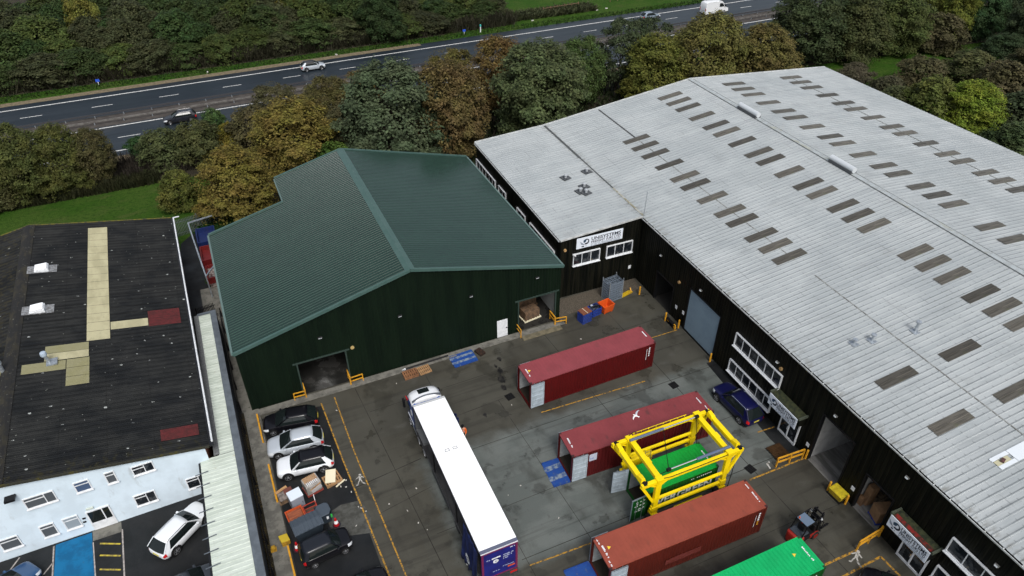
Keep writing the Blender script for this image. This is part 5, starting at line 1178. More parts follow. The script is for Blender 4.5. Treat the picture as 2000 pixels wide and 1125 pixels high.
for sg in (1, -1):
    MB().cbox((sg * 1.48, cy1 - .35, 2.35), (.18, .28, .85)).build('mirror', black, T, bevel=.04); MB().bar((sg * 1.2, cy1 - .35, 2.6), (sg * 1.45, cy1 - .35, 2.6), .05, .05).build('mirror_arm', black, T)
    MB().box(sg * 1.25 - .01, cy1 - 1.25, 1.9, sg * 1.25 + .01, cy1 - .55, 2.7).build('side_window', glass, T)
    MB().box(min(sg * 1.24, sg * 1.05), cy0 - .55, 1.0, max(sg * 1.24, sg * 1.05), cy0 - .02, 3.5).build('side_fairing', dkb, T)
    e_ = MB(); e_.lathe([(.34, 0), (.34, .006), (0, .006)], 18); e_.v = [(sg * (1.247 + z), cy0 + .45 + x * .7, 2.35 + y) for x, y, z in e_.v]; e_.build('emblem', white, T)
    MB().box(sg * 1.25 - .012, cy0 + .1, 1.28, sg * 1.25 + .012, cy1 - .5, 1.36).build('stripe', white, T)
    MB().box(sg * 1.24 - .03, cy1 - .7, 2.86, sg * 1.24 + .03, cy1 - .25, 2.95).build('red_stripe', redlamp, T)
    for y, r_ in ((cy1 - .75, .5), (cy0 - .9, .5), (cy0 - 2.2, .5)): wheel(T, 0, 0, r_, .34, rim).matrix_basis = Matrix.Translation((sg * (hx - .22), y, 0)) @ Matrix.Rotation(R(90) * sg, 4, 'Z')
    MB().box(sg * .98 - .22, cy0 - .5, .45, sg * .98 + .22, cy0 + .9, .98).build('fuel_tank', galv, T)
MB().box(-.45, cy0 - 2.9, .7, .45, cy1 - .4, 1.0).build('tractor_chassis', chas, T)

# ---------------------------------------------------------------- forklift
F = thing('forklift', 'red and dark forklift with grey roof panel standing behind the bright green container', 'forklift', (30.35, 18.15, 0), R(6))
fb = MB(); rows = []
for x, w_, z1 in ((-1.22, .34, .85), (-1.16, .46, 1.0), (-1.0, .53, 1.06), (-.62, .56, 1.06)): rows.append([(x, -w_, .22), (x, -w_ * 1.02, .55), (x, -w_, z1 - .06), (x, -w_ * .8, z1), (x, w_ * .8, z1), (x, w_, z1 - .06), (x, w_ * 1.02, .55), (x, w_, .22)])
fb.grid(rows, 0, True); fb.add(rows[0], [tuple(range(8))[::-1]]); fb.add(rows[-1], [tuple(range(8))]); fred = paint('forklift_red', (.26, .018, .012), (.12, .02, .01), .3, .4)
q = fb.build('counterweight', fred, F, smooth=True); bars(8, .62, .09, 3).xf(Matrix.Translation((-1.17, .31, .78)) @ Matrix.Rotation(R(-90), 4, 'Z') @ Matrix.Rotation(R(78), 4, 'X')).build('lettering', white, q)
MB().box(-1.0, -.48, 1.06, -.1, .48, 1.16).build('engine_cover', kgrey, F, bevel=.05); MB().box(-.62, -.50, .3, .95, .50, .62).build('chassis', black, F, bevel=.03)
MB().box(.15, -.52, .30, .95, -.46, .66).build('side_step', fred, F); MB().box(.15, .46, .3, .95, .52, .66).build('side_step', fred, F)
MB().box(-.45, -.26, 1.16, .05, .26, 1.30).build('seat', black, F, bevel=.05); MB().cbox((-.48, 0, 1.52), (.14, .5, .6), ry=-.15).build('seat_back', black, F, bevel=.05)
MB().box(.55, -.4, .62, .95, .4, 1.25).build('dashboard', black, F, bevel=.04); MB().tube((.42, 0, 1.33), (.40, 0, 1.36), .17, 14).build('steering_wheel', black, F)
og = MB()
for sg in (1, -1):
    og.bar((-.85, sg * .48, 1.0), (-.55, sg * .46, 2.12), .07, .07); og.bar((.85, sg * .48, .7), (.55, sg * .46, 2.12), .07, .07); og.bar((-.6, sg * .46, 2.12), (.75, sg * .46, 2.12), .06, .08)
for x in (.15, .45, .74): og.bar((x, -.46, 2.12), (x, .46, 2.12), .05, .06)
og.build('overhead_guard', black, F); MB().box(-.62, -.44, 2.14, .12, .44, 2.17).build('roof_panel', mat('forklift_roof', (.11, .15, .21), .4), F)
ms = MB()
for sg in (1, -1): ms.box(1.02, sg * .34 - .05, .1, 1.18, sg * .34 + .05, 2.15); ms.box(1.18, sg * .26 - .04, .1, 1.28, sg * .26 + .04, 2.2)
for z in (.5, 1.4, 2.1): ms.box(1.04, -.34, z, 1.12, .34, z + .09)
ms.build('mast', black, F); cy = MB()
for sg in (1, -1): cy.tube((.98, sg * .30, .3), (.98, sg * .30, 2.05), .05, 8)
cy.tube((1.2, 0, .3), (1.2, 0, 1.5), .05, 8); cy.build('lift_cylinder', black, F)
ca = MB(); ca.box(1.30, -.5, .22, 1.36, .5, .32); ca.box(1.30, -.5, .55, 1.36, .5, .64)
for k in range(5): ca.box(1.31, -.48 + k * .235, .6, 1.35, -.45 + k * .235, 1.25)
ca.box(1.3, -.5, 1.22, 1.36, .5, 1.28); ca.build('carriage', black, F)
for y in (-.28, .28): fk = MB(); fk.box(1.36, y - .06, .06, 1.42, y + .06, .66); fk.box(1.42, y - .06, .05, 2.45, y + .06, .10); fk.build('fork', black, F)
for x, r_, yy in ((.68, .33, .50), (-.72, .26, .46)):
    for sg in (1, -1): wheel(F, x, sg * yy, r_, .22, fred)
for sg in (1, -1): MB().cbox((.92, sg * .42, 1.85), (.1, .14, .12)).build('lamp', headlamp, F)
MB().tube((-.55, .3, 2.17), (-.55, .3, 2.3), .05, 8).build('beacon', orange, F)

# ---------------------------------------------------------------- yard clutter
def pallet_part(parent, x, y, z, rz=0, l=1.2, w_=1.0, m=wood, name='pallet'):
    mb = MB()
    for k in range(3): mb.box(-l / 2, -w_ / 2 + k * (w_ - .1) / 2, 0, l / 2, -w_ / 2 + .1 + k * (w_ - .1) / 2, .10)
    for k in range(7): xx = -l / 2 + k * (l - .1) / 6; mb.box(xx, -w_ / 2, .102, xx + .1, w_ / 2, .125)
    mb.xf(Matrix.Translation((x, y, z)) @ Matrix.Rotation(rz, 4, 'Z'))
    return mb.build(name, m, parent)
def pallet_stack(name, label, x, y, rz, n, l=1.2, w_=1.0, m=wood, group=None):
    t = thing(name, label, 'pallet', (x, y, 0), rz, group)
    for k in range(n): pallet_part(t, 0, 0, k * .128, 0, l, w_, m, 'deck')
    return t
pg = 'timber pallets'
pallet_stack('pallet', 'short stack of reddish pallets lying along the green warehouse wall', 10.45, 45.02, R(2), 2, 1.3, .95, mat('reddish_wood', (.24, .115, .055), .85, col2=(.17, .08, .04), scale=2), pg)
pallet_stack('pallet', 'single open slatted pallet beside the reddish stack along the green wall', 11.75, 45.1, R(5), 1, 1.1, 1.0, wood, pg)
pallet_stack('pallet', 'low stack of two pallets under a loose cream board near the white car', 1.55, 36.55, R(12), 2, 1.25, 1.05, wood, pg)
tag(MB().cbox((1.5, 36.75, .30), (.75, 1.25, .035), rz=R(-14)).build('loose_board', palewood), 'cream board laid askew on the two pallet stack near the white car', 'board')
t = thing('wrapped_pallet', 'tall load of pallet slats in clear stretch wrap behind the white cabinet', 'pallet load', (.05, 36.35, 0), R(14))
pallet_part(t, 0, 0, 0, 0, 1.25, 1.1, mat('red_pallet', (.22, .04, .03), .8), 'pallet'); MB().box(-.58, -.5, .13, .58, .5, 1.02).build('wrapped_load', wrap, t, bevel=.05)
sl_ = MB()
for k in range(8): sl_.cbox((-.45 + k * .125, .17, 1.07), (.07, .52, .09))
sl_.build('slat', wood, t); sl2 = MB()
for k in range(7): sl2.cbox((-.40 + k * .125, -.22, 1.05), (.05, .28, .05))
sl2.build('white_batten', white, t); MB().cbox((.1, -.48, .75), (.9, .08, .12), ry=-.3).build('batten', wood, t)
MB().cbox((.15, -.53, .5), (.8, .05, .3), ry=-.25).build('torn_film', mat('film_grey', (.4, .38, .38), .25), t)
t = thing('broken_pallet_pile', 'untidy pile of broken pallets and bagged sand between white car and white cabinet', 'pile', (-1.95, 36.35, 0), R(10))
pallet_part(t, 0, 0, 0, 0, 1.1, .9, wood_old, 'pallet'); pallet_part(t, .05, .05, .15, .1, 1.0, .9, wood_old, 'pallet'); MB().box(-.5, -.45, .3, .3, .3, .62).build('bag', mat('sand_bag', (.22, .19, .17), .8, col2=(.12, .10, .09), scale=5), t, bevel=.12)
MB().cbox((-.1, .35, .68), (.9, .22, .05), rz=.2).build('plank', wood, t); MB().cbox((.3, .05, .62), (.6, .5, .12)).build('brown_box', mat('dark_red_box', (.14, .05, .04), .8), t)
t = thing('metal_cabinet', 'white topped grey metal cabinet left outdoors by the orange tub', 'cabinet', (-1.25, 35.35, 0), R(12))
MB().box(-.46, -.42, .03, .46, .42, 1.30).build('carcass', mat('cabinet_grey', (.26, .28, .32), .5, col2=(.2, .22, .25), scale=3), t, bevel=.02); MB().box(-.48, -.44, 1.30, .48, .44, 1.36).build('top', mat('cabinet_white', (.62, .68, .74), .5), t, bevel=.01); MB().box(-.44, -.45, .06, .44, -.425, 1.25).build('door', mat('cabinet_front', (.22, .24, .28), .45), t)
MB().box(.3, -.48, .6, .33, -.45, .8).build('handle', black, t)
def tub(name, label, cat, x, y, rz, lx, ly, h, m, fill=None, fillh=.6, group=None):
    t = thing(name, label, cat, (x, y, 0), rz, group); a, b = lx / 2, ly / 2; e = .05; s_ = .08
    ring = lambda i, z: [(-a + i, -b + i, z), (a - i, -b + i, z), (a - i, b - i, z), (-a + i, b - i, z)]
    mb = MB(); mb.grid([ring(s_, .1), ring(0, h - .06), ring(-.03, h - .06), ring(-.03, h), ring(e, h), ring(e + s_, .16)], 0, True)
    o = len(mb.v); mb.add(ring(s_, .1), [(3, 2, 1, 0)]); mb.add(ring(e + s_, .16), [(0, 1, 2, 3)]); mb.build('tub', m, t)
    ft = MB()
    for i in (-1, 1):
        for j in (-1, 1): ft.box(i * (a - .2) - .08, j * (b - .2) - .08, 0, i * (a - .2) + .08, j * (b - .2) + .08, .1)
    ft.build('foot', m, t)
    if fill: MB().box(-a + e + s_ * .4, -b + e + s_ * .4, .15, a - e - s_ * .4, b - e - s_ * .4, h * fillh).build('contents', fill, t)
    return t
tub('plastic_tub', 'large empty orange tub beside the blue crates at the black warehouse corner', 'tub', 30.8, 45.75, R(8), 1.25, 1.05, .95, orange, group='orange tubs')
tub('plastic_tub', 'orange tub of planks wedged behind the dark lidded bin', 'tub', -1.55, 34.05, R(8), 1.15, 1.0, .85, paint('dull_orange_plastic', (.45, .075, .02), (.15, .05, .03), .5), mat('tub_boards', (.30, .09, .04), .8, col2=(.16, .05, .03), scale=3, stretch=(.4, 5, 1)), .88, group='orange tubs')
t = thing('box_trolley', 'red tube framed trolley with upright handle beside the orange tub', 'trolley', (-.45, 34.25, 0), R(8))
mb = MB()
for z in (.25, .72):
    for a, b in (((-.45, -.35), (.45, -.35)), ((.45, -.35), (.45, .35)), ((.45, .35), (-.45, .35)), ((-.45, .35), (-.45, -.35))): mb.bar((*a, z), (*b, z), .05, .05)
for x in (-.45, .45):
    for y in (-.35, .35): mb.bar((x, y, .06), (x, y, .75), .05, .05)
mb.build('frame', paint('trolley_red', (.38, .05, .03), (.1, .03, .02), .4), t); MB().box(-.43, -.33, .2, .43, .33, .24).build('base', mat('trolley_ply', (.10, .05, .035), .8), t); MB().bar((.47, .36, .2), (.5, .5, 1.25), .05, .05).build('handle', white, t)
for x in (-.35, .35):
    for y in (-.28, .28): MB().tube((x, y - .03, .06), (x, y + .03, .06), .06, 10).build('castor', black, t)
t = thing('lidded_bin', 'large dark slate bin with ribbed lid standing behind the small black car', 'bin', (-.95, 32.75, 0), R(8))
a, b = .98, .62; ring = lambda i, z: [(-a + i, -b + i, z), (a - i, -b + i, z), (a - i, b - i, z), (-a + i, b - i, z)]
mb = MB(); mb.grid([ring(.12, .12), ring(.0, 1.05), ring(-.05, 1.05), ring(-.05, 1.14)], 0, True); mb.add(ring(.12, .12), [(3, 2, 1, 0)]); mb.build('bin_body', slate_pl, t)
ld = MB(); rows = []
for k in range(29): x = -a - .05 + (2 * a + .1) * k / 28; z = 1.15 + .05 * math.sin(math.pi * k / 28) + (.035 if k % 4 in (1, 2) else 0); rows.append([(x, -b - .06, 1.14), (x, -b - .04, z), (x, 0, z + .10), (x, b + .04, z), (x, b + .06, 1.14)])
ld.grid(rows); ld.build('lid', mat('slate_lid', (.055, .07, .088), .45), t)
for x in (-.7, .7):
    for y in (-.42, .42): MB().tube((x, y - .04, .08), (x, y + .04, .08), .08, 10).build('castor', black, t)
t = thing('wheelie_bin', 'dark grey wheeled bin with green sticker beside the large slate bin', 'bin', (.30, 33.35, 0), R(8))
a, b = .46, .52; ring = lambda i, z: [(-a + i, -b + i, z), (a - i, -b + i, z), (a - i, b - i, z), (-a + i, b - i, z)]
mb = MB(); mb.grid([ring(.1, .06), ring(0, 1.0), ring(-.03, 1.0), ring(-.03, 1.06)], 0, True); mb.add(ring(.1, .06), [(3, 2, 1, 0)]); mb.build('bin_body', slate_pl, t)
MB().prism([(-.3, -.54), (.3, -.54), (.5, -.2), (.5, .3), (.3, .54), (-.3, .54), (-.5, .2), (-.5, -.3)], 1.06, 1.16).build('lid', mat('slate_lid', (.055, .07, .088), .45), t, bevel=.04)
MB().box(.35, -.56, .62, .47, -.50, .95).build('sticker', mat('green_sticker', (.03, .38, .06), .5), t); MB().box(.05, -.535, .6, .2, -.49, .85).build('sticker', white, t)
for x in (-.35, .35): MB().tube((x - .05, .45, .1), (x + .05, .45, .1), .1, 12).build('wheel', rubber, t)
def cone(label, x, y):
    t = thing('traffic_cone', label, 'traffic cone', (x, y, 0), .2, 'red and white traffic cones')
    MB().prism([(.30 * math.cos(i * math.pi / 4 + .39), .30 * math.sin(i * math.pi / 4 + .39)) for i in range(8)], 0, .06).build('base', mat('cone_base', (.05, .01, .02), .7, col2=(.02, .02, .03), scale=6), t)
    MB().lathe([(.20, .06), (.155, .28)], 16).build('lower_band', redlamp, t, smooth=True); MB().lathe([(.156, .28), (.10, .55)], 16).build('reflective_sleeve', bright_white, t, smooth=True); MB().lathe([(.10, .55), (.06, .78), (0, .79)], 16).build('tip', redlamp, t, smooth=True)
cone('traffic cone standing alone on the pale concrete patch right of the bins', .95, 32.55); cone('traffic cone squeezed between the slate bin and the yellow kerb rail', -1.95, 31.75)
ygr = mat('mustard_plastic', (.42, .24, .02), .6, col2=(.28, .16, .02), scale=4)
t = thing('grit_bin', 'mustard salt box on the kerb left of the slate bin', 'grit bin', (-2.62, 32.55, .12), R(12)); MB().box(-.28, -.3, 0, .28, .3, .42).build('bin_body', ygr, t, bevel=.03); MB().cbox((0, .0, .5), (.6, .62, .08), ry=.25).build('lid', mat('mustard_lid', (.50, .36, .03), .5), t, bevel=.02)
t = thing('kerb_post', 'small rusty yellow stub post on the kerb beside the mustard salt box', 'post', (-3.45, 32.3, .12)); MB().box(-.13, -.12, 0, .13, .12, .34).build('stub', ygr, t, bevel=.02); MB().box(-.2, -.2, -.0, .2, .2, .03).build('foot', ygr, t)
def rail(label, a, b, h, n, group, double=True, thick=.075, name='guard_rail', z0=0):
    t = thing(name, label, 'barrier', (*a, z0), 0, group); d = Vector(b) - Vector(a); l = d.length; t.rotation_euler.z = math.atan2(d.y, d.x)
    for i in range(n): x = l * i / (n - 1); MB().bar((x, 0, 0), (x, 0, h), thick, thick).build('post', yellow, t)
    mb = MB(); mb.bar((0, 0, h), (l, 0, h), thick, thick)
    if double: mb.bar((0, 0, h * .52), (l, 0, h * .52), thick, thick)
    mb.build('rail', yellow, t)
    return t
gg = 'yellow steel guard rails'
def lrail(label, a, b, c):
    t = rail(label, a, b, .85, 2, gg); d = Vector(b) - Vector(a); m = Matrix.Rotation(-math.atan2(d.y, d.x), 2); e = m @ (Vector(c) - Vector(a)); o = m @ (Vector(b) - Vector(a))
    MB().bar((o.x, o.y, .0), (o.x, o.y, 1.05), .12, .1).build('corner_post', yellow, t)
    mb = MB(); mb.bar((o.x, o.y, .95), (e.x, e.y, .95), .1, .12); mb.bar((o.x, o.y, .5), (e.x, e.y, .5), .09, .09); mb.build('rail', yellow, t); MB().bar((e.x, e.y, 0), (e.x, e.y, 1.0), .08, .08).build('post', yellow, t)
lrail('yellow guard rail left of the dark open doorway behind the black car', (.55, 46.05), (1.5, 46.0), (1.5, 46.9))
lrail('yellow guard rail right of the dark open doorway behind the black car', (6.45, 46.0), (5.35, 45.95), (5.35, 46.9))
lrail('yellow guard rail right of the doorway full of boxed pallets', (26.3, 45.6), (25.2, 45.8), (25.2, 46.9))
rail('yellow guard rail between the white door and the doorway full of boxed pallets', (21.45, 45.5), (21.45, 46.8), .95, 2, gg)
rail('yellow guard rail crossing the yellow line beside the porch with the wooden step', (32.9, 23.65), (35.35, 23.5), 1.0, 3, gg, thick=.10)
rail('yellow guard rail ending at the porch with the red strip', (33.1, 15.75), (35.3, 15.9), 1.0, 3, gg, thick=.10)
for lb, a, b in (('low yellow kerb rail in front of the black hatchback', (-2.62, 45.3), (-2.62, 42.4)), ('low yellow kerb rail in front of the white car with black roof', (-2.58, 39.6), (-2.55, 36.2)), ('low yellow kerb rail left of the small black car', (-2.5, 31.9), (-2.45, 28.0))):
    rail(lb, a, b, .42, 3, gg, False, .12, z0=.10)
def bollard(label, x, y, h=.95, r=.085):
    t = thing('bollard', label, 'bollard', (x, y, 0), 0, 'yellow bollards'); MB().tube((0, 0, 0), (0, 0, h), r, 12).build('post', yellow, t, smooth=True); MB().lathe([(r, h), (r * .7, h + .05), (0, h + .06)], 12).build('cap', yellow, t, smooth=True)
for lb, x, y in (('yellow bollard at the end of the gravel strip by the black corner', 35.25, 46.6), ('yellow bollard left of the dark passage next to the steel bench frame', 35.25, 42.0), ('yellow bollard between the dark passage and the grey roller door', 35.75, 40.55),
                 ('yellow bollard at the right foot of the grey roller door', 35.6, 35.45), ('yellow bollard beside the guard rail at the wooden step porch', 35.55, 23.35), ('yellow bollard left of the yellow grit bin', 34.95, 20.35), ('yellow bollard right of the yellow grit bin', 35.2, 18.9), ('yellow bollard at the end of the guard rail by the red strip porch', 35.45, 16.0)):
    bollard(lb, x, y)
t = thing('bench_frame', 'dark steel frame with yellow ends by the passage beside the roller door', 'steel frame', (35.35, 41.3, 0), R(-92)); mb = MB(); mb.bar((-.6, 0, .42), (.7, 0, .42), .3, .05); mb.bar((-.6, 0, .1), (.7, 0, .1), .25, .05); mb.build('shelf', black, t)
for x in (-.6, .62, .78): MB().bar((x, 0, 0), (x, 0, .5), .09, .12).build('leg', yellow if x > 0 else black, t)
MB().cbox((-.5, 0, .3), (.5, .12, .1), ry=.5).build('brace', yellow, t)
t = thing('grit_bin', 'yellow grit bin on a black pallet between two bollards', 'grit bin', (35.15, 19.65, 0), R(-88)); MB().box(-.62, -.42, 0, .62, .42, .12).build('black_pallet', black, t)
mb = MB(); mb.grid([[(-.5, -.33, .12), (.5, -.33, .12), (.5, .33, .12), (-.5, .33, .12)], [(-.58, -.38, .55), (.58, -.38, .55), (.58, .38, .62), (-.58, .38, .62)]], 0, True); mb.build('bin_body', mat('grit_yellow', (.45, .32, .02), .55, col2=(.32, .22, .02), scale=4), t); MB().cbox((0, 0, .64), (1.2, .8, .1), rx=.1).build('lid', mat('grit_lid', (.55, .44, .02), .5, col2=(.40, .30, .02), scale=3), t, bevel=.04)
t = thing('cardboard_box', 'tall upright brown carton leaning in the recess right of the open doorway', 'carton', (36.75, 18.35, 0), R(-8)); MB().cbox((0, 0, .95), (.62, .5, 1.85), ry=.05).build('carton', card, t, bevel=.01); MB().cbox((0, -.253, .95), (.08, .006, 1.8), ry=.05).build('tape', mat('brown_tape', (.20, .12, .06), .3), t)
tag(MB().box(36.05, 18.3, 0, 36.35, 18.75, .75).build('cardboard_box', card, bevel=.01), 'small brown carton at the foot of the tall carton', 'carton')
t = thing('cardboard_box', 'big taped brown carton on a blue pallet in front of the recess', 'carton', (36.55, 16.95, 0), R(-20)); pallet_part(t, 0, 0, 0, 0, 1.3, 1.1, blue_pl, 'pallet'); MB().box(-.6, -.5, .13, .6, .5, 1.25).build('carton', card, t, bevel=.015); MB().box(-.06, -.505, .13, .06, .505, 1.255).build('tape', mat('brown_tape', (.20, .12, .06), .3), t)
tag(MB().cbox((37.6, 18.0, .3), (.9, .7, .5), rz=.4).build('scrap_heap', mat('scrap_mix', (.18, .13, .08), .9, col2=(.05, .04, .03), scale=6)), 'heap of crumpled packing between the tall carton and the big taped carton', 'heap')
RANK = ('front', 'second', 'third', 'fourth', 'fifth', 'sixth', 'seventh', 'rearmost'); ORD = ('first', 'second', 'third', 'fourth', 'fifth', 'sixth', 'seventh', 'eighth', 'ninth', 'tenth', 'eleventh', 'twelfth', 'thirteenth', 'fourteenth', 'fifteenth', 'sixteenth', 'seventeenth', 'eighteenth', 'nineteenth', 'twentieth')
# steel stillages, stacked
sg_ = 'blue grey steel stillages in one tall stack'
for k in range(8):
    t = thing('stillage', ('topmost open steel stillage of the tall grey stack on the gravel' if k == 7 else f'grey steel stillage, {ORD[7 - k]} from the top of the tall stack on the gravel'), 'stillage', (32.4, 47.3, .03 + k * .285), R(6), sg_ if k < 7 else None)
    mb = MB(); a, b = .82, .58
    for p_, q_ in (((-a, -b), (a, -b)), ((a, -b), (a, b)), ((a, b), (-a, b)), ((-a, b), (-a, -b))): mb.bar((*p_, .05), (*q_, .05), .06, .06); mb.bar((*p_, .20), (*q_, .20), .03, .03)
    for x in (-.4, 0, .4): mb.bar((x, -b, .08), (x, b, .08), .05, .04)
    mb.bar((-a, 0, .08), (a, 0, .08), .05, .04); stl = mat('stillage_steel', (.20, .245, .30), .45, .4); mb.build('frame', stl, t)
    mb = MB()
    for x in (-a, a):
        for y in (-b, b): mb.bar((x, y, 0), (x, y, .27 if k < 7 else .5), .07, .07)
    mb.build('corner_post', galv, t)
    MB().box(-a, -b + .01, .11, a, -b + .03, .16).build('side_plate', stl, t)
for (x, y, lb, top_) in ((28.15, 45.3, 'stack of blue slatted crates topped with a brown board at the gravel edge', 1), (29.55, 45.85, 'blue crate full of tangled cables between brown topped crates and orange tub', 0)):
    t = thing('crate_stack', lb, 'crate', (x, y, 0), R(10)); n = 6 if top_ else 3
    for k in range(n):
        z = k * .19 if top_ else k * .3; hh_ = .09 if top_ else .2; mb = MB()
        for s_ in ((-.55, -.45, .55, -.41), (-.55, .41, .55, .45), (-.55, -.41, -.51, .41), (.51, -.41, .55, .41)): mb.box(s_[0], s_[1], z, s_[2], s_[3], z + hh_)
        mb.box(-.51, -.41, z, .51, .41, z + .03, 1); mb.build('crate', [blue_pl, mat('crate_inner', (.08, .10, .16), .7)], t)
    if top_: MB().box(-.55, -.45, 1.14, .55, .45, 1.19).build('top_board', mat('red_brown_board', (.19, .065, .035), .7, col2=(.12, .05, .03), scale=4, stretch=(1, 6, 1)), t); MB().box(-.02, -.45, 1.19, .02, .45, 1.2).build('strap', palewood, t)
    else:
        mb = MB(); rnd = random.Random(5)
        for k in range(26):
            a = rnd.uniform(0, 6.28); c_ = Vector((rnd.uniform(-.35, .35), rnd.uniform(-.3, .3), rnd.uniform(.75, .95))); mb.path([c_ + Vector((math.cos(a + u) * .18, math.sin(a + u) * .15, .04 * math.sin(3 * u))) for u in np.linspace(0, 3, 6)], .022, 5)
        mb.build('cable', black, t); MB().cbox((-.25, .2, .95), (.22, .18, .1)).build('white_coupling', mat('grey_fitting', (.35, .38, .45), .5), t)
t = thing('dock_plate', 'yellow steel dock plate lying on the gravel right of the stillages', 'dock plate', (34.0, 47.15, .03), R(12)); MB().box(-.75, -.22, 0, .75, .22, .16).build('plate', mat('dock_yellow', (.50, .34, .01), .5, col2=(.36, .22, .02), scale=4), t, bevel=.03); MB().bar((.6, -.1, .16), (.72, .18, .42), .1, .06).build('lug', yellow, t)
t = thing('wooden_step', 'dark wet timber platform in front of the porch beside the guard rail', 'platform', (33.35, 24.05, 0), R(-1)); mb = MB()
for k in range(8): mb.box(0, k * .165, .14, 1.3, k * .165 + .15, .18)
mb.build('board', mat('wet_brown_timber', (.035, .018, .008), .35, col2=(.055, .03, .014), scale=3), t); mb = MB()
for y in (0, 1.26): mb.box(0, y, 0, 1.3, y + .06, .14)
mb.build('bearer', wood_old, t)
# loads in the second doorway of the green warehouse
for (x, y, n, lb) in ((23.55, 48.0, 2, 'front pallet of low brown cartons inside the right doorway'), (23.9, 49.9, 3, 'rear pallet of tall brown cartons inside the right doorway')):
    t = thing('carton_pallet', lb, 'pallet load', (x, y, .012), R(8), 'loaded pallets inside the doorway'); pallet_part(t, 0, 0, 0, 0, 1.9 if n == 2 else 2.3, 1.25, palewood if n == 2 else wood_old, 'pallet')
    for k in range(n):
        for i in range(2): w_ = .82 if n == 2 else 1.05; MB().box(-w_ + i * w_ + .01, -.52, .14 + k * .46, -w_ + (i + 1) * w_ - .01, .52, .14 + (k + 1) * .46 - .012).build('carton', mat('dark_card', (.16, .10, .06), .8, col2=(.09, .06, .04), scale=3), t, bevel=.01)  # darker brown card than the loose cartons
# bits on the concrete
for lb, x, y, rz in (('square iron drain grate near the open end of the red container', 17.35, 38.95, 8), ('square iron drain grate between red container and blue estate car', 30.9, 34.3, 5), ('square iron drain grate beside the yellow line and straddle carrier', 31.0, 24.3, 10)):
    t = thing('drain_grate', lb, 'drain grate', (x, y, .006), R(rz), 'iron drain grates'); mb = MB()
    for k in range(6): mb.box(-.32, -.32 + k * .118, 0, .32, -.28 + k * .118, .012)
    mb.build('grate_bar', black, t); MB().box(-.36, -.36, -.004, .36, .36, .003).build('pit', mat('drain_black', (.004, .004, .004), .9), t)
t = thing('drain_pipe', 'black pipe lying along the foot of the green wall with white end', 'pipe', (10.2, 45.75, .10)); MB().tube((0, 0, .08), (4.1, .1, .08), .08, 10).build('pipe', black, t); MB().tube((-.3, -.15, .1), (0, 0, .1), .09, 10).build('white_end', white, t); MB().cbox((-.2, -.2, .1), (.25, .1, .2)).build('bracket', galv, t)
tag(MB().cbox((17.15, 45.15, .12), (.6, .9, .2), rz=.3).build('scrap_iron', mat('rusty_scrap', (.04, .02, .012), .9, col2=(.01, .01, .01), scale=8)), 'dark rusty scrap heap beside the unused blue ramp', 'scrap')
oil = mat('oil_stain', (.010, .010, .010), .35, col2=(.03, .028, .025), scale=3)
rnd = random.Random(9)
for i, (x, y, r_) in enumerate(((18.45, 43.7, .25), (17.9, 42.2, .35), (17.6, 41.2, .42), (17.3, 40.2, .34), (17.75, 42.9, .18), (14.6, 37.9, .2))):
    k = 14; sheet('oil_stain', [(x + r_ * rnd.uniform(.6, 1.2) * .8 * math.cos(2 * math.pi * j / k), y + r_ * rnd.uniform(.6, 1.3) * 1.3 * math.sin(2 * math.pi * j / k)) for j in range(k)], .006, oil)
lm = MB()
for (x, y) in [(2.0, 35.7), (2.35, 35.5), (2.5, 36.1), (1.9, 36.1), (2.6, 34.9), (2.75, 33.4), (4.85, 32.7), (7.1, 33.2), (5.9, 31.6), (6.3, 30.3), (6.7, 29.5), (13.1, 29.8), (14.3, 30.2), (2.9, 33.2), (3.15, 32.8), (26.5, 43), (32.3, 19.4), (2.2, 31.9), (1.5, 31.8), (3.5, 43.5), (9.0, 44.5), (15.6, 26.5), (17.1, 38.0)]:
    lm.cbox((x, y, .02), (rnd.uniform(.06, .16), rnd.uniform(.04, .09), .02), rz=rnd.uniform(0, 3))
struct(lm.build('litter', mat('paper_scrap', (.50, .48, .44), .8)), 'stuff')
tag(MB().cbox((2.05, 36.0, .04), (.85, .1, .06), rz=.5).build('broken_batten', palewood), 'pale broken batten lying right of the pallet under the cream board', 'batten')
# painted walking figures
def walker(x, y, rz, s):
    t = MB()
    P_ = lambda pts: t.add([(a * s, b * s, 0) for a, b in pts], [tuple(range(len(pts)))])
    t.add([(.0 + .14 * s * math.cos(u), .82 * s + .13 * s * math.sin(u), 0) for u in np.linspace(0, 6.0, 12)], [tuple(range(12))])
    P_([(-.12, .68), (.14, .68), (.12, .15), (-.12, .15)]); P_([(-.12, .66), (-.14, .5), (-.42, .22), (-.50, .30)]); P_([(.14, .66), (.13, .5), (.36, .34), (.42, .42)])
    P_([(-.12, .16), (.0, .16), (-.22, -.5), (-.42, -.52), (-.40, -.42), (-.30, -.40)]); P_([(0, .16), (.12, .16), (.30, -.18), (.62, -.44), (.52, -.54), (.16, -.25)])
    o = struct(t.build('painted_walker', faded)); o.location = (x, y, .014); o.rotation_euler.z = rz
walker(3.45, 35.6, R(-12), .72); walker(32.5, 15.25, R(-60), .85)
sheet('painted_arrow', [(32.35, 23.7), (32.47, 23.68), (32.55, 24.05), (32.8, 24.15), (32.8, 24.3), (32.45, 24.2)], .013, faded)

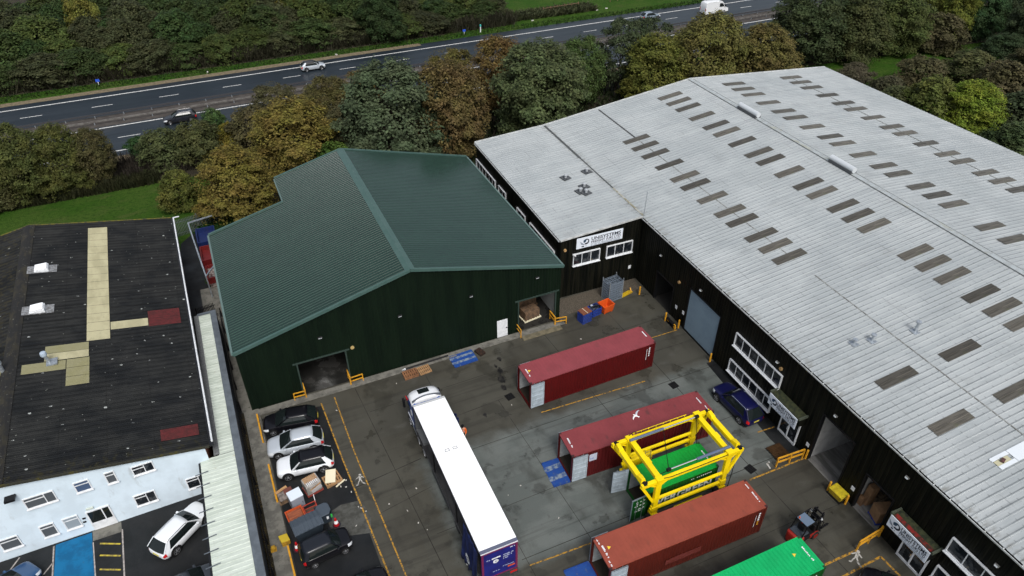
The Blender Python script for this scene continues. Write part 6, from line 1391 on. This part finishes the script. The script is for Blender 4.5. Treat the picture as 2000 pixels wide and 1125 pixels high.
# ---------------------------------------------------------------- person beside the lorry, and the gull
Pn = thing('person', 'person in orange high visibility jacket and dark cap standing beside the lorry', 'person', (12.0, 36.1, 0), R(150))
def skin(name, pts, edges, rad, m, parent, sub=2):
    me = bpy.data.meshes.new(name); me.from_pydata(pts, edges, []); o = bpy.data.objects.new(name, me); C.objects.link(o); o.parent = parent; me.materials.append(m)
    md = o.modifiers.new('skin', 'SKIN'); 
    for v, r_ in zip(me.skin_vertices[0].data, rad): v.radius = (r_, r_) if not isinstance(r_, tuple) else r_
    me.skin_vertices[0].data[0].use_root = True
    s_ = o.modifiers.new('sub', 'SUBSURF'); s_.levels = sub; s_.render_levels = sub; md.use_smooth_shade = True
    return o
hv = mat('hi_vis_orange', (.70, .13, .02), .6); sk = mat('skin', (.45, .26, .18), .6); trs = mat('dark_trousers', (.015, .017, .025), .8)
pts = [(0, 0, .95), (0, .01, 1.15), (0, .0, 1.40), (0, .0, 1.50), (0, .01, 1.58), (0, .02, 1.68), (.20, 0, 1.42), (.27, .02, 1.16), (.24, .20, .98), (.235, .27, .95), (-.20, 0, 1.42), (-.27, .02, 1.16), (-.24, .20, .98), (-.235, .27, .95), (.10, 0, .88), (.11, .02, .48), (.11, -.02, .08), (.12, .14, .04), (-.10, 0, .88), (-.11, .02, .48), (-.11, -.02, .08), (-.12, .14, .04)]
ed = [(0, 1), (1, 2), (2, 3), (3, 4), (4, 5), (2, 6), (6, 7), (7, 8), (8, 9), (2, 10), (10, 11), (11, 12), (12, 13), (0, 14), (14, 15), (15, 16), (16, 17), (0, 18), (18, 19), (19, 20), (20, 21)]
rad = [(.15, .11), (.15, .11), (.17, .11), .06, .09, .085, .06, .05, .038, .03, .06, .05, .038, .03, .085, .06, .045, .04, .085, .06, .045, .04]
skin('body', pts, ed, rad, sk, Pn)
jk = [0, 1, 2, 6, 7, 8, 10, 11, 12]; mp_ = {v: i for i, v in enumerate(jk)}
skin('jacket', [pts[i] for i in jk], [(mp_[a], mp_[b]) for a, b in ed if a in mp_ and b in mp_], [((r_[0] + .03, r_[1] + .03) if isinstance(r_, tuple) else r_ + .022) for r_ in (rad[i] for i in jk)], hv, Pn)
tk = [0, 14, 15, 16, 18, 19, 20]; mp_ = {v: i for i, v in enumerate(tk)}
skin('trousers', [pts[i] for i in tk], [(mp_[a], mp_[b]) for a, b in ed if a in mp_ and b in mp_], [((r_[0] + .01, r_[1] + .01) if isinstance(r_, tuple) else r_ + .02) for r_ in (rad[i] for i in tk)], trs, Pn)
MB().lathe([(.118, 1.66), (.12, 1.72), (.085, 1.79), (0, 1.81)], 14).build('cap', black, Pn, smooth=True); MB().cbox((0, .14, 1.68), (.16, .14, .02)).build('cap_peak', black, Pn)
for z in (1.1, 1.28): MB().lathe([(.19, z), (.19, z + .05)], 18).xf(Matrix.Diagonal((1.0, .78, 1, 1))).build('reflective_band', mat('reflective', (.6, .62, .6), .3), Pn)
for sg in (1, -1):
    for k in range(4): MB().path([(sg * .235 + (k - 1.5) * .02, .30, .945), (sg * .235 + (k - 1.5) * .021, .34, .925), (sg * .235 + (k - 1.5) * .021, .35, .895 + .004 * k)], .0085, 6).build('finger', sk, Pn)
    MB().path([(sg * .205, .27, .945), (sg * .185, .30, .925), (sg * .19, .325, .91)], .0095, 6).build('thumb', sk, Pn)
    MB().cbox((sg * .035, .115, 1.645), (.02, .012, .012)).build('eye', black, Pn); MB().cbox((sg * .10, .01, 1.64), (.02, .04, .06)).build('ear', sk, Pn)
MB().add([(-.015, .11, 1.60), (.015, .11, 1.60), (0, .14, 1.605), (0, .115, 1.65)], [(0, 1, 2), (0, 2, 3), (1, 3, 2)]).build('nose', sk, Pn); MB().cbox((0, .105, 1.575), (.045, .01, .01)).build('mouth', redlamp, Pn)
gw = mat('gull_white', (.78, .79, .80), .6); gg_ = mat('gull_grey', (.42, .45, .50), .6)
Gu = thing('gull', 'white gull gliding with spread wings above the maroon container', 'gull', (22.4, 28.15, 6.0), R(35)); Gu.scale = (.82, .82, .82)
MB().lathe([(0, -.24), (.03, -.22), (.075, -.08), (.08, .04), (.055, .14), (.05, .19), (.045, .22), (.0, .25)], 12).xf(Matrix.Rotation(R(-90), 4, 'X')).build('body', gw, Gu, smooth=True)
for sg in (1, -1):
    w_ = MB(); rows = []
    for u in np.linspace(0, 1, 7): y = .10 * math.sin(u * 2.4) - .12 * u * u; ch = .17 * (1 - u) ** .5 + .02; rows.append([(sg * (.04 + .62 * u), y - ch * .6, .03 + .10 * math.sin(u * 2.2)), (sg * (.04 + .62 * u), y, .045 + .10 * math.sin(u * 2.2)), (sg * (.04 + .62 * u), y + ch * .4, .03 + .10 * math.sin(u * 2.2))])
    w_.grid(rows); w_.build('wing', gg_ if sg > 0 else gw, Gu, smooth=True, thick=.008)
MB().add([(-.04, -.2, .0), (.04, -.2, 0), (.08, -.34, .01), (-.08, -.34, .01)], [(0, 1, 2, 3)]).build('tail', gw, Gu, thick=.008); MB().tube((0, .24, -.01), (0, .30, -.02), .014, 6, 0, .003).build('beak', yellow, Gu)

# ---------------------------------------------------------------- trees, scrub, far wood
leafm = bpy.data.materials.new('leaves'); leafm.use_nodes = True
_t = leafm.node_tree; _p = _t.nodes['Principled BSDF']; _oi = nd(_t, 'ShaderNodeObjectInfo'); _tc = nd(_t, 'ShaderNodeTexCoord'); _g = nd(_t, 'ShaderNodeNewGeometry')
_n = nd(_t, 'ShaderNodeTexNoise'); _n.inputs['Scale'].default_value = .55; _n.inputs['Detail'].default_value = 3; _t.links.new(_tc.outputs['Object'], _n.inputs['Vector'])
_mr = nd(_t, 'ShaderNodeMapRange'); _mr.inputs[1].default_value = .35; _mr.inputs[2].default_value = .65; _t.links.new(_n.outputs['Fac'], _mr.inputs[0])
_h = nd(_t, 'ShaderNodeHueSaturation'); _t.links.new(_oi.outputs['Color'], _h.inputs['Color'])
_a = nd(_t, 'ShaderNodeMapRange'); _a.inputs[3].default_value = .482; _a.inputs[4].default_value = .518; _t.links.new(_mr.outputs[0], _a.inputs[0]); _t.links.new(_a.outputs[0], _h.inputs['Hue'])
_b = nd(_t, 'ShaderNodeMapRange'); _b.inputs[3].default_value = .65; _b.inputs[4].default_value = 1.3; _t.links.new(_g.outputs['Random Per Island'], _b.inputs[0]); _t.links.new(_b.outputs[0], _h.inputs['Value'])
_tr = nd(_t, 'ShaderNodeBsdfTranslucent'); _ms = nd(_t, 'ShaderNodeMixShader'); _ms.inputs[0].default_value = .28; _n2 = nd(_t, 'ShaderNodeTexNoise'); _n2.inputs['Scale'].default_value = .9; _t.links.new(_tc.outputs['Object'], _n2.inputs['Vector']); _v2 = nd(_t, 'ShaderNodeMapRange'); _v2.inputs[1].default_value = .35; _v2.inputs[2].default_value = .65; _v2.inputs[3].default_value = .68; _v2.inputs[4].default_value = 1.32; _t.links.new(_n2.outputs['Fac'], _v2.inputs[0]); _vm = nd(_t, 'ShaderNodeMath', operation='MULTIPLY'); _t.links.new(_v2.outputs[0], _vm.inputs[0]); _t.links.new(_b.outputs[0], _vm.inputs[1]); _t.links.new(_vm.outputs[0], _h.inputs['Value'])
_t.links.new(_h.outputs[0], _tr.inputs['Color']); _t.links.new(_p.outputs[0], _ms.inputs[1]); _t.links.new(_tr.outputs[0], _ms.inputs[2]); _t.links.new(_ms.outputs[0], _t.nodes['Material Output'].inputs['Surface'])
_t.links.new(_h.outputs[0], _p.inputs['Base Color']); _p.inputs['Roughness'].default_value = .6; _p.inputs['Specular IOR Level'].default_value = .12
bark = mat('bark', (.030, .024, .018), .9, col2=(.055, .046, .036), scale=3, stretch=(1, 1, .3))
def crown_mesh(name, seed, n, Rr, H, z0, leaf, lobes, shape, skin=.45):
    rg = np.random.default_rng(seed); cen = []
    for i in range(lobes):
        u = rg.random(); ph = rg.random() * 6.283; zz = z0 + (H - z0) * (.06 + .88 * u)
        e = {'round': math.sqrt(max(.02, 1 - ((u - .42) / .60) ** 2)), 'dome': math.sqrt(max(.02, 1 - (u / 1.02) ** 2.4)), 'cone': (1 - u) ** .75 + .12, 'tall': math.sqrt(max(.02, 1 - ((u - .5) / .56) ** 2)) * .9}[shape]
        rr = Rr * e * (.15 + .85 * rg.random() ** .45); cen.append((rr * math.cos(ph), rr * math.sin(ph), zz, Rr * (.11 + .21 * rg.random() ** 1.5) * (.7 + .3 * e)))
    cen = np.array(cen); wts = cen[:, 3] ** 2; pick = rg.choice(lobes, n, p=wts / wts.sum()); c = cen[pick]
    d = rg.normal(size=(n, 3)); d /= np.linalg.norm(d, axis=1)[:, None]; d[:, 2] = np.where(d[:, 2] < -.3, -d[:, 2] * .6, d[:, 2])
    rad = c[:, 3] * (rg.random(n) ** .35) * (1 + .25 * rg.normal(size=n) * .5)
    p = c[:, :3] + d * rad[:, None] * np.array([1, 1, .85])
    # the outer skin of the crown, roughened by a few slow waves, fills the gaps between the clumps
    k = int(n * skin); u = rg.random(k) ** .85; ph = rg.random(k) * 6.283; a_ = rg.uniform(0, 6.28, 8)
    e = {'round': np.sqrt(np.maximum(.02, 1 - ((u - .42) / .60) ** 2)), 'dome': np.sqrt(np.maximum(.02, 1 - (u / 1.02) ** 2.4)), 'cone': (1 - u) ** .75 + .12, 'tall': np.sqrt(np.maximum(.02, 1 - ((u - .5) / .56) ** 2)) * .9}[shape]
    wv = 1 + .11 * np.sin(2 * ph + a_[0] + 2 * u) + .11 * np.sin(5 * ph + a_[1] - 11 * u) + .10 * np.sin(15 * u + a_[2] + 3 * ph) + .09 * np.sin(11 * ph + a_[3] + 19 * u)
    rr = Rr * .86 * e * wv * (1 - .35 * rg.random(k) ** 2) + rg.normal(0, .05 * Rr, k)
    p[:k] = np.stack([rr * np.cos(ph), rr * np.sin(ph), z0 + (H - z0) * (.02 + .95 * u) * (1 + .03 * np.sin(4 * ph + a_[4])) + rg.normal(0, .02 * H, k)], 1)
    p[:, 2] = np.maximum(p[:, 2], .12)
    mid = p - np.array([0, 0, z0 + (H - z0) * .38]); mid[:, 2] *= Rr / (H * .55); mid /= np.linalg.norm(mid, axis=1)[:, None] + 1e-6
    d[:k] = mid[:k]
    nr = d * .35 + mid * .45 + np.array([0, 0, .45]) + rg.normal(size=(n, 3)) * .38; nr /= np.linalg.norm(nr, axis=1)[:, None]
    t1 = np.cross(nr, rg.normal(size=(n, 3))); t1 /= np.linalg.norm(t1, axis=1)[:, None]; t2 = np.cross(nr, t1)
    s = leaf * (.6 + .8 * rg.random(n))[:, None]; a = t1 * s * .62; b = t2 * s * .40
    V = np.stack([p - a, p - b * 1.0 + nr * s * .08, p + a, p + b], 1).reshape(-1, 3)
    me = bpy.data.meshes.new(name); me.vertices.add(4 * n); me.vertices.foreach_set('co', V.ravel()); me.loops.add(4 * n); me.loops.foreach_set('vertex_index', np.arange(4 * n))
    me.polygons.add(n); me.polygons.foreach_set('loop_start', np.arange(n) * 4); me.update(calc_edges=True); me.materials.append(leafm)
    return me, cen
def trunk_mesh(name, seed, H, z0, cen, r0):
    rnd = random.Random(seed); mb = MB(); p = Vector((0, 0, -.1)); r_ = r0; top_ = Vector((rnd.uniform(-.3, .3), rnd.uniform(-.3, .3), H * .82)); pts = [p.lerp(top_, k / 5) + Vector((rnd.uniform(-.12, .12), rnd.uniform(-.12, .12), 0)) * (k > 0) for k in range(6)]
    for k in range(5): mb.tube(pts[k], pts[k + 1], r0 * (1 - k / 5.6), 7, 0, r0 * (1 - (k + 1) / 5.6))
    for c in cen[:26]:
        c = Vector(c[:3]); f = min(.8, max(.12, (c.z * .62) / (H * .82))); s_ = pts[0].lerp(top_, f); m_ = s_.lerp(c, .55) + Vector((0, 0, -.08 * H * .2))
        mb.tube(s_, m_, r0 * .30, 5, 0, r0 * .18); mb.tube(m_, c, r0 * .18, 5, 0, r0 * .06)
        for q in range(3): e = c + Vector((rnd.uniform(-1, 1), rnd.uniform(-1, 1), rnd.uniform(.1, 1.2))) * (H * .07); mb.tube(c, e, r0 * .07, 4, 0, r0 * .02)
    me = bpy.data.meshes.new(name); me.from_pydata(mb.v, [], mb.f); me.materials.append(bark); return me
KINDS = {}
for key, sd, n, Rr, H, z0, leaf, lb, sh_, r0 in (('round', 1, 40000, 5, 12, .4, .24, 95, 'round', .30), ('round2', 2, 40000, 5, 12, .3, .24, 90, 'dome', .30), ('tall', 3, 34000, 5, 12, .5, .24, 85, 'tall', .26),
                                     ('thin', 4, 13000, 5, 12, 2.0, .26, 60, 'round', .22), ('bush', 5, 15000, 3, 5.5, .1, .21, 60, 'dome', .12), ('bush2', 6, 13000, 3, 5.5, .1, .21, 52, 'round', .12), ('far', 7, 16000, 5, 10, .2, .33, 70, 'round', .22), ('far2', 8, 16000, 5, 10, .2, .33, 66, 'dome', .22), ('fir', 9, 10000, 4, 10, .4, .38, 50, 'cone', .2)):
    me, cen = crown_mesh('crown', sd, n, Rr, H, z0, leaf, lb, sh_, .10 if key == 'thin' else .26); KINDS[key] = (me, trunk_mesh('trunk', sd, H, z0, cen, r0), Rr, H)
def tree(name, label, kind, x, y, h, r_, col, rz=None, cat='tree', group=None):
    cm, tm, Rr, H = KINDS[kind]; t = thing(name, label, cat, (x, y, -.03), (x * 1.7 + y * .9) % 6.28 if rz is None else rz, group)
    for nm, me in (('crown', cm), ('trunk', tm)):
        o = bpy.data.objects.new(nm, me); C.objects.link(o); o.parent = t; o.color = (col[0] * 1.30 + .004, col[1] * 1.40 + .004, col[2] * 1.28 + .004, 1)
    k_ = 1 + .13 * math.sin(x * 12.9 + y * 7.1); t.scale = (r_ / Rr * k_, r_ / Rr / k_, h / H); t.rotation_euler.x = .07 * math.sin(x * 3.1); t.rotation_euler.y = .07 * math.sin(y * 2.3); return t
CG = (.052, .066, .036); CO = (.088, .062, .024); CY = (.092, .092, .020); CB = (.058, .050, .024); CD = (.036, .046, .022); Cg = (.046, .068, .020); CL = (.110, .135, .016); CA = (.118, .090, .022); Cd = (.026, .048, .018); Cgb = (.06, .085, .014)
for nm, lb, k, x, y, h, r_, c in (
    ('broadleaf_tree', 'largest grey green tree directly behind the green warehouse ridge', 'round2', 21.1, 83.5, 14.4, 5.9, CG),
    ('broadleaf_tree', 'russet brown tree between the two big grey green trees', 'tall', 28.9, 82.0, 13.4, 4.6, CO),
    ('broadleaf_tree', 'orange tipped tree behind the russet tree beside the carriageway', 'tall', 40.8, 94.5, 11.4, 4.0, (.100, .064, .022)),
    ('broadleaf_tree', 'big round grey green tree beside the left corner of the pale grey roof', 'round', 42.8, 84.5, 13.6, 6.6, (.058, .070, .030)),
    ('broadleaf_tree', 'narrow mid green tree right of the big round grey green tree', 'tall', 54.0, 92.5, 10.3, 3.4, Cg),
    ('broadleaf_tree', 'dark sparse tree left of the olive cluster with road glinting through', 'thin', 60.5, 93.4, 12.5, 3.6, CD),
    ('broadleaf_tree', 'dark brown green tree in front of the pale blue car', 'thin', 67.0, 94.1, 11.4, 3.8, CD),
    ('broadleaf_tree', 'leftmost olive yellow tree of the wide cluster behind the grey ridge', 'round2', 63.2, 86.8, 11.2, 4.6, CY),
    ('broadleaf_tree', 'tallest olive yellow tree of the wide cluster below the white van', 'round', 72.8, 86.5, 13.2, 6.0, (.088, .078, .022)),
    ('broadleaf_tree', 'rightmost olive brown tree of the wide cluster behind the grey ridge', 'round2', 82.1, 84.8, 11.0, 4.8, (.092, .074, .024)),
    ('broadleaf_tree', 'large dark green tree at the top edge right of the van', 'round', 99.5, 93.2, 12.2, 6.2, (.034, .044, .018)),
    ('broadleaf_tree', 'dark green tree with yellowing side next to the lawn', 'round2', 107.5, 91.5, 12.0, 5.4, (.046, .050, .018)),
    ('broadleaf_tree', 'mid green tree between the dark trees and the brown tree by the lawn', 'round', 117.4, 90.7, 10.6, 5.0, (.052, .062, .018)),
    ('broadleaf_tree', 'brown leaved low tree overhanging the far lawn', 'bush', 125.6, 87.5, 6.8, 4.2, CB),
    ('broadleaf_tree', 'yellow green tree behind the brown tree at the top edge', 'tall', 133.5, 90.3, 10.2, 3.6, (.085, .092, .016)),
    ('broadleaf_tree', 'dark tree at the top right above the small far lawn', 'round2', 140.2, 90.2, 10.2, 4.4, Cd),
    ('broadleaf_tree', 'darkest tree in the top right corner of the picture', 'round', 137.0, 78.1, 11.4, 4.0, CD),
    ('broadleaf_tree', 'bright lime yellow tree beside the right edge of the grey roof', 'round2', 98.9, 60.2, 7.8, 3.9, CL),
    ('broadleaf_tree', 'olive green tree left of the bright lime tree', 'bush', 96.0, 64.6, 7.4, 3.7, (.066, .074, .018)),
    ('shrub', 'wide brownish shrub at the far end of the lawn strip', 'bush2', 106.6, 74.9, 5.4, 3.9, CB),
    ('shrub', 'olive shrub behind the brownish shrub near the small far lawn', 'bush', 114.5, 72.0, 6.2, 4.4, (.055, .056, .022)),
    ('shrub', 'large brown green shrub between lime tree and right edge', 'bush', 111.9, 65.0, 7.0, 4.6, (.06, .050, .024)),
    ('shrub', 'dark green shrub right of the bright lime tree', 'bush2', 105.2, 56.4, 6.2, 4.0, CD),
    ('shrub', 'mid green shrub at the right edge below the lime tree', 'bush', 96.9, 51.6, 5.1, 3.9, (.044, .060, .024)),
    ('shrub', 'low grey brown shrub behind the far corner of the grey roof', 'bush2', 98.5, 81.0, 3.6, 2.9, (.055, .046, .03)),
    ('shrub', 'small dull brown shrub beside the far corner of the grey roof', 'bush', 99.4, 74.5, 3.4, 3.0, (.05, .045, .026)),
    ('shrub', 'olive shrub hugging the right eave of the grey roof', 'bush', 94.6, 69.0, 4.6, 3.4, (.048, .052, .022)),
    ('broadleaf_tree', 'brown thin tree standing in front of the central reservation', 'thin', 8.8, 102.2, 7.2, 3.3, CB),
    ('broadleaf_tree', 'green brown tree just below the silver hatchback', 'round', 15.9, 99.6, 7.9, 3.5, (.062, .052, .018)),
    ('broadleaf_tree', 'small orange brown tree right of the silver hatchback', 'thin', 21.6, 101.0, 7.6, 3.0, (.092, .064, .022)),
    ('broadleaf_tree', 'golden orange tree behind the green warehouse left roof end', 'round', 9.2, 88.2, 9.8, 4.9, CA),
    ('broadleaf_tree', 'yellow orange tree at the lawn edge beside the green warehouse step', 'round2', .6, 78.9, 9.0, 3.8, (.112, .086, .020)),
    ('shrub', 'round olive bush standing alone on the left lawn', 'bush', -5.6, 84.6, 4.8, 2.3, (.070, .072, .016)),
    ('shrub', 'small ivy green shrub left of the roadside bushes', 'bush2', -9.9, 101.3, 3.0, 1.6, (.022, .050, .015)),
    ('shrub', 'broad green roadside bush below the dark estate car', 'bush', -6.4, 97.2, 5.2, 3.2, (.045, .052, .02)),
    ('shrub', 'green brown roadside bush right of the broad bush', 'bush2', -2.5, 97.0, 5.5, 3.3, (.048, .050, .018)),
    ('shrub', 'upright fresh green shrub at the road edge beside the estate car', 'bush', .1, 101.0, 5.4, 1.9, (.035, .060, .018)),
    ('shrub', 'small yellow shrub among the roadside bushes', 'bush2', 1.8, 98.6, 4.0, 2.0, (.12, .095, .016)),
    ('shrub', 'brown green thicket bush right of the yellow shrub', 'bush', 5.0, 97.0, 6.4, 3.3, (.055, .046, .02)),
    ('broadleaf_tree', 'left large olive brown tree at the left edge by the road', 'round', -22.9, 95.2, 9.6, 3.3, (.054, .058, .016)),
    ('broadleaf_tree', 'second olive brown tree touching the left edge tree', 'round2', -18.6, 95.2, 8.8, 3.0, (.058, .060, .016)),
    ('broadleaf_tree', 'smaller brown tree right of the olive brown pair', 'tall', -14.9, 95.6, 7.2, 2.5, (.058, .050, .02)),
    ('shrub', 'low brown bush at the left edge under the olive brown trees', 'bush2', -25.6, 93.8, 3.6, 2.6, (.052, .048, .018)),
    ('broadleaf_tree', 'thin brown tree between golden orange tree and large grey green tree', 'thin', 15.8, 89.5, 7.6, 3.0, CB),
    ('shrub', 'bright green bush peeping over the green warehouse rear eave', 'bush', 13.1, 84.0, 5.0, 2.9, (.050, .080, .016)),
    ('broadleaf_tree', 'olive yellow treetop behind the russet tree at the near carriageway', 'thin', 35.6, 101.4, 8.6, 3.5, (.080, .064, .018)),
    ('broadleaf_tree', 'green tree in the gap behind the big round grey green tree', 'tall', 47.8, 95.4, 9.0, 3.4, (.055, .055, .018)),
    ('shrub', 'leafy green bush at the foot of the grey roof rear wall', 'bush', 51.5, 79.5, 4.4, 3.2, (.028, .070, .015)),
    ('shrub', 'dark bush behind the rear wall under the olive yellow cluster', 'bush2', 62.0, 79.5, 5.2, 3.6, CD),
    ('broadleaf_tree', 'dark rounded evergreen standing forward of the far wood', 'round2', 34.2, 136.5, 10.0, 3.9, (.022, .036, .012)),
): tree(nm, lb, k, x, y, h, r_ * (1.13 if nm != 'shrub' else 1.08), c, cat='tree' if nm != 'shrub' else 'shrub')
# filler belts at the top right, and the wood beyond the road
rnd = random.Random(21)
gl = {0: ('olive green', (.032, .046, .014)), 1: ('brown', (.038, .040, .018)), 2: ('dark green', (.024, .040, .012)), 3: ('yellow green', (.042, .054, .014))}
for row in range(7):
    yy = 139.2 + row * 4.6; x = -46 + (row % 2) * 2.6 - row * 2.2; spots = []
    while x < 60 - row:
        px, py = x + rnd.uniform(-1.4, 1.4), yy + rnd.uniform(-1.2, 1.2) + (1.2 if x > 48 and row == 0 else 0); x += rnd.uniform(4.6, 6.4)
        if (row > 5 and px > 15) or (row > 3 and px > 40) or (abs(px - 34.2) < 3.6 and row == 0): continue
        spots.append((px, py))
    lf = sorted([q for q in spots if q[0] < 34.2], key=lambda q: -q[0]); rt_ = sorted([q for q in spots if q[0] >= 34.2])
    for side, lst in (('left', lf), ('right', rt_)):
        for i, (px, py) in enumerate(lst):
            k = rnd.choices((0, 1, 2, 3), (5, 4, 3, 1 + (px > 20) * 2))[0]; nm, c = gl[k]; j = rnd.uniform(.8, 1.25); h = (rnd.uniform(3.2, 5.0) if row == 0 else rnd.uniform(5.4, 8.4)) * (.8 if px > 38 else 1)
            tree('woodland_tree', f'{nm} tree, {RANK[row]} rank of far wood, {ORD[i]} to the {side} of the round evergreen', rnd.choice(('far', 'far2', 'far')), px, py, h, rnd.uniform(3.6, 5.2), tuple(v * j for v in c), group='trees of the wood beyond the dual carriageway')
tree('woodland_tree', 'tall bright yellow tree rising out of the far wood at the left', 'far2', -16.5, 151.0, 11.0, 3.4, (.105, .098, .020)); tree('woodland_tree', 'golden yellow treetop at the top edge of the far wood', 'far2', 18.5, 149.0, 10.5, 3.6, (.10, .088, .016))
tree('woodland_tree', 'black green conifer at the top edge left of the golden treetop', 'fir', 10.5, 153, 11.0, 4.2, (.014, .026, .010))
BN = ('dark green', 'olive green', 'yellow green', 'very dark', 'brownish dark', 'dark brown green', 'brown tinged', 'low deep green', 'olive', 'brown green', 'dull brown', 'mid green', 'pale olive')  # colour words for each belt tree's own leaves
for i, (x, y, h, r_, c) in enumerate(((112, 98, 9, 5, Cd), (122, 96, 9.5, 5, (.045, .06, .018)), (131, 98, 10, 5, (.075, .082, .018)), (143, 97, 10, 5, Cd), (150, 90, 10, 5, CD), (147, 81, 9, 4.5, Cd), (155, 84, 10, 5, CD), (128, 76, 6, 4, (.03, .045, .02)), (134, 71, 8, 4.5, (.045, .05, .02)), (124, 68, 7, 4.5, (.05, .046, .02)), (118, 60, 7, 4.5, CD), (112, 55, 7, 4.2, (.04, .05, .02)), (104, 48, 6, 4, (.05, .06, .024)))):
    tree('broadleaf_tree', f'{BN[i]} tree of the belt beyond the roof eave, {ORD[i]} from the far lawn', ('round', 'round2')[i % 2], x, y, h, r_, c, group='trees in the belt at the upper right')
# scrub: dead stems and brambles that nobody could count
def scrub(name, n, region, hmin, hmax, col, leaf, seed, lean=.25):
    rg = np.random.default_rng(seed); poly = region; V = []
    (x0, x1), f0, f1 = poly; x = rg.uniform(x0, x1, n); y = np.array([rg.uniform(f0(a), f1(a)) for a in x]); h = rg.uniform(hmin, hmax, n); w_ = leaf * rg.uniform(.5, 1.2, n); a = rg.uniform(0, 6.28, n)
    b = np.stack([x, y, np.full(n, -.03)], 1); tp = b + np.stack([rg.normal(0, lean, n) * h, rg.normal(0, lean, n) * h, h], 1); sd_ = np.stack([np.cos(a) * w_, np.sin(a) * w_, np.zeros(n)], 1)
    V = np.stack([b - sd_, b + sd_, tp + sd_ * .5, tp - sd_ * .5], 1).reshape(-1, 3)
    me = bpy.data.meshes.new(name); me.vertices.add(4 * n); me.vertices.foreach_set('co', V.ravel()); me.loops.add(4 * n); me.loops.foreach_set('vertex_index', np.arange(4 * n)); me.polygons.add(n); me.polygons.foreach_set('loop_start', np.arange(n) * 4); me.update(calc_edges=True)
    me.materials.append(leafm); o = bpy.data.objects.new(name, me); C.objects.link(o); o.color = (*col, 1); struct(o, 'stuff')
scrub('scrub', 9000, ((-30, 14), lambda x: 94.3 + max(0, -x - 12) * .0, lambda x: 100.6), .5, 1.8, (.034, .029, .023), .06, 1)
scrub('scrub', 5000, ((-30, -8), lambda x: 92.3, lambda x: 95), .4, 1.3, (.028, .031, .014), .08, 2)
scrub('undergrowth', 9000, ((10, 95), lambda x: 76 if x < 30 else 74.5, lambda x: 101), .3, 1.5, (.018, .026, .010), .16, 3, .5)
scrub('scrub', 9000, ((-50, 62), lambda x: 134.6, lambda x: 138.5), .8, 2.6, (.034, .033, .020), .10, 4, .4)
scrub('long_grass', 6000, ((-50, 110), lambda x: 131.4, lambda x: 134.3), .08, .35, (.020, .042, .009), .09, 5, .5)
scrub('brambles', 2600, ((-4.3, -2.8), lambda x: 66, lambda x: 77), .1, .6, (.03, .06, .015), .12, 6, .7); scrub('brambles', 3500, ((-4.5, 4), lambda x: 76.5, lambda x: 80.5), .2, .9, (.022, .06, .012), .14, 7, .7)
scrub('brambles', 5000, ((58, 82), lambda x: 136.5, lambda x: 141), .3, 1.1, (.045, .052, .024), .15, 8, .7)
scrub('fallen_leaves', 1600, ((-4.3, -3.66), lambda x: 24, lambda x: 46), .03, .08, (.12, .085, .03), .05, 9, 2.)
# roadside bits
t = thing('post_rail_fence', 'short timber rail fence on the grass beyond the carriageway', 'fence', (70.5, 139.4, 0), R(4)); MB().box(0, 0, .5, 9, .06, .62).build('rail', wood_old, t); MB().box(0, 0, .95, 9, .06, 1.07).build('rail', wood_old, t)
for k in range(6): MB().box(k * 1.78 - .07, .06, 0, k * 1.78 + .07, .2, 1.25).build('post', wood_old, t)
t = thing('post_rail_fence', 'longer timber rail fence further right at the top edge', 'fence', (88, 141.0, 0), R(2)); MB().box(0, 0, .5, 16, .06, .62).build('rail', wood_old, t); MB().box(0, 0, .95, 16, .06, 1.07).build('rail', wood_old, t)
for k in range(9): MB().box(k * 1.98 - .07, .06, 0, k * 1.98 + .07, .2, 1.25).build('post', wood_old, t)
bs_ = mat('marker_blue', (.02, .08, .50), .5)
for lb, x, y in (('blue marker post on the grass verge at the far left', -15.7, 133.6), ('blue marker post on the grass verge near the end of the sandy strip', 49.9, 133.2)):
    t = thing('marker_post', lb, 'marker post', (x, y, 0), 0, 'blue roadside marker posts'); MB().box(-.05, -.04, 0, .05, .04, .8).build('post', white, t); MB().box(-.3, -.06, .5, .3, -.04, .95).build('plate', bs_, t)
t = thing('emergency_phone', 'slim white and teal post right of the blue marker post', 'post', (53.3, 133.0, 0)); MB().box(-.08, -.08, 0, .08, .08, 1.1).build('post', white, t); MB().box(-.12, -.12, 1.1, .12, .12, 1.5).build('head', mat('teal_head', (.05, .40, .36), .5), t)
vl = MB()
for x, y in ((66, 135.5), (72.5, 139.5), (78.5, 139.8), (82, 136.5), (84.5, 136.8), (75, 137), (1.5, 131.9), (24, 131.6)): vl.cbox((x, y, .1), (.5, .22, .16), rz=x)
struct(vl.build('litter', mat('paper_scrap', (.50, .48, .44), .8)), 'stuff')
